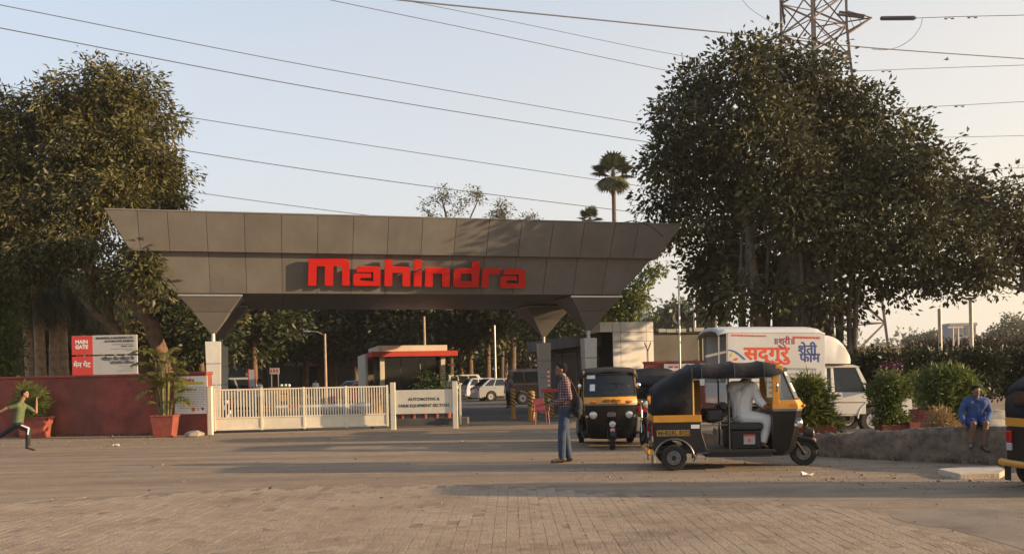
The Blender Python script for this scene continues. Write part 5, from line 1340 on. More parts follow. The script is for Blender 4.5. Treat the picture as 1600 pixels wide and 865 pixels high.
# ------------------------------------------------------------------ cars in the yard
def make_car(name, label, cat, loc, rz, paint, L, Wd, belt, top, xb, xt, hood, clear=0.2, wr=0.31, rear_x=None, group=None, rack=False):
    t = thing(name, label, cat, loc, rz, group)
    fx, rx = L * 0.30, -L * 0.29
    w = Wd / 2
    arch = lambda cx: [(cx + wr * 1.18 * math.cos(R(d)), wr + wr * 1.18 * math.sin(R(d))) for d in range(0, 181, 20)]
    body = [(-L / 2 + 0.04, clear), (-L / 2, clear + 0.25), (-L / 2 + 0.02, belt * 0.82), (-L / 2 + 0.07, belt), (xb[1], belt), (L / 2 - 0.25, hood), (L / 2 - 0.04, hood - 0.16), (L / 2, clear + 0.3), (L / 2 - 0.05, clear)] + arch(fx) + arch(rx)
    b = MB(); b.prism(body, -w, w); b.build('body', paint, t, bevel=0.05, seg=3)
    wt_ = w * 0.80
    def fp(u, v, side):           # side: 'l','r','f','b' point on the cabin
        x0, x1 = xb; x2, x3 = xt
        z = belt + (top - belt) * v
        xa = x0 + (x2 - x0) * v; xc = x1 + (x3 - x1) * v; ww = (w - 0.03) + (wt_ - w + 0.03) * v
        if side in 'lr': return Vector((xa + (xc - xa) * u, ww * (1 if side == 'l' else -1), z))
        return Vector((xc if side == 'f' else xa, -ww + 2 * ww * u, z))
    c8 = [fp(0, -0.02, 'r'), fp(1, -0.02, 'r'), fp(1, -0.02, 'l'), fp(0, -0.02, 'l'), fp(0, 1, 'r'), fp(1, 1, 'r'), fp(1, 1, 'l'), fp(0, 1, 'l')]
    b = MB(); b.add(c8, [(0, 3, 2, 1), (4, 5, 6, 7), (0, 1, 5, 4), (1, 2, 6, 5), (2, 3, 7, 6), (3, 0, 4, 7)]); b.build('cabin', paint, t, bevel=0.06, seg=3)
    def pane(side, u0, u1, v0, v1, nm, sk0=0, sk1=0):
        q = [fp(u0, v0, side), fp(u1, v0, side), fp(u1 - sk1, v1, side), fp(u0 + sk0, v1, side)]
        n_ = (q[1] - q[0]).cross(q[3] - q[0]).normalized(); ctr = Vector((0, 0, belt))
        if n_.dot(q[0] - ctr) < 0: n_ = -n_
        m = MB(); m.add([p + n_ * 0.004 for p in q] + [p - n_ * 0.01 for p in q], [(0, 1, 2, 3), (4, 7, 6, 5), (0, 4, 5, 1), (1, 5, 6, 2), (2, 6, 7, 3), (3, 7, 4, 0)]); m.build(nm, M_glassd, t)
    for sd in 'lr':
        pane(sd, 0.07, 0.30, 0.12, 0.86, 'side_window', 0.03, 0); pane(sd, 0.33, 0.62, 0.12, 0.86, 'side_window'); pane(sd, 0.65, 0.94, 0.12, 0.86, 'side_window', 0, 0.05)
    pane('f', 0.07, 0.93, 0.10, 0.90, 'windscreen'); pane('b', 0.09, 0.91, 0.15, 0.86, 'rear_window')
    for sg in (-1, 1):
        for x in (fx, rx): wheel(t, (x, sg * (w - 0.10), wr), wr, 0.19, M_alu, hub=0.6)
        b = MB(); b.bb((-L / 2 - 0.01, sg * (w - 0.02), belt * 0.72), (-L / 2 + 0.22, sg * (w - 0.22), belt * 0.90)); b.build('tail_light', M_redlens, t, bevel=0.03)
        b = MB(); b.bb((L / 2 - 0.30, sg * (w - 0.01), hood - 0.20), (L / 2 - 0.02, sg * (w - 0.32), hood - 0.06)); b.build('headlight', M_lamp, t, bevel=0.03)
        b = MB(); b.bb((xb[1] - 0.45, sg * (w + 0.0), belt + 0.02), (xb[1] - 0.35, sg * (w + 0.16), belt + 0.14)); b.build('mirror', paint, t, bevel=0.02)
        for x in (-0.1, -1.0):
            b = MB(); b.bb((x, sg * (w + 0.001), belt - 0.10), (x + 0.18, sg * (w + 0.018), belt - 0.07)); b.build('handle', M_chrome, t)
    b = MB(); b.bb((-L / 2 - 0.06, -w + 0.04, clear + 0.04), (-L / 2 + 0.02, w - 0.04, clear + 0.24)); b.build('bumper', paint, t, bevel=0.03)
    b = MB(); b.bb((L / 2 - 0.02, -w + 0.04, clear + 0.02), (L / 2 + 0.06, w - 0.04, clear + 0.22)); b.build('bumper', paint, t, bevel=0.03)
    b = MB(); b.bb((-L / 2 - 0.07, -0.25, belt * 0.62), (-L / 2 - 0.005, 0.25, belt * 0.72)); b.build('number_plate', M_whiteink, t)
    b = MB(); b.bb((-L / 2 + 0.2, -w + 0.15, clear - 0.02), (L / 2 - 0.2, w - 0.15, clear + 0.1)); b.build('underbody', M_plastic, t)
    if rack:
        for sg in (-1, 1):
            b = MB(); b.tube([(xt[0] + 0.1, sg * wt_ * 0.9, top), (xt[0] + 0.2, sg * wt_ * 0.9, top + 0.06), (xt[1] - 0.2, sg * wt_ * 0.9, top + 0.06), (xt[1] - 0.1, sg * wt_ * 0.9, top)], 0.018, 6); b.build('roof_rail', M_trim, t)
    return t
M_silver = mat('silver_paint', (0.42, 0.41, 0.38), 0.3, 0.5, vary=0.04, scale=2, coat=0.5, dust=0.15)
M_carw = mat('white_car_paint', (0.66, 0.66, 0.66), 0.3, vary=0.04, scale=2, coat=0.5, dust=0.15)
M_darkcar = mat('dark_brown_paint', (0.035, 0.028, 0.025), 0.3, vary=0.1, scale=2, coat=0.5, dust=0.2)
M_bluecar = mat('blue_car_paint', (0.10, 0.16, 0.24), 0.3, 0.3, vary=0.06, scale=2, coat=0.5, dust=0.15)
def at_px(px, Y): return (P(px, 600, Y).x, Y, 0)
make_car('utility_vehicle', 'dark brown utility vehicle parked behind the striped bollards', 'car', at_px(850, 51.0), R(4), M_darkcar, 4.4, 1.8, 1.15, 1.92, (-2.14, 1.0), (-1.95, 0.35), 1.12, 0.28, 0.36, group='cars in the yard', rack=True)
make_car('parked_car', 'silver saloon car between white hatchback and dark utility vehicle', 'car', at_px(786, 60), R(22), M_silver, 4.1, 1.7, 0.95, 1.50, (-1.9, 1.0), (-1.2, 0.3), 0.95, group='cars in the yard')
make_car('parked_car', 'white hatchback with red tail light nearest the slim pale post', 'car', at_px(762, 67), R(20), M_carw, 3.9, 1.7, 0.95, 1.54, (-1.9, 1.05), (-1.5, 0.25), 0.95, group='cars in the yard')
make_car('parked_car', 'white boxy van behind the white hatchback in the yard', 'car', at_px(733, 78), R(14), M_carw, 4.2, 1.7, 1.05, 1.88, (-2.05, 1.2), (-1.95, 0.7), 1.0, group='cars in the yard')
make_car('parked_car', 'silver van with red tail light beside the left canopy pillar', 'car', at_px(364, 46), R(176), M_silver, 4.2, 1.7, 1.06, 1.82, (-1.35, 2.04), (-0.9, 1.9), 1.02, group='cars in the yard').rotation_euler = (0, 0, R(-160))
make_car('parked_car', 'small blue car parked left of the guard booth', 'car', at_px(552, 60), R(172), M_bluecar, 3.9, 1.7, 0.95, 1.55, (-1.9, 1.05), (-1.45, 0.3), 0.95, group='cars in the yard')
make_car('parked_car', 'red car mostly hidden left of the guard booth', 'car', at_px(566, 55), R(176), mat('red_car_paint', (0.25, 0.02, 0.02), 0.3, vary=0.06, scale=2, coat=0.5), 3.8, 1.65, 0.9, 1.42, (-1.85, 1.0), (-1.3, 0.3), 0.9, group='cars in the yard')

# ------------------------------------------------------------------ motorbikes
def make_bike(label):
    t = thing('motorbike', label, 'motorbike', group='motorbikes')
    wheel(t, (0.63, 0, 0.29), 0.29, 0.09, M_alu, hub=0.8); wheel(t, (-0.63, 0, 0.29), 0.29, 0.10, M_alu, hub=0.8)
    b = MB(); b.loft([[(0.28, y, z) for y, z in ((-0.10, 0.72), (0.10, 0.72), (0.13, 0.82), (0, 0.90), (-0.13, 0.82))], [(-0.08, y, z) for y, z in ((-0.09, 0.70), (0.09, 0.70), (0.10, 0.78), (0, 0.82), (-0.10, 0.78))]]); b.build('fuel_tank', M_redlens, t, bevel=0.02, smooth=None)
    b = MB(); b.bb((-0.72, -0.12, 0.72), (-0.09, 0.12, 0.80)); b.build('saddle', M_seat, t, bevel=0.03)
    b = MB(); b.bb((-0.25, -0.12, 0.28), (0.28, 0.12, 0.60)); b.build('engine', M_alu, t, bevel=0.04)
    for sg in (-1, 1):
        b = MB(); b.tube([(0.63, sg * 0.07, 0.29), (0.42, sg * 0.07, 0.95)], 0.022, 8); b.build('fork', M_chrome, t)
        b = MB(); b.tube([(0.40, sg * 0.30, 1.02), (0.36, sg * 0.38, 1.2)], 0.008, 5); m_ = b.build('mirror', M_plastic, t)
        b = MB(); b.sphere((0.36, sg * 0.39, 1.24), (0.015, 0.055, 0.04), 10, 6); b.build('mirror_glass', M_chrome, m_)
        b = MB(); b.bb((-0.62, sg * 0.10, 0.52), (-0.2, sg * 0.14, 0.70)); b.build('side_cover', M_black, t, bevel=0.02)
    b = MB(); b.tube([(0.32, -0.36, 1.0), (0.42, -0.15, 0.98), (0.42, 0.15, 0.98), (0.32, 0.36, 1.0)], 0.015, 8); b.build('handlebar', M_plastic, t)
    b = MB(); b.sphere((0.50, 0, 0.88), (0.08, 0.09, 0.09), 14, 8); h_ = b.build('headlight', M_black, t, smooth=60)
    b = MB(); b.sphere((0.55, 0, 0.88), (0.04, 0.08, 0.08), 14, 8); b.build('lens', M_lamp, h_, smooth=60)
    b = MB(); b.tube([(-0.3, -0.16, 0.3), (-0.85, -0.18, 0.42)], [0.03, 0.045], 10); b.build('exhaust', M_chrome, t)
    b = MB()
    b.loft([[(0.63 + 0.33 * math.cos(R(a)), y, 0.29 + 0.33 * math.sin(R(a))) for y in (-0.06, 0.06)] for a in range(20, 150, 13)], False, False); o = b.build('mudguard', M_black, t, smooth=60); sm = o.modifiers.new('thick', 'SOLIDIFY'); sm.thickness = 0.008
    return t
bk = make_bike('motorbike standing close beside the front facing auto rickshaw')
q = G(998, 698); bk.location = (q.x + 0.05, q.y + 0.7, 0); bk.rotation_euler = (R(-6), 0, R(-84))
bk2 = copy_tree(bk); bk2['label'] = 'motorbike seen head on through the left bars of the sliding gate'
q = P(357, 640, 31.5); bk2.location = (q.x, 31.5, 0); bk2.rotation_euler = (0, 0, R(-80))
# ------------------------------------------------------------------ vegetation
M_bark = mat('brown_bark', (0.15, 0.095, 0.06), 0.95, vary=0.3, scale=5, bump=0.8, bscale=18)
M_palmbark = mat('palm_bark', (0.40, 0.285, 0.18), 0.95, vary=0.25, scale=5, bump=0.8, bscale=14)
M_barkg = mat('grey_bark', (0.105, 0.085, 0.065), 0.95, vary=0.3, scale=5, bump=0.8, bscale=18)
M_mango = leaf_mat('mango_leaf', (0.032, 0.039, 0.013), (0.138, 0.122, 0.038), 0.25, dry=(0.19, 0.115, 0.045))
M_ban = leaf_mat('banyan_leaf', (0.018, 0.025, 0.010), (0.092, 0.088, 0.035), 0.18, 0.6, dry=(0.13, 0.10, 0.04))
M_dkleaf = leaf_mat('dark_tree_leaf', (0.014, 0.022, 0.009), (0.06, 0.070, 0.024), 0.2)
M_ltleaf = leaf_mat('light_green_leaf', (0.05, 0.075, 0.018), (0.16, 0.19, 0.045), 0.3, dry=(0.2, 0.17, 0.05))
M_euc = leaf_mat('eucalypt_leaf', (0.07, 0.075, 0.035), (0.17, 0.16, 0.08), 0.3)
M_bamb = leaf_mat('bamboo_leaf', (0.045, 0.068, 0.014), (0.21, 0.225, 0.05), 0.32, dry=(0.22, 0.19, 0.05))
M_ficus = leaf_mat('hedge_leaf', (0.032, 0.055, 0.012), (0.15, 0.185, 0.042), 0.28)
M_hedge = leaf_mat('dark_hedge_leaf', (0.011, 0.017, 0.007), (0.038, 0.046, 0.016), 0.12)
M_dry = leaf_mat('straw_leaf', (0.20, 0.13, 0.06), (0.42, 0.29, 0.14), 0.2)
M_purple = leaf_mat('purple_petal', (0.04, 0.014, 0.03), (0.15, 0.028, 0.075), 0.2)
M_palm = leaf_mat('palm_leaf', (0.035, 0.05, 0.020), (0.13, 0.14, 0.055), 0.2, dry=(0.22, 0.16, 0.08))
M_areca = leaf_mat('areca_leaf', (0.04, 0.06, 0.012), (0.17, 0.17, 0.04), 0.3, dry=(0.27, 0.2, 0.06))
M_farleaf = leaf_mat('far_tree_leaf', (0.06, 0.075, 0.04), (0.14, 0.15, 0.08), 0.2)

def wl(base, lobes, Y):
    """lobes given on the picture -> spheres round the thing's base"""
    out = []
    for l in lobes:
        px, py, r = l[:3]; dY = l[3] if len(l) > 3 else 0.0
        out.append((P(px, py, Y + dY) - base, (r / F * (Y + dY),) * 3))
    return out
def path(base, pts, Y):
    return [P(p[0], p[1], Y + (p[2] if len(p) > 2 else 0)) - base for p in pts]

def tree(name, label, base_px, Y, stems, lobes, n_clump, per, leaf, lm, bm_, seed, spread, twigs=60, group=None, cat='tree', droop=0.3, flat=0.7, shell=0.55, twig_r=0.05):
    b0 = P(base_px, 600, Y); base = Vector((b0.x, Y, 0))
    t = thing(name, label, cat, base, 0, group)
    pool = []; b = MB()
    for pts, r0, r1 in stems:
        w = path(base, pts, Y)
        # finer, slightly crooked
        fine_ = []
        for i in range(len(w) - 1):
            for k in range(4):
                q = w[i].lerp(w[i + 1], k / 4); q = q + Vector((rnd.gauss(0, 0.025), rnd.gauss(0, 0.025), 0)) * min(1, r0 * 4); fine_.append(q)
        fine_.append(w[-1])
        n = len(fine_); b.tube(fine_, [(r0 + (r1 - r0) * i / (n - 1)) * (1 + 0.10 * math.sin(i * 1.9 + seed)) for i in range(n)], 10, True)
        pool += fine_[n // 3:]
    b.build('trunk', bm_, t, smooth=70)
    cr, cc = foliage('crown', wl(base, lobes, Y), n_clump, per, leaf, lm, t, seed, spread, droop, shell, flat)
    if twigs:
        rs = random.Random(seed); sel = rs.sample(range(len(cc)), min(twigs, len(cc)))
        limbs('limbs', pool, [cc[i] for i in sel], bm_, t, seed, twig_r, twig_r * 0.25)
    return t

# big mango tree behind the red wall
mango_l = [(150, 148, 52, 2), (95, 175, 50, 2), (40, 195, 45, 2), (205, 150, 48, 2), (238, 205, 45, 2), (262, 260, 36, 1.5), (262, 310, 34, 1.5), (215, 270, 45, 1), (190, 320, 45, 0), (60, 275, 45, 1), (125, 320, 55, 0), (25, 340, 55, 0), (60, 400, 45, -0.5), (120, 385, 45, -0.8), (175, 385, 32, -1.5), (212, 415, 20, -3.0), (234, 434, 15, -3.2), (205, 440, 20, -2.8), (250, 466, 8, -3.2), (222, 398, 15, -3.2), (150, 215, 42, 1), (112, 255, 42, 0.5), (200, 235, 40, 1), (165, 290, 40, 0.5), (160, 445, 24, -1), (5, 260, 45, 1), (-45, 240, 70, 1), (-60, 350, 75, 0), (10, 420, 30, -0.5), (-90, 430, 60, 0), (0, 170, 30, 2), (150, 215, 30, 3.5), (250, 350, 20, 1.5)]
tree('mango_tree', 'broad mango tree with drooping brown green leaves behind the red wall', 225, 31.0,
     [([(262, 600, 0), (252, 560, -0.3), (240, 515, -0.6), (222, 485, -0.8), (205, 462, -1), (150, 425, -0.8), (128, 412, -0.6), (60, 420, -0.5), (10, 415, 0)], 0.30, 0.10),
      ([(246, 600, 0.2), (205, 545, -0.2), (175, 510, -0.4), (150, 488, -0.4), (125, 462, -0.2)], 0.26, 0.10),
      ([(178, 512, -0.4), (172, 485, -0.2), (176, 470, 0), (190, 420, 0.5)], 0.10, 0.05),
      ([(145, 470, -0.3), (142, 430, 0), (150, 340, 1), (160, 230, 2), (165, 150, 2)], 0.16, 0.04),
      ([(140, 422, -0.6), (90, 330, 1), (60, 230, 2)], 0.13, 0.03), ([(205, 462, -1), (225, 380, 0.5), (240, 280, 1.5)], 0.12, 0.03), ([(65, 418, -0.5), (55, 395, -0.4), (45, 340, 0)], 0.10, 0.04)],
     mango_l, 1500, 58, (0.225, 0.07), M_mango, M_bark, 11, 0.27, 150, droop=0.75, shell=0.5)

# the banyan on the right
ban_l = [(1150, 120, 55), (1205, 105, 50, 1), (1270, 125, 52), (1085, 155, 48), (1050, 185, 36), (1045, 250, 45), (1035, 310, 34, 3), (1066, 352, 38, 4.4), (1110, 250, 70, 1), (1180, 200, 75, -1), (1270, 205, 75), (1345, 190, 55, 1), (1330, 270, 75), (1400, 220, 40), (1440, 255, 38), (1400, 300, 65), (1470, 290, 45), (1520, 315, 40), (1500, 365, 50), (1570, 350, 40), (1600, 385, 42), (1430, 375, 58), (1340, 360, 70, -1), (1240, 310, 80, -1), (1150, 330, 70), (1118, 400, 40, 3.5), (1095, 425, 20, 3), (1112, 450, 22, 2), (1200, 410, 50, 1), (1290, 430, 45, 1), (1390, 435, 34), (1460, 430, 30), (1530, 425, 30), (1400, 470, 16), (1330, 470, 24, 1.5), (1550, 446, 18), (1480, 455, 14), (1660, 400, 60), (1650, 320, 45), (1590, 300, 30), (1720, 420, 60), (1112, 470, 20, 1), (1092, 440, 22, 2.8), (1135, 468, 24, 1.2), (1155, 432, 32, 1), (1150, 462, 30, -1), (1215, 466, 28, -1), (1290, 475, 22, -1)]
ban_l = [(l[0], l[1], l[2]) + ((l[3] * 0.9,) if len(l) > 3 else ((i * 37 % 7 - 3) * 0.5,)) for i, l in enumerate(ban_l)]
roots = []
rs = random.Random(5)
for k in range(26):
    x = 1150 + rs.uniform(0, 190); roots.append(([(x + rs.uniform(-8, 8), 395 + rs.uniform(-30, 60), rs.uniform(-1.2, 1.2)), (x, 480, rs.uniform(-0.8, 0.8)), (x + rs.uniform(-6, 6), 606, rs.uniform(-0.8, 0.8))], rs.uniform(0.025, 0.06), rs.uniform(0.04, 0.12)))
ban = tree('banyan_tree', 'huge dark banyan tree with hanging roots behind the white pickup truck', 1245, 30.8,
     [([(1248, 606, 0), (1246, 520, 0), (1243, 440, 0), (1238, 380, 0), (1232, 300, 0), (1215, 200, 0)], 0.46, 0.14),
      ([(1192, 606, -0.4), (1187, 520, -0.4), (1180, 450, -0.3), (1173, 400, -0.2), (1165, 320, 0)], 0.32, 0.12),
      ([(1222, 606, 0.3), (1218, 500, 0.2), (1225, 420, 0.2), (1236, 370, 0)], 0.30, 0.2), ([(1290, 606, 0.4), (1282, 500, 0.2), (1262, 420, 0), (1245, 360, 0)], 0.34, 0.2),
      ([(1243, 430, 0), (1300, 350, 0.4), (1360, 270, 0.5), (1400, 230, 0.5)], 0.28, 0.06), ([(1240, 400, 0), (1180, 290, -0.4), (1110, 210, -0.5), (1080, 170, 0)], 0.26, 0.05),
      ([(1246, 450, 0), (1340, 410, -0.5), (1440, 400, -0.5), (1560, 440, -0.5), (1600, 455, 0)], 0.26, 0.04), ([(1235, 330, 0), (1260, 200, 0), (1280, 130, 0)], 0.2, 0.04), ([(1380, 405, -0.5), (1460, 340, 0), (1520, 310, 0)], 0.14, 0.04)] + roots,
     ban_l, 1500, 50, (0.215, 0.11), M_ban, M_barkg, 23, 0.33, 260, droop=0.45, shell=0.45, flat=0.85)

# eucalypts behind the canopy
for i, (bx, Y, stems, lobes, lab, nclp) in enumerate((
    (705, 82, [([(705, 600), (704, 400), (700, 350), (690, 310)], 0.3, 0.06), ([(703, 380), (735, 340), (750, 305)], 0.12, 0.04), ([(702, 370), (680, 345), (660, 325)], 0.1, 0.03)], [(690, 308, 17), (672, 318, 11), (658, 322, 8), (715, 318, 15), (738, 303, 14), (752, 310, 11), (725, 332, 13), (700, 335, 14), (675, 338, 12)], 'tall thin leaved tree rising left of centre above the canopy top', 70),
    (784, 84, [([(784, 600), (783, 400), (786, 340), (782, 322)], 0.26, 0.05)], [(782, 322, 12), (770, 335, 11), (790, 337, 12), (778, 345, 14)], 'smaller thin leaved tree peeping over the canopy right of the tall one', 46),
    (828, 88, [([(828, 600), (828, 400), (827, 342)], 0.22, 0.05)], [(828, 341, 9), (818, 348, 8), (836, 348, 7)], 'smallest thin leaved tree top peeping over the canopy left of the palm', 26))):
    tree('thin_tree', lab, bx, Y, stems, lobes, nclp, 18, (0.30, 0.10), M_euc, M_barkg, 60 + i, 0.28, 16, 'thin trees above the canopy', droop=0.4, shell=0.35, twig_r=0.035)
# light green tree right of the canopy
tree('young_tree', 'light green tree between the canopy and the distant tower blocks', 988, 46, [([(992, 600), (990, 520), (985, 495), (996, 460), (1005, 432)], 0.2, 0.05), ([(987, 500), (970, 470), (955, 450)], 0.1, 0.04), ([(995, 465), (1015, 440), (1030, 420)], 0.08, 0.03)],
     [(985, 462, 20), (968, 482, 20), (1000, 440, 13), (1018, 428, 11), (1030, 420, 8), (1004, 470, 13), (950, 470, 16), (985, 490, 15), (1015, 492, 6), (945, 492, 14)], 200, 18, (0.22, 0.11), M_ltleaf, M_bark, 71, 0.26, 24, shell=0.3)

# yard trees: three made, the rest are copies
protos = []
def yard_tree(loc, hgt, rad, seed, lm, label):
    t = thing('yard_tree', label, 'tree', loc, 0, 'shady trees around the yard')
    rs_ = random.Random(seed)
    b = MB(); top = Vector((rs_.uniform(-0.4, 0.4), 0, hgt * 0.62)); b.tube([(0, 0, 0), top * 0.5, top], [0.26, 0.2, 0.11], 8)
    lob = []
    for k in range(13):
        a = rs_.uniform(0, 2 * PI); q = rs_.uniform(0.15, 0.85) * rad; z = hgt * rs_.uniform(0.42, 0.86)
        c = Vector((q * math.cos(a), q * math.sin(a), z)); lob.append((c, (rad * 0.48, rad * 0.48, hgt * 0.17))); b.tube([top * rs_.uniform(0.6, 1), (top + c) / 2, c], [0.09, 0.06, 0.03], 5)
    b.build('trunk', M_bark, t, smooth=60)
    foliage('crown', lob, 520, 17, (0.42, 0.20), lm, t, seed, 0.5, 0.35, 0.4)
    return t
yt_spots = [(318, 58, 9.5), (352, 66, 10.5), (398, 62, 10), (430, 80, 12), (476, 86, 12.5), (520, 76, 12), (556, 70, 11), (604, 78, 12), (640, 68, 11.5), (690, 74, 12.5), (735, 82, 13), (762, 74, 11), (800, 70, 11.5), (846, 78, 11), (575, 92, 13.5), (660, 96, 14), (500, 100, 14), (415, 98, 13.5), (720, 102, 14), (790, 98, 13.5), (850, 96, 13), (905, 88, 11), (345, 88, 12), (300, 78, 12), (880, 64, 8.5),
            (30, 52, 9), (95, 56, 9.5), (160, 50, 8.5), (215, 58, 9.5), (270, 52, 9), (-40, 54, 10), (240, 70, 10.5), (120, 72, 11), (20, 74, 11)]
words = ['dense dark green', 'bushy brownish green', 'loose mid green']
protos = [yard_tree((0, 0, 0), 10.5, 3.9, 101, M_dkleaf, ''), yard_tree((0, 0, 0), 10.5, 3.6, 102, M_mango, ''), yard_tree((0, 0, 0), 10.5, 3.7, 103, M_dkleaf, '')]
used = [False] * 3
for i, (px, Y, hgt) in enumerate(yt_spots):
    k = 1 if (px in (352, 318, 800, 846, 30, 160) or i % 9 == 4) else (0, 2)[i % 2]
    o = protos[k] if not used[k] else copy_tree(protos[k]); used[k] = True
    c = P(px, 600, Y); o.location = (c.x, Y, 0); o.rotation_euler = (0, 0, i * 2.4); s_ = hgt / 10.5; o.scale = (s_ * 1.08, s_ * 1.08, s_)
    marks = ((-100, 'at the left picture edge'), (10, 'behind the running boy'), (80, 'behind the lit palm trunks'), (110, 'just left of the gate sign'), (150, 'behind the gate sign'), (200, 'right of the gate sign'), (235, 'behind the areca palm'), (265, 'behind the notice board'), (295, 'left of the left pillar'), (310, 'just behind the left pillar'), (335, 'right of the left pillar'), (350, 'above the silver van'), (385, 'above the white sign with red edges'), (410, 'above the small white sign'), (425, 'above the yellow barricade'), (460, 'beside the dim office entrance'), (490, 'just left of the tall street lamp'), (515, 'right of the tall street lamp'), (550, 'above the blue car'), (570, 'above the red car'), (600, 'left over the guard booth'), (635, 'over the middle of the guard booth'), (655, 'beside the brown wooden pole'), (685, 'right over the guard booth'), (715, 'above the boxy white van'), (730, 'above the white hatchback'), (760, 'beside the grey car park pole'), (785, 'above the silver saloon'), (795, 'above the slim bollard'), (840, 'behind the rear right pillar'), (848, 'right behind the rear right pillar'), (875, 'over the gatehouse lintel'), (900, 'over the gatehouse side wall'))
    where = [m_ for x_, m_ in marks if x_ <= px][-1]
    o['label'] = words[k] + (' nearer' if Y < 66 else ' middle row' if Y < 84 else ' farther') + ' tree ' + where

# palms
def frond(b_v, b_f, base, az, elev, L, droop, n, leaflet, w, rng, hang=0.5):
    """one feather frond: arching spine with leaflets; appended to arrays"""
    d = Vector((math.cos(az), math.sin(az), 0)); p = Vector(base); ang_ = elev; step = L / n
    V, Q = b_v, b_f
    for k in range(n):
        t = k / n
        v = d * math.cos(ang_) + Vector((0, 0, 1)) * math.sin(ang_)
        p2 = p + v * step
        side = d.cross(Vector((0, 0, 1)))
        o = len(V); up_ = v.cross(side)
        wd_ = 0.012 * (1 - t) + 0.004
        V += [p + side * wd_, p - side * wd_, p2 - side * wd_, p2 + side * wd_]; Q.append((o, o + 1, o + 2, o + 3))
        if t > 0.18:
            ll = leaflet * (math.sin(PI * min(1, (t - 0.1) / 0.95)) * 0.8 + 0.25)
            for sg in (-1, 1):
                for h_ in (0, 0.5):
                    q = p.lerp(p2, h_)
                    tip = q + side * sg * ll * 0.8 + v * ll * 0.55 - Vector((0, 0, 1)) * ll * hang * rng.uniform(0.5, 1.3)
                    m_ = q.lerp(tip, 0.45) + Vector((0, 0, 0.02)); o = len(V)
                    V += [q, m_ + v * w, tip, m_ - v * w]; Q.append((o, o + 1, o + 2, o + 3))
        p = p2; ang_ -= droop / n
def palm(name, label, loc, hgt, nf, L, seed, lm, tr=0.12, leaflet=0.4, w=0.02, elev=(0.2, 1.3), droop=1.7, group=None, hang=0.6, parent=None, dead=0):
    rs_ = random.Random(seed)
    t = thing(name, label, 'palm', loc, 0, group)
    b = MB(); lean = Vector((rs_.uniform(-0.15, 0.15), rs_.uniform(-0.15, 0.15), 0)); n = 14
    b.tube([Vector((0, 0, hgt * k / n)) + lean * (k / n) ** 2 for k in range(n + 1)], [tr * (1.15 - 0.25 * k / n) * (1.06 if k % 2 else 1) for k in range(n + 1)], 10); b.build('trunk', M_palmbark, t, smooth=60)
    V, Q = [], []
    for k in range(nf):
        frond(V, Q, lean + Vector((0, 0, hgt)), k * 2.4 + rs_.uniform(-0.2, 0.2), rs_.uniform(*elev), L * rs_.uniform(0.8, 1.1), droop * rs_.uniform(0.8, 1.2), 18, leaflet, w, rs_, hang)
    for k in range(dead):
        frond(V, Q, lean + Vector((0, 0, hgt - 0.1)), k * 2.1, rs_.uniform(-1.2, -0.5), L * rs_.uniform(0.5, 0.8), 0.7, 14, leaflet * 0.8, w, rs_, 1.0)
    np_mesh('fronds', np.array([tuple(v) for v in V]), np.array(Q), lm, np.random.default_rng(seed).uniform(0, 1, len(Q)), t)
    return t
palm_labs = ['leftmost lit palm trunk behind the red wall', 'palm with a shaggy skirt second from the left behind the red wall', 'third palm from the left behind the red wall with a thick trunk', 'palm beside the gate sign with the darkest trunk', 'thin palm trunk just left above the gate sign', 'palm trunk half hidden behind the gate sign', 'rightmost short palm above the middle of the gate sign']
for i, (px, top, Y, tr) in enumerate(((45, 445, 36, 0.17), (62, 440, 35, 0.19), (82, 436, 36.5, 0.2), (97, 446, 35.5, 0.18), (123, 470, 38, 0.12), (141, 462, 39, 0.15), (152, 470, 38.5, 0.13))):
    c = P(px, top, Y)
    palm('palm_tree', palm_labs[i], (c.x, Y, 0), c.z, 16, 2.3, 200 + i, M_palm, tr, 0.5, 0.02, (-0.3, 1.1), 1.9, 'palms behind the red wall', 0.8, dead=7)

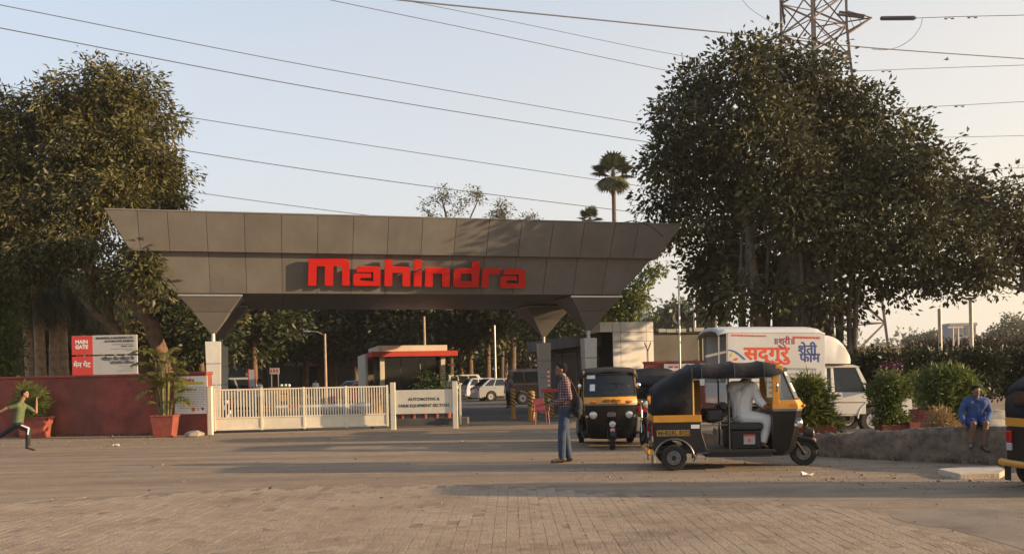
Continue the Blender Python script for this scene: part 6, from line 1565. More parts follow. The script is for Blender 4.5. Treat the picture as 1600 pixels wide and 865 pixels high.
def fan_palm(label, px, trunk_top, Y, R_, nleaf, seed, skirt):
    c = P(px, trunk_top, Y); b0 = P(px - 6, 600, Y)
    t = thing('fan_palm', label, 'palm', (b0.x, Y, 0))
    top = Vector((c.x - b0.x, 0, c.z))
    b = MB(); n = 12; b.tube([top * (k / n) + Vector((0.25 * math.sin(PI * k / n), 0, 0)) for k in range(n + 1)], [0.22 * (1.1 - 0.35 * k / n) for k in range(n + 1)], 10); b.build('trunk', M_bark, t, smooth=60)
    rs_ = random.Random(seed); V, Q, T = [], [], []
    for k in range(nleaf):
        az = k * 2.4; el = (rs_.uniform(-0.35, 1.4) if k >= skirt else rs_.uniform(-1.5, -0.3)); q_ = 1.0 if k >= skirt else 0.85
        d = Vector((math.cos(az) * math.cos(el), math.sin(az) * math.cos(el), math.sin(el)))
        cen = top + d * R_ * 0.5 * q_
        s = d.cross(Vector((0, 0, 1))).normalized(); u = s.cross(d)
        o = len(V); V += [top, top + s * 0.03, cen + s * 0.03, cen]; Q.append((o, o + 1, o + 2, o + 3)); T.append(0.3)
        m = 15
        for j in range(m):
            a = R(-125 + 250 * j / (m - 1)); rl = R_ * 0.5 * rs_.uniform(0.85, 1.1)
            v = d * math.cos(a) + s * math.sin(a)
            tip = cen + v * rl + u * rl * 0.15 * math.cos(a) - Vector((0, 0, 1)) * rl * (0.25 if k >= skirt else 0.35)
            pp_ = Vector((-math.sin(a), 0, 0)); side = (s * math.cos(a) - d * math.sin(a)) * rl * 0.12
            md = cen.lerp(tip, 0.55); o = len(V)
            V += [cen, md + side, tip, md - side]; Q.append((o, o + 1, o + 2, o + 3)); T.append(rs_.uniform(0, 0.75) if k >= skirt else rs_.uniform(0.3, 1))
    np_mesh('fan_leaves', np.array([tuple(v) for v in V]), np.array(Q), M_palm, np.array(T), t)
fan_palm('tall fan palm standing above the right half of the canopy', 958, 268, 76, 2.1, 46, 300, 24)
fan_palm('short fan palm top just left of the tall one above the canopy', 922, 340, 90, 1.5, 24, 301, 5)

# shrubs against and behind the wall at the far left
def bush(name, label, cat, px, Y, lobes, n, per, leaf, lm, seed, spread=0.1, z0=0.0, group=None, stems=5, droop=0.2, shell=0.4, part='leaves'):
    b0 = P(px, 600, Y); base = Vector((b0.x, Y, z0))
    t = thing(name, label, cat, base, 0, group)
    L_ = wl(base, lobes, Y)
    _, cc = foliage(part, L_, n, per, leaf, lm, t, seed, spread, droop, shell, 0.9)
    if stems:
        rs_ = random.Random(seed); b = MB()
        for k in range(stems):
            q = Vector(cc[rs_.randrange(len(cc))]); b.tube([(rs_.uniform(-0.08, 0.08), rs_.uniform(-0.06, 0.06), 0), q * 0.5 + Vector((rs_.uniform(-0.05, 0.05), 0, 0.1)), q], [0.02, 0.014, 0.006], 5)
        b.build('stems', M_bark, t)
    return t
bush('tall_shrub', 'bright lit shrub at the left edge behind the red wall', 'shrub', 8, 31.5, [(5, 460, 24), (-5, 510, 30), (14, 540, 24), (0, 575, 28), (-30, 480, 35), (-30, 560, 40)], 420, 20, (0.16, 0.07), M_ltleaf, 401, 0.2)
# pot with feathery bush, pot with areca palm
def tub(label, px, py, wtop, wbot, hpx, dpt, m=None):
    p = G(px, py); s = F / p.y
    t = thing('planter', label, 'planter', p + Vector((0, dpt / 2, 0)))
    a, c, h_ = wbot / s / 2, wtop / s / 2, hpx / s
    sq = lambda q, d_, z: [(-q, -d_, z), (q, -d_, z), (q, d_, z), (-q, d_, z)]
    b = MB(); b.loft([sq(a, dpt * 0.42, 0), sq(c, dpt * 0.5, h_), sq(c * 1.06, dpt * 0.53, h_), sq(c * 1.06, dpt * 0.53, h_ + 0.05), sq(c * 0.94, dpt * 0.47, h_ + 0.05), sq(c * 0.92, dpt * 0.45, h_ - 0.04)]); b.build('pot', m or M_terra, t, bevel=0.01)
    b = MB(); b.bb((-c * 0.9, -dpt * 0.44, h_ - 0.1), (c * 0.9, dpt * 0.44, h_ - 0.03)); b.build('soil', M_soil, t)
    return t, p, h_
tb1, p1, h1 = tub('red square planter with a feathery bush behind the running boy', 48, 684, 44, 36, 30, 0.55)
bush('feathery_bush', 'round feathery green bush in the planter behind the running boy', 'shrub', 48, p1.y + 0.28, [(46, 618, 17), (58, 630, 14), (36, 632, 14), (50, 642, 14)], 260, 24, (0.16, 0.012), M_ficus, 402, 0.10, h1 - 0.03, droop=-0.3)
tb2, p2, h2 = tub('red square planter holding the areca palm before the red wall', 253, 683, 36, 28, 32, 0.5)
ar = thing('areca_palm', 'areca palm with yellow green arching fronds in a red planter', 'palm', (p2.x, p2.y + 0.25, h2 - 0.03))
V, Q = [], []; rs_ = random.Random(8); b = MB()
for k in range(40):
    az = k * 2.4; z0 = rs_.uniform(0.1, 1.75); bx = Vector((math.cos(az) * rs_.uniform(0.04, 0.16), math.sin(az) * rs_.uniform(0.03, 0.1), 0))
    tip = bx * 1.6 + Vector((0, 0, z0))
    b.tube([bx, tip], [0.017, 0.011], 6)
    frond(V, Q, tip, az + rs_.uniform(-0.4, 0.4), rs_.uniform(0.85, 1.45), rs_.uniform(0.6, 1.0), rs_.uniform(1.2, 2.4), 16, 0.22, 0.015, rs_, 0.5)
b.build('stems', mat('areca_stem', (0.16, 0.145, 0.05), 0.7, vary=0.25, scale=6), ar)
np_mesh('fronds', np.array([tuple(v) for v in V]), np.array(Q), M_areca, np.random.default_rng(6).uniform(0, 1, len(Q)), ar)

# planters on the raised bed at the right
def trough(label, px, Y, wpx, hm, dpt, m=M_red):
    c = P(px, 640, Y); s = F / Y
    t = thing('planter', label, 'planter', (c.x, Y, 0.235)); w = wpx / s / 2
    sq = lambda q, d_, z: [(-q, -d_, z), (q, -d_, z), (q, d_, z), (-q, d_, z)]
    b = MB(); b.loft([sq(w * 0.95, dpt * 0.46, 0), sq(w, dpt * 0.5, hm), sq(w * 0.96, dpt * 0.46, hm), sq(w * 0.95, dpt * 0.45, hm - 0.05)]); b.build('trough', m, t, bevel=0.012)
    b = MB(); b.bb((-w * 0.94, -dpt * 0.44, hm - 0.1), (w * 0.94, dpt * 0.44, hm - 0.04)); b.build('soil', M_soil, t)
    return t
trough('long red trough planter under the bamboo behind the moving auto rickshaw', 1265, 17.6, 72, 0.22, 0.42)
bush('bamboo_clump', 'light green bamboo clump hiding the rear of the truck cab', 'shrub', 1268, 17.6, [(1262, 606, 11), (1270, 610, 11), (1256, 626, 12), (1277, 634, 11), (1266, 640, 17), (1252, 652, 12), (1282, 657, 10), (1300, 664, 5)], 360, 24, (0.19, 0.022), M_bamb, 411, 0.10, 0.40, stems=14, droop=-0.15)
trough('short red trough planter under the round leafy bush in front of the truck', 1392, 17.4, 42, 0.21, 0.38)
o = trough('small added block painted orange as the sunlit end of the short red trough', 1424, 17.3, 16, 0.25, 0.3, M_terra)  # separate orange box added to paint the sunlit end of the trough
bush('round_bush', 'round dark leafy bush covering the front wheel of the truck', 'shrub', 1392, 17.4, [(1388, 600, 17), (1372, 612, 12), (1405, 606, 12), (1388, 624, 15), (1394, 646, 11), (1408, 655, 8), (1378, 655, 7)], 330, 24, (0.085, 0.034), M_ficus, 412, 0.075, 0.42)
bush('yellow_bush', 'thin yellow green bush between the round bush and the tall bush', 'shrub', 1437, 24.5, [(1430, 594, 10), (1438, 608, 9), (1436, 626, 6)], 70, 20, (0.10, 0.035), M_ltleaf, 413, 0.09, 0.24)
trough('square brick red planter under the tall leafy bush', 1452, 18.8, 50, 0.42, 0.5)
bush('tall_bush', 'tall bushy shrub with dense long leaves left of the seated boy', 'shrub', 1476, 18.8, [(1462, 598, 20), (1485, 592, 20), (1505, 604, 18), (1470, 625, 24), (1500, 630, 22), (1485, 650, 22), (1512, 645, 12)], 560, 24, (0.13, 0.035), M_ficus, 414, 0.09, 0.5)
bush('dry_bush', 'small straw coloured dry bush on the parapet beside the seated boy', 'shrub', 1472, 16.6, [(1470, 660, 15), (1460, 668, 12), (1483, 668, 12), (1470, 648, 8)], 150, 26, (0.09, 0.010), M_dry, 415, 0.06, 0.24, droop=-0.4)
bush('flowering_shrub', 'shrub with purple pink flowers behind the truck bonnet', 'shrub', 1388, 25.5, [(1369, 580, 4), (1396, 574, 9), (1384, 569, 6)], 12, 12, (0.075, 0.055), M_purple, 416, 0.09, 0.0, part='flowers')

# weeds along the wall feet
wp = []
rs_ = random.Random(77)
for k in range(120):
    u = rs_.random()
    if u < 0.55: q = fine[rs_.randrange(len(fine))][0] + Vector((rs_.gauss(0, 0.05), -abs(rs_.gauss(0.03, 0.05)), 0))
    else: q = A.lerp(B_, rs_.uniform(0.2, 0.95)) + Vector((0, -abs(rs_.gauss(0.06, 0.06)), 0))
    for j in range(rs_.randint(4, 14)): wp.append((q.x + rs_.gauss(0, 0.03), q.y + rs_.gauss(0, 0.02), 0.0))
wp = np.array(wp); rg = np.random.default_rng(5); ax = rg.normal(size=wp.shape) * 0.5; ax[:, 2] = np.abs(ax[:, 2]) + 0.5; ax /= np.linalg.norm(ax, axis=1, keepdims=True)
V, Q = leaf_arrays(wp, ax, 0.10, 0.016, rg)
tag(np_mesh('weeds', V, Q, leaf_mat('weed_leaf', (0.06, 0.06, 0.02), (0.20, 0.16, 0.07), 0.2), rg.uniform(0, 1, len(Q))), 'dusty weeds along the feet of the red wall and the parapet', 'weeds', kind='stuff')
# hedge and far greenery on the right
def mass(name, label, pts, Y, n, per, leaf, lm, seed, spread):
    lob = [(P(px, py, Y + (px * 7 % 5) * 0.3), (r / F * Y,) * 3) for px, py, r in pts]
    o, _ = foliage(name, lob, n, per, leaf, lm, None, seed, spread, 0.3, 0.35, 0.8)
    return tag(o, label, 'hedge', kind='stuff')
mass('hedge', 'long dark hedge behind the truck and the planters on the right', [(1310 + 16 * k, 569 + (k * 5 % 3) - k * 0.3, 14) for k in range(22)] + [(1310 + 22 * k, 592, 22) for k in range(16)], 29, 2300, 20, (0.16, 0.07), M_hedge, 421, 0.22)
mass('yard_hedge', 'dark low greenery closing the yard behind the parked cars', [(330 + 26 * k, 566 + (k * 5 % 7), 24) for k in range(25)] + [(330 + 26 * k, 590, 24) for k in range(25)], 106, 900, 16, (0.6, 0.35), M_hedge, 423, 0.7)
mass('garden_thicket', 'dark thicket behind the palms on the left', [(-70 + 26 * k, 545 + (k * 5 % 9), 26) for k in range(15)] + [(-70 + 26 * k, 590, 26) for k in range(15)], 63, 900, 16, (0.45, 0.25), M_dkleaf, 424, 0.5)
mass('thorn_bank', 'bank of brown thorny growth beyond the dark hedge', [(1430 + 20 * k, 551 - (k * 3 % 6) - k * 0.6, 13) for k in range(12)], 44, 700, 18, (0.22, 0.05), leaf_mat('thorn_leaf', (0.03, 0.022, 0.014), (0.085, 0.06, 0.035), 0.1), 422, 0.3)
M_gate2 = M_grey
# low pale wall glimpsed under the banyan
a, c = P(1318, 540, 40), P(1410, 536, 40)
lw = thing('garden_wall', 'low pale wall glimpsed beyond the hedge under the banyan', 'wall', (a.x, 40, 0))
b = MB(); b.bb((0, 0, 0), (c.x - a.x, 0.25, 2.45)); b.build('wall_body', M_conc, lw); b = MB(); b.bb((-0.05, -0.05, 2.452), (c.x - a.x + 0.05, 0.3, 2.58)); b.build('coping', M_conc, lw)
for i, (px, Y, lobes, lab) in enumerate((
    (1050, 130, [(1045, 500, 22), (1060, 490, 20), (1030, 508, 16), (1075, 500, 16)], 'hazy far tree right of the distant tower blocks'),
    (1100, 120, [(1092, 498, 14), (1108, 500, 14)], 'hazy far tree beyond the pale pipe frame'),
    (1570, 170, [(1560, 525, 20), (1580, 515, 22), (1545, 535, 14), (1600, 520, 20), (1625, 520, 22)], 'pale hazy far tree at the right edge beyond the poles'),
    (1450, 190, [(1440, 535, 12), (1460, 532, 13), (1425, 538, 12)], 'pale hazy far tree left of the white poles'))):
    tree('far_tree', lab, px, Y, [([(px, 600), (px, 540)], 0.4, 0.2)], lobes, 240, 16, (0.75, 0.4), M_farleaf, M_bark, 430 + i, 0.7, 0, 'hazy trees far off', shell=0.4)
far_l = [(P(x, 560, 420), (14, 10, 9 + (x * 13 % 7))) for x in range(-300, 2000, 38)]
o, _ = foliage('far_woods', far_l, 2600, 14, (2.4, 1.3), M_farleaf, None, 440, 2.2, 0.2, 0.3)
tag(o, 'far line of hazy woods along the horizon', 'woods', kind='stuff')
# ------------------------------------------------------------------ people
M_skin = mat('brown_skin', (0.20, 0.105, 0.062), 0.55, vary=0.08, scale=9)
M_skin2 = mat('lighter_brown_skin', (0.30, 0.165, 0.10), 0.55, vary=0.08, scale=9)
M_hair = mat('black_hair', (0.010, 0.008, 0.007), 0.85, vary=0.2, scale=40, bump=0.6, bscale=90, spec=0.2)
M_jeans = mat('blue_jeans', (0.032, 0.052, 0.095), 0.85, vary=0.22, scale=7, bump=0.3, bscale=60)
M_shoe = mat('dark_shoe', (0.035, 0.028, 0.022), 0.6, vary=0.15, dust=0.5)
M_wcloth = mat('white_cotton', (0.66, 0.65, 0.63), 0.85, vary=0.05, scale=6, bump=0.5, bscale=14)
M_green = mat('green_jersey', (0.085, 0.115, 0.05), 0.8, vary=0.1, scale=6, bump=0.3, bscale=18)
M_blk = mat('black_cloth', (0.016, 0.016, 0.018), 0.8, vary=0.15, scale=8, bump=0.3, bscale=20)
M_bshirt = mat('blue_shirt', (0.036, 0.075, 0.20), 0.85, vary=0.1, scale=7, bump=0.4, bscale=16)
M_bshort = mat('bright_blue_shorts', (0.014, 0.042, 0.21), 0.8, vary=0.1, scale=7)
M_gshirt = mat('grey_shirt', (0.22, 0.21, 0.20), 0.85, vary=0.1)
M_eye = mat('dark_eye', (0.02, 0.015, 0.012), 0.2, vary=0.0)
def plaid():
    m = bpy.data.materials.new('plaid_shirt'); m.use_nodes = True
    nt = m.node_tree; b = nt.nodes['Principled BSDF']; tc = nd(nt, 'ShaderNodeTexCoord')
    def bars(axis, sc, pos, w):
        wv = nd(nt, 'ShaderNodeTexWave'); wv.bands_direction = axis; wv.inputs['Scale'].default_value = sc; wv.inputs['Phase Offset'].default_value = pos; wv.inputs['Distortion'].default_value = 1.0; wv.inputs['Detail Scale'].default_value = 1.5
        nt.links.new(tc.outputs['Object'], wv.inputs['Vector'])
        r = nd(nt, 'ShaderNodeValToRGB'); r.color_ramp.elements[0].position = 1 - w; r.color_ramp.elements[1].position = 1 - w + 0.08
        nt.links.new(wv.outputs['Fac'], r.inputs[0]); return r.outputs[0]
    def mx(f, a, c, k):
        mu = nd(nt, 'ShaderNodeMath', operation='MULTIPLY'); mu.inputs[1].default_value = k; nt.links.new(f, mu.inputs[0])
        x = nd(nt, 'ShaderNodeMix', data_type='RGBA'); nt.links.new(mu.outputs[0], x.inputs['Factor'])
        if isinstance(a, tuple): x.inputs['A'].default_value = (*a, 1)
        else: nt.links.new(a, x.inputs['A'])
        x.inputs['B'].default_value = (*c, 1); return x.outputs['Result']
    c = mx(bars('Z', 7.0, 0, 0.5), (0.15, 0.018, 0.020), (0.022, 0.022, 0.04), 0.75)
    c = mx(bars('X', 7.5, 1, 0.45), c, (0.028, 0.022, 0.04), 0.7)
    c = mx(bars('Z', 7.0, 2.6, 0.10), c, (0.42, 0.36, 0.35), 0.7)
    c = mx(bars('X', 7.5, 3.4, 0.09), c, (0.42, 0.36, 0.35), 0.65)
    nt.links.new(c, b.inputs['Base Color']); b.inputs['Roughness'].default_value = 0.85
    return m
M_plaid = plaid()

def cap(mb, a, c, ra, rc, n=12):
    a, c = Vector(a), Vector(c)
    mb.sphere(a, ra, n, 8); mb.sphere(c, rc, n, 8)
    if (c - a).length > 1e-4: mb.tube([a, c], [ra, rc], n)
def remesh(mb, name, m, parent, voxel, it=4, fac=0.5):
    me = bpy.data.meshes.new('tmp'); me.from_pydata(mb.v, [], mb.f)
    bm = bmesh.new(); bm.from_mesh(me); bmesh.ops.recalc_face_normals(bm, faces=bm.faces); bm.to_mesh(me); bm.free()
    o = bpy.data.objects.new('tmp', me); COL.objects.link(o)
    r = o.modifiers.new('r', 'REMESH'); r.mode = 'VOXEL'; r.voxel_size = voxel
    s = o.modifiers.new('s', 'SMOOTH'); s.iterations = it; s.factor = fac
    dg = bpy.context.evaluated_depsgraph_get()
    out = bpy.data.meshes.new_from_object(o.evaluated_get(dg)); out.name = name
    bpy.data.objects.remove(o); bpy.data.meshes.remove(me)
    out.materials.clear(); out.materials.append(m); out.shade_smooth()
    q = bpy.data.objects.new(name, out); COL.objects.link(q); q.parent = parent
    return q

def person(label, loc, rz, J, k=1.0, skin=M_skin, top=None, top_len=1.0, bottom=None, bottom_len=1.0, shoe=M_shoe, face=(1, 0, 0), voxel=0.008, grip=0.5, hair=True, girth=1.0, coarse=False):
    """J: joints in the person's own frame (x ahead, y left, z up); two of each limb as (left, right)"""
    t = thing('person', label, 'person', loc, rz)
    V = {a: (Vector(b) if not isinstance(b[0], (tuple, list, Vector)) else [Vector(x) for x in b]) for a, b in J.items()}
    f = Vector(face).normalized(); upv = Vector((0, 0, 1)); lf = upv.cross(f).normalized(); upv = f.cross(lf)
    Rm = Matrix((f, lf, upv)).transposed()
    g = k * girth
    b = MB()
    hd = V['head']
    b.sphere(hd + upv * 0.018 * k, (0.092 * k, 0.073 * k, 0.095 * k), 16, 12, Rm)
    b.sphere(hd - upv * 0.045 * k + f * 0.018 * k, (0.066 * k, 0.056 * k, 0.062 * k), 14, 10, Rm)
    b.sphere(hd + f * 0.092 * k - upv * 0.018 * k, (0.016 * k, 0.013 * k, 0.024 * k), 8, 6, Rm)
    b.sphere(hd + f * 0.078 * k - upv * 0.058 * k, (0.012 * k, 0.026 * k, 0.009 * k), 8, 6, Rm)
    b.sphere(hd + f * 0.075 * k - upv * 0.092 * k, (0.018 * k, 0.022 * k, 0.016 * k), 8, 6, Rm)
    for s_ in (-1, 1):
        b.sphere(hd + lf * s_ * 0.076 * k - upv * 0.01 * k, (0.022 * k, 0.009 * k, 0.032 * k), 8, 6, Rm)
        b.sphere(hd + f * 0.080 * k + lf * s_ * 0.032 * k + upv * 0.030 * k, (0.012 * k, 0.024 * k, 0.008 * k), 8, 6, Rm)
    cap(b, hd - upv * 0.06 * k - f * 0.015 * k, V['neck'], 0.052 * g, 0.058 * g)
    def torso(mb, e, low=True):
        sh = V['sh']; hp = V['hip']
        for i in (0, 1):
            mid = sh[i].lerp(V['neck'], 0.35) - Vector((0, 0, 0.06 * k))
            cap(mb, sh[i].lerp(V['neck'], 0.12), V['neck'] - Vector((0, 0, 0.03 * k)), 0.058 * g + e, 0.056 * g + e)
            w1 = V['chest'].lerp(sh[i], 0.45); cap(mb, mid, w1 - (w1 - V['pelvis']) * 0.25, 0.085 * g + e, 0.095 * g + e)
            cap(mb, w1 - (w1 - V['pelvis']) * 0.25, hp[i].lerp(V['pelvis'], 0.35) + (V['chest'] - V['pelvis']) * 0.12, 0.095 * g + e, 0.095 * g + e)
        cap(mb, V['chest'], V['pelvis'], 0.10 * g + e, 0.105 * g + e)
    torso(b, 0.0)
    for i in (0, 1):
        cap(b, V['sh'][i], V['el'][i], 0.050 * g, 0.038 * g); cap(b, V['el'][i], V['wr'][i], 0.040 * g, 0.026 * g)
        cap(b, V['hip'][i], V['kn'][i], 0.085 * g, 0.055 * g); cap(b, V['kn'][i], V['an'][i], 0.056 * g, 0.036 * g)
        cap(b, V['kn'][i].lerp(V['an'][i], 0.25), V['kn'][i].lerp(V['an'][i], 0.45), 0.056 * g, 0.048 * g)
        cap(b, V['an'][i] - Vector((0, 0, 0.02 * k)), V['toe'][i], 0.034 * k, 0.022 * k)
        heel = V['an'][i] - (V['toe'][i] - V['an'][i]) * 0.25; heel.z = V['an'][i].z - 0.045 * k; b.sphere(heel, 0.03 * k, 8, 6)
        # hand: palm, four bent fingers of different length, a thumb off the side
        d = (V['wr'][i] - V['el'][i]).normalized(); hv = V['hd'][i].normalized() if 'hd' in V else d
        sd = (hv.cross(Vector((0, 0, 1))) if abs(hv.z) < 0.8 else hv.cross(f)).normalized(); nrm = sd.cross(hv)
        if nrm.dot(Vector((0, 0, -1))) < 0 and abs(hv.z) < 0.8: nrm = -nrm
        pal = V['wr'][i] + hv * 0.055 * k
        Rh = Matrix((hv, sd, nrm)).transposed()
        b.sphere(pal, (0.052 * k, 0.040 * k, 0.016 * k), 12, 8, Rh)
        for q, (o_, L) in enumerate(((-0.030, 0.070), (-0.010, 0.082), (0.010, 0.077), (0.029, 0.060))):
            p0 = pal + hv * 0.04 * k + sd * o_ * k; c1 = (hv * (1 - 0.5 * grip) + nrm * grip * 0.9).normalized(); c2 = (hv * (0.6 - grip) + nrm * (0.2 + grip)).normalized()
            p1 = p0 + c1 * L * 0.5 * k; p2 = p1 + c2 * L * 0.5 * k
            cap(b, p0, p1, 0.0095 * k, 0.009 * k, 8); cap(b, p1, p2, 0.009 * k, 0.0075 * k, 8)
        s2 = -1 if i == 0 else 1
        p0 = pal - hv * 0.02 * k + sd * s2 * 0.034 * k; p1 = p0 + (hv * 0.6 + sd * s2 * 0.7 + nrm * 0.3) * 0.04 * k
        cap(b, p0, p1, 0.011 * k, 0.0095 * k, 8); cap(b, p1, p1 + (hv + nrm * 0.3) * 0.028 * k, 0.0095 * k, 0.008 * k, 8)
    remesh(b, 'body', skin, t, voxel, 3)
    if not coarse:
        for s_ in (-1, 1):
            m = MB(); m.sphere(hd + f * 0.083 * k + lf * s_ * 0.031 * k + upv * 0.010 * k, 0.0105 * k, 8, 6); m.build('eye', M_eye, t)
    if hair:
        b = MB()
        b.sphere(hd + upv * 0.042 * k - f * 0.020 * k, (0.092 * k, 0.083 * k, 0.086 * k), 16, 12, Rm)
        b.sphere(hd + upv * 0.098 * k + f * 0.030 * k, (0.050 * k, 0.060 * k, 0.024 * k), 12, 8, Rm)
        b.sphere(hd - upv * 0.015 * k - f * 0.050 * k, (0.052 * k, 0.068 * k, 0.062 * k), 12, 8, Rm)
        rs_ = random.Random(len(label))
        for q in range(26):
            v = Vector((rs_.uniform(-1, 0.7), rs_.uniform(-1, 1), rs_.uniform(0.1, 1))).normalized()
            b.sphere(hd + Rm @ Vector((v.x * 0.088 - 0.016, v.y * 0.078, v.z * 0.082 + 0.04)) * k, 0.016 * k, 6, 4)
        remesh(b, 'hair', M_hair if hair is True else hair, t, voxel * 1.1, 2)
    if top:
        b = MB(); torso(b, 0.016 * k)
        for i in (0, 1):
            a, e_, w_ = V['sh'][i], V['el'][i], V['wr'][i]
            if top_len >= 1:
                cap(b, a, e_, 0.066 * g, 0.056 * g); b.sphere(e_, 0.055 * g, 10, 8); b.tube([e_, e_.lerp(w_, 0.5), e_.lerp(w_, min(top_len - 0.05, 0.96))], [0.055 * g, 0.050 * g, 0.044 * g], 12)
            else:
                b.sphere(a, 0.066 * g, 12, 8); b.tube([a, a.lerp(e_, top_len)], [0.066 * g, 0.062 * g], 12)
        hem = V['pelvis'] - (V['chest'] - V['pelvis']) * 0.12
        cap(b, V['pelvis'], hem, 0.118 * g, 0.118 * g)
        for i in (0, 1): cap(b, V['hip'][i].lerp(V['pelvis'], 0.3) + (V['chest'] - V['pelvis']) * 0.1, V['hip'][i].lerp(V['pelvis'], 0.25), 0.108 * g, 0.108 * g)
        # collar
        b.tube([V['neck'] + Vector((0, 0, -0.02 * k)), V['neck'] + Vector((0, 0, 0.025 * k))], [0.074 * g, 0.066 * g], 12)
        remesh(b, 'shirt', top, t, voxel * 1.3, 4)
    if bottom:
        b = MB()
        for i in (0, 1):
            h_, n_, a = V['hip'][i], V['kn'][i], V['an'][i]
            cap(b, V['pelvis'], h_, 0.108 * g, 0.100 * g)
            if bottom_len >= 1:
                cap(b, h_, n_, 0.102 * g, 0.076 * g); b.tube([n_, n_.lerp(a, 0.5), n_.lerp(a, min(bottom_len - 0.02, 0.99))], [0.076 * g, 0.070 * g, 0.064 * g], 14); b.sphere(n_, 0.076 * g, 12, 8)
            else:
                b.sphere(h_, 0.100 * g, 12, 8); b.tube([h_, h_.lerp(n_, bottom_len)], [0.102 * g, 0.092 * g], 14)
        remesh(b, 'trousers' if bottom_len >= 1 else 'shorts', bottom, t, voxel * 1.3, 4)
    if shoe:
        for i in (0, 1):
            b = MB(); a, q = V['an'][i], V['toe'][i]
            d = q - a; d.z = 0; d.normalize()
            cap(b, Vector((a.x, a.y, a.z - 0.03 * k)) - d * 0.035 * k, q + d * 0.015 * k, 0.045 * k, 0.036 * k)
            cap(b, a - Vector((0, 0, 0.0)), a - Vector((0, 0, 0.04 * k)), 0.046 * k, 0.046 * k)
            remesh(b, 'shoe', shoe, t, voxel, 2)
    return t

def standing(h=1.72, spread=0.09, step=0.0):
    k = h / 1.72
    return {a: ([tuple(x * k for x in q) for q in b] if isinstance(b[0], tuple) else tuple(x * k for x in b)) for a, b in dict(
        head=(0.03, 0, 1.585), neck=(0, 0, 1.44), chest=(0, 0, 1.25), pelvis=(0, 0, 0.96), sh=[(0, 0.185, 1.39), (0, -0.185, 1.39)], el=[(-0.03, 0.24, 1.11), (-0.03, -0.24, 1.11)], wr=[(0.04, 0.24, 0.87), (0.04, -0.24, 0.87)],
        hip=[(0, 0.09, 0.90), (0, -0.09, 0.90)], kn=[(0.03 + step * 0.5, spread, 0.49), (0.02 - step * 0.5, -spread, 0.49)], an=[(step, spread, 0.085), (-step, -spread, 0.085)], toe=[(step + 0.15, spread + 0.02, 0.03), (-step + 0.15, -spread - 0.02, 0.03)], hd=[(0.1, 0, -1), (0.1, 0, -1)]).items()}

# man waiting by the road, looking left, both hands held in front
J = standing(1.76, 0.085, 0.07)
J['el'] = [(-0.06, 0.235, 1.14), (-0.08, -0.25, 1.14)]; J['wr'] = [(0.20, 0.13, 1.03), (0.20, -0.10, 1.02)]; J['hd'] = [(1, -0.35, -0.1), (1, 0.25, -0.1)]
J['head'] = (0.045, 0, 1.625)
mp_ = G(884, 722)
man = person('man in a red plaid shirt and blue jeans standing on the road looking left', (mp_.x, mp_.y + 0.05, 0), R(184), J, 1.0, M_skin, M_plaid, 1.9, M_jeans, 1.96, M_shoe, (1, -0.06, 0.0), 0.0075, 0.7)
ph = thing('phone', 'small dark phone held in front by the man in plaid', 'phone', man.location + Matrix.Rotation(R(184), 3, 'Z') @ Vector((0.315, 0.03, 1.015)), R(184))
b = MB(); b.box((0, 0, 0), (0.13, 0.068, 0.009)); b.build('case', M_plastic, ph, bevel=0.003); b = MB(); b.box((0, 0, 0.0056), (0.118, 0.058, 0.0015)); b.build('screen', M_glassd, ph)
bagp = man.location + Matrix.Rotation(R(184), 3, 'Z') @ Vector((-0.23, 0.10, 0.98))
bag = thing('shoulder_bag', 'black bag hanging behind the hip of the man in plaid', 'bag', bagp, R(184))
b = MB(); b.sphere((0, 0, 0), (0.085, 0.15, 0.18), 14, 10); b.sphere((0.02, 0, -0.08), (0.09, 0.15, 0.12), 14, 10); remesh(b, 'body', M_blk, bag, 0.012, 4)
b = MB(); b.tube([(0, -0.02, 0.16), (0.06, -0.05, 0.34), (0.16, -0.02, 0.5), (0.27, 0.05, 0.54), (0.36, 0.08, 0.42)], 0.014, 6); b.build('strap', M_blk, bag)
b = MB(); b.bb((-0.093, -0.09, -0.08), (-0.08, 0.09, 0.04)); b.build('pocket', M_plastic, bag, bevel=0.01)

# boy running to the right before the red wall
bp_ = G(46, 703); sb = F / bp_.y
def L2(px, py, y): return ((px - 46) / sb, y, P(px, py, bp_.y).z)
J = dict(head=L2(41, 615, 0), neck=L2(34, 629, 0), chest=L2(33, 641, 0), pelvis=L2(29, 659, 0), sh=[L2(33, 632, 0.13), L2(34, 633, -0.13)], el=[L2(51, 644, 0.20), L2(18, 637, -0.20)], wr=[L2(53, 626, 0.17), L2(3, 645, -0.22)],
         hip=[L2(29, 662, 0.07), L2(30, 662, -0.07)], kn=[L2(14, 671, 0.08), L2(48, 670, -0.08)], an=[L2(-8, 684, 0.09), L2(46.5, 696, -0.08)], toe=[L2(-15, 692, 0.09), L2(56, 701, -0.09)], hd=[(0.1, -0.05, 1), (-0.9, 0, -0.4)])
M_sleeve = M_green
boy = person('boy in a green shirt and dark trousers running right before the red wall', (bp_.x, bp_.y, 0), 0, J, 0.86, M_skin2, M_green, 0.75, M_blk, 1.9, M_shoe, (1, 0.1, -0.02), 0.0075, 0.9)
b = MB(); kn, an, hp = (Vector(J['kn'][1]), Vector(J['an'][1]), Vector(J['hip'][1]))
b.tube([hp.lerp(kn, 0.45) + Vector((0.02, -0.078, 0.035)), kn + Vector((0.035, -0.058, 0.03)), kn.lerp(an, 0.3) + Vector((0.02, -0.062, 0))], [0.02, 0.024, 0.018], 8); b.build('side_stripe', M_wcloth, boy)
b = MB(); b.tube([hp.lerp(kn, 0.5) + Vector((0.03, -0.072, 0.055)), kn + Vector((0.055, -0.045, 0.035))], [0.012, 0.012], 6); b.build('side_stripe', M_redink, boy)

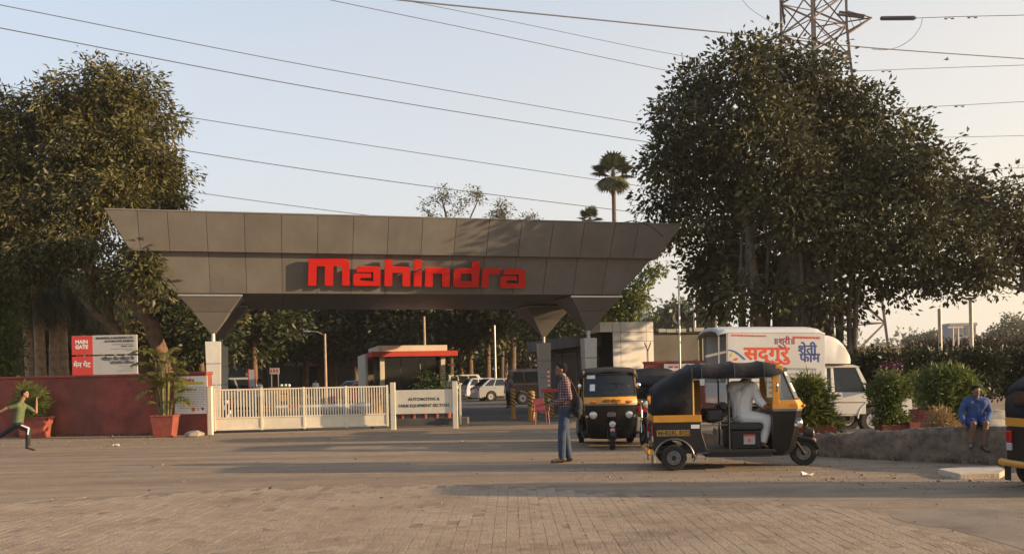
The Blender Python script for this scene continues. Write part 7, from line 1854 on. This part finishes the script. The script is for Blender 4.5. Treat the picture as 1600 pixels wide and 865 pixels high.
# driver in white on the front seat
def on_auto(v): return auto.location + Matrix.Rotation(AUTO_RZ, 3, 'Z') @ Vector(v)
dx = 1.12
J = dict(head=(0.10, 0.0, 1.455), neck=(0.035, 0, 1.325), chest=(0.0, 0, 1.13), pelvis=(0.0, 0, 0.835), sh=[(-0.13, 0.12, 1.285), (0.17, -0.12, 1.275)], el=[(-0.10, 0.26, 1.05), (0.245, -0.20, 1.06)], wr=[(0.12, 0.24, 0.95), (0.325, -0.28, 0.975)],
         hip=[(0.03, 0.10, 0.80), (0.03, -0.10, 0.80)], kn=[(0.40, 0.16, 0.76), (0.385, -0.17, 0.755)], an=[(0.33, 0.18, 0.40), (0.275, -0.19, 0.40)], toe=[(0.45, 0.2, 0.335), (0.36, -0.22, 0.335)], hd=[(1, 0.1, -0.1), (1, -0.1, -0.1)])
drv = person('driver in loose white clothes sitting in the moving auto rickshaw', on_auto((dx, -0.13, 0)), AUTO_RZ, J, 1.0, M_skin, M_wcloth, 1.92, M_wcloth, 1.86, None, (1, 0.6, 0.0), 0.0075, 0.95, girth=1.22)

# boy in blue sitting on the parapet
sp2 = P(1524, 660, 14.20)
J = dict(head=(0.13, -0.03, 0.955), neck=(0.07, -0.01, 0.845), chest=(0.04, 0, 0.71), pelvis=(-0.02, 0, 0.50), sh=[(0.06, 0.145, 0.80), (0.05, -0.145, 0.81)], el=[(0.06, 0.20, 0.62), (0.05, -0.23, 0.63)], wr=[(0.20, 0.10, 0.50), (0.14, -0.22, 0.45)],
         hip=[(0.0, 0.085, 0.475), (0.0, -0.085, 0.475)], kn=[(0.30, 0.05, 0.47), (0.30, -0.13, 0.46)], an=[(0.27, 0.02, 0.11), (0.24, -0.15, 0.16)], toe=[(0.37, 0.04, 0.04), (0.33, -0.19, 0.09)], hd=[(0.8, -0.5, -0.3), (0.7, 0.2, -0.6)])
J = {a: ([(x, y, z + 0.175) for x, y, z in b] if isinstance(b[0], tuple) and a != 'hd' else (b if a == 'hd' else (b[0], b[1], b[2] + 0.175))) for a, b in J.items()}
seat_y = 14.20
bb2 = person('boy in blue shirt and shorts sitting on the parapet wall', (sp2.x, seat_y, 0), R(-98), J, 0.80, M_skin, M_bshirt, 1.6, M_bshort, 0.85, M_shoe, (1, 0.25, -0.15), 0.0075, 0.4)

# people in the yard
J = standing(1.66, 0.08); J['el'][0] = (0.06, 0.24, 1.10); J['wr'][0] = (0.22, 0.10, 1.30); J['hd'] = [(0.3, -0.3, 1), (0.1, 0, -1)]
c = P(795, 600, 45); person('man in a grey shirt standing in the yard left of the slim bollard', (c.x, 45, 0), R(-120), J, 0.96, M_skin, M_gshirt, 0.8, M_blk, 1.95, M_shoe, voxel=0.014, coarse=True)
J = standing(1.70, 0.09); J['wr'] = [(0.42, 0.2, 1.12), (0.42, -0.2, 1.12)]; J['el'] = [(0.12, 0.24, 1.12), (0.12, -0.24, 1.12)]; J['hd'] = [(1, 0, 0), (1, 0, 0)]
c = P(406, 600, 38); person('man in a white shirt and dark cap reaching left behind the gate', (c.x, 38, 0), R(182), J, 1.0, M_skin, M_wcloth, 1.8, M_blk, 1.95, M_shoe, voxel=0.014, coarse=True)
J = standing(1.70, 0.08)
c = P(699, 600, 43); person('person in a pale shirt walking beyond the right end of the name board', (c.x, 43, 0), R(-60), J, 1.0, M_skin2, M_wcloth, 0.8, M_jeans, 1.95, M_shoe, voxel=0.014, coarse=True)
c = P(447, 600, 78); person('tiny distant person in white on the path to the dim building', (c.x, 78, 0), R(-90), J, 1.0, M_skin, M_wcloth, 0.8, M_blk, 1.95, M_shoe, voxel=0.02, coarse=True)
c = P(493, 600, 66); person('tiny distant person in pale clothes left of the tall street lamp', (c.x, 66, 0), R(-90), J, 1.0, M_skin, M_wcloth, 0.8, M_wcloth, 1.95, M_shoe, voxel=0.02, coarse=True)

# red plastic chair beside the rear right pillar
cp = G(845, 662)
ch = thing('plastic_chair', 'dark red plastic chair standing in front of the rear right pillar', 'chair', (cp.x, cp.y, 0), R(-80))
M_rplast = mat('red_plastic', (0.15, 0.018, 0.022), 0.45, vary=0.08)
b = MB(); b.bb((-0.22, -0.23, 0.41), (0.24, 0.23, 0.44)); b.build('seat', M_rplast, ch, bevel=0.012)
b = MB(); b.loft([[(-0.22, y, 0.445), (-0.20, y, 0.445), (-0.30, y * 0.9, 0.82), (-0.32, y * 0.9, 0.82)] for y in (-0.2, -0.08, 0.08, 0.2)]); b.build('backrest', M_rplast, ch, bevel=0.008)
for x in (-0.2, 0.2):
    for y in (-0.2, 0.2):
        b = MB(); b.tube([(x, y, 0.41), (x * 1.2, y * 1.15, 0)], [0.025, 0.02], 8); b.build('leg', M_rplast, ch)
for y in (-0.24, 0.24):
    b = MB(); b.tube([(-0.27, y, 0.64), (0.15, y, 0.64), (0.2, y, 0.42)], 0.018, 8); b.build('armrest', M_rplast, ch)
# ------------------------------------------------------------------ pylon, wires, bird
M_lat = mat('pylon_steel', (0.20, 0.15, 0.125), 0.6, 0.3, vary=0.2, scale=3)
M_wire = mat('power_wire', (0.06, 0.06, 0.066), 0.7, 0.1, vary=0.05)
M_ins = mat('insulator', (0.05, 0.035, 0.035), 0.3, vary=0.1)
Yp = 88.0
sp = F / Yp
pc = P(1283, 590, Yp)
py_ = thing('pylon', 'tall steel lattice power pylon behind the banyan crown', 'pylon', (pc.x, Yp, 0), R(24))
hw = lambda z: 4.6 - (4.6 - 2.15) * min(z, 34) / 34 if z < 34 else 2.15
zs = [0, 6, 12, 18, 23, 28, 32.0, 35.0, 38.0, 41.0]
def corner(k, z): return Vector((hw(z) * (-1, 1, 1, -1)[k], hw(z) * (-1, -1, 1, 1)[k], z))
for k in range(4):
    b = MB(); b.tube([corner(k, z) for z in zs], 0.17, 4); b.build('leg', M_lat, py_)
for i in range(len(zs) - 1):
    for k in range(4):
        j = (k + 1) % 4
        b = MB(); b.tube([corner(k, zs[i]), corner(j, zs[i + 1])], 0.095, 4); b.build('brace', M_lat, py_)
        b = MB(); b.tube([corner(j, zs[i]), corner(k, zs[i + 1])], 0.095, 4); b.build('brace', M_lat, py_)
        b = MB(); b.tube([corner(k, zs[i + 1]), corner(j, zs[i + 1])], 0.06, 4); b.build('strut', M_lat, py_)
tip = P(1362, 28, Yp); Mi = py_.matrix_basis.copy(); Mi = Matrix.Translation(py_.location) @ Matrix.Rotation(R(24), 4, 'Z'); Mi.invert()
for zt_ in (tip.z, 41.0):
    for sg in ((1,) if zt_ < 40 else (1, -1)):
        tl = Mi @ Vector((tip.x, tip.y, zt_)); tl = Vector((abs(tl.x) * sg, tl.y * sg, zt_))
        ks = (1, 2) if sg > 0 else (0, 3)
        b = MB()
        for k in ks:
            a_, c_ = corner(k, zt_ - 2.0), corner(k, zt_ + 0.3)
            b.tube([a_, tl], 0.085, 4); b.tube([c_, tl], 0.075, 4)
            for f in (0.3, 0.6): b.tube([a_.lerp(tl, f), c_.lerp(tl, f - 0.25)], 0.04, 4)
        b.tube([corner(ks[0], zt_ - 2.0).lerp(tl, 0.4), corner(ks[1], zt_ - 2.0).lerp(tl, 0.4)], 0.05, 4)
        b.build('cross_arm', M_lat, py_)
def insul(a, c, lab, r=0.16, n=18):
    a, c = Vector(a), Vector(c)
    t = thing('insulator', lab, 'insulator', a, 0, 'insulators of the pylon')
    d = c - a; b = MB(); pts, rad = [], []
    for k in range(n):
        pts += [d * (k / n), d * ((k + 0.5) / n)]; rad += [r, r * 0.45]
    b.tube(pts, rad, 8); b.build('string', M_ins, t)
    b = MB(); b.sphere(d, r * 0.6, 8, 6); b.sphere((0, 0, 0), r * 0.6, 8, 6); b.build('end_fitting', M_lat, t)
insul(P(1378, 29, Yp - 1), P(1430, 28.5, Yp - 6), 'thick dark insulator string right of the pylon arm', 0.22)
insul(P(1312, 19, Yp - 2), P(1352, 25, Yp - 1), 'upper of two dark insulator strings on the pylon arm', 0.14)
insul(P(1309, 23, Yp - 3), P(1350, 28, Yp - 2), 'lower of two dark insulator strings on the pylon arm', 0.14)
insul(P(1221, 2, Yp), P(1226, 38, Yp), 'upright dark insulator hanging left of the pylon', 0.14)
def wire(pts, label, r=0.03, cat='power line', group='power lines'):
    """pts: (px, py, distance); a smooth curve through three or more"""
    W = [P(*p) for p in pts]
    if len(W) == 2: W = [W[0], W[0].lerp(W[1], 0.5), W[1]]
    out = []
    n = 24
    for k in range(n + 1):
        t = k / n * (len(W) - 1); i = min(int(t), len(W) - 2); f = t - i
        p0, p1, p2, p3 = W[max(i - 1, 0)], W[i], W[i + 1], W[min(i + 2, len(W) - 1)]
        out.append(0.5 * ((2 * p1) + (p2 - p0) * f + (2 * p0 - 5 * p1 + 4 * p2 - p3) * f * f + (3 * p1 - p0 - 3 * p2 + p3) * f ** 3))
    b = MB(); b.tube(out, r, 5)
    return tag(b.build('power_line', M_wire, smooth=80), label, cat, group)
wire([(-120, -14, 52), (0, 8, 56), (510, 108, 70), (1010, 195, 86), (1260, 236, 92)], 'topmost wire crossing the sky from the upper left corner', 0.03)
wire([(-120, 22, 52), (0, 44, 56), (510, 141, 70), (1005, 221, 86), (1260, 260, 92)], 'second wire from the top crossing the sky on the left', 0.035)
wire([(-120, 105, 54), (0, 133, 58), (300, 184, 66), (660, 240, 76), (1010, 292, 86), (1260, 326, 92)], 'third wire from the top, passing behind the mango tree top', 0.028)
wire([(-120, 160, 54), (300, 237, 66), (660, 290, 76), (1045, 338, 86), (1260, 364, 92)], 'fourth wire, crossing just above the eucalypt tops and the palm trunk', 0.032)
wire([(-120, 232, 54), (290, 298, 66), (500, 327, 72), (640, 344, 76), (900, 374, 86)], 'lowest wire, dropping behind the canopy top', 0.026)
wire([(420, -22, 64), (515, 0, 66), (780, 55, 76), (1030, 108, 86), (1260, 152, 92)], 'wire entering at the top edge left of the middle', 0.028)
wire([(560, -18, 66), (630, 0, 68), (830, 40, 76), (1035, 82, 86), (1250, 118, 92)], 'thin wire just under the thick one near the top edge', 0.024)
wire([(560, -8, 40), (640, 2, 42), (930, 31, 50), (1215, 60, 58), (1360, 75, 62), (1600, 92, 70), (1720, 100, 74)], 'thick dark wire passing in front of the pylon to the right edge', 0.04)
wire([(1432, 28.5, Yp - 6), (1510, 26, Yp - 8), (1600, 24, Yp - 12), (1720, 20, Yp - 14)], 'wire leaving the thick insulator towards the right edge', 0.028)
wire([(1300, 113, 92), (1370, 110, 90), (1480, 106, 86), (1600, 102, 82), (1720, 98, 78)], 'thin wire right of the banyan top, second on that side', 0.024)
wire([(1300, 172, 92), (1430, 168, 90), (1600, 159, 84), (1720, 154, 80)], 'thin wire right of the banyan, third on that side', 0.024)
wire([(1400, 216, 92), (1510, 214, 90), (1600, 212, 86), (1720, 209, 82)], 'thin wire right of the banyan, fourth on that side', 0.022)
wire([(1480, 266, 92), (1555, 264, 90), (1600, 262, 86), (1720, 258, 82)], 'lowest thin wire at the right edge', 0.022)
wire([(1441, 29, Yp - 6), (1438, 42, Yp - 6), (1425, 60, Yp - 6), (1405, 73, Yp - 6), (1385, 78, Yp - 6), (1362, 77, Yp - 5)], 'looping jumper wire under the thick insulator', 0.026, 'wire')
wire([(1155, -8, Yp), (1168, 10, Yp), (1190, 26, Yp), (1215, 40, Yp), (1240, 44, Yp)], 'slack wire curving down left of the pylon', 0.02, 'wire')
for (px, py, lab) in ((1483, 28, 'left damper weight on the upper right wire'), (1519, 26.5, 'right damper weight on the upper right wire'), (1456, 167, 'left damper weight on the third wire at the right'), (1499, 165, 'right damper weight on the third wire at the right'), (1385, 110.5, 'damper weight beside the banyan top on the second right wire')):
    c = P(px, py + 1.2, Yp - 7); b = MB(); b.tube([(-0.42, 0, 0), (-0.2, 0, -0.02)], 0.07, 6); b.tube([(0.2, 0, -0.02), (0.42, 0, 0)], 0.07, 6); b.tube([(-0.2, 0, 0), (0, 0, 0.08), (0.2, 0, 0)], 0.025, 5)
    o = tag(b.build('vibration_damper', M_lat), lab, 'damper', 'damper weights'); o.location = c
c = P(1479, 93.5, 60)
bd = thing('bird', 'tiny dark bird flying below the thick wire at the right', 'bird', c)
b = MB(); b.sphere((0, 0, 0), (0.13, 0.04, 0.04), 10, 6); b.sphere((0.13, 0, 0.02), 0.035, 8, 6); b.add([(-0.12, 0.015, 0), (-0.22, 0.05, 0), (-0.22, -0.05, 0), (-0.12, -0.015, 0)], [(0, 1, 2, 3)]); b.build('body', M_plastic, bd, smooth=60)
for sg in (-1, 1):
    b = MB(); b.add([(0.06, 0, 0.02), (-0.05, 0, 0.02), (-0.03, sg * 0.14, 0.12), (0.04, sg * 0.13, 0.12), (-0.08, sg * 0.28, 0.09)], [(0, 1, 2, 3), (3, 2, 4)]); b.build('wing', M_plastic, bd)
# ------------------------------------------------------------------ dusty evening air
def haze():
    m = bpy.data.materials.new('dusty_air'); m.use_nodes = True
    nt = m.node_tree; nt.nodes.remove(nt.nodes['Principled BSDF'])
    v = nd(nt, 'ShaderNodeVolumePrincipled'); v.inputs['Color'].default_value = (0.93, 0.90, 0.86, 1); v.inputs['Density'].default_value = 0.00035; v.inputs['Anisotropy'].default_value = 0.3
    nt.links.new(v.outputs[0], nt.nodes['Material Output'].inputs['Volume'])
    b = MB(); b.bb((-520, -40, -1.0), (520, 470, 50)); o = b.build('haze', m)
    tag(o, 'thin dusty evening haze filling the air over the whole place', 'haze', kind='stuff')
haze()
print('objects', len(COL.objects))
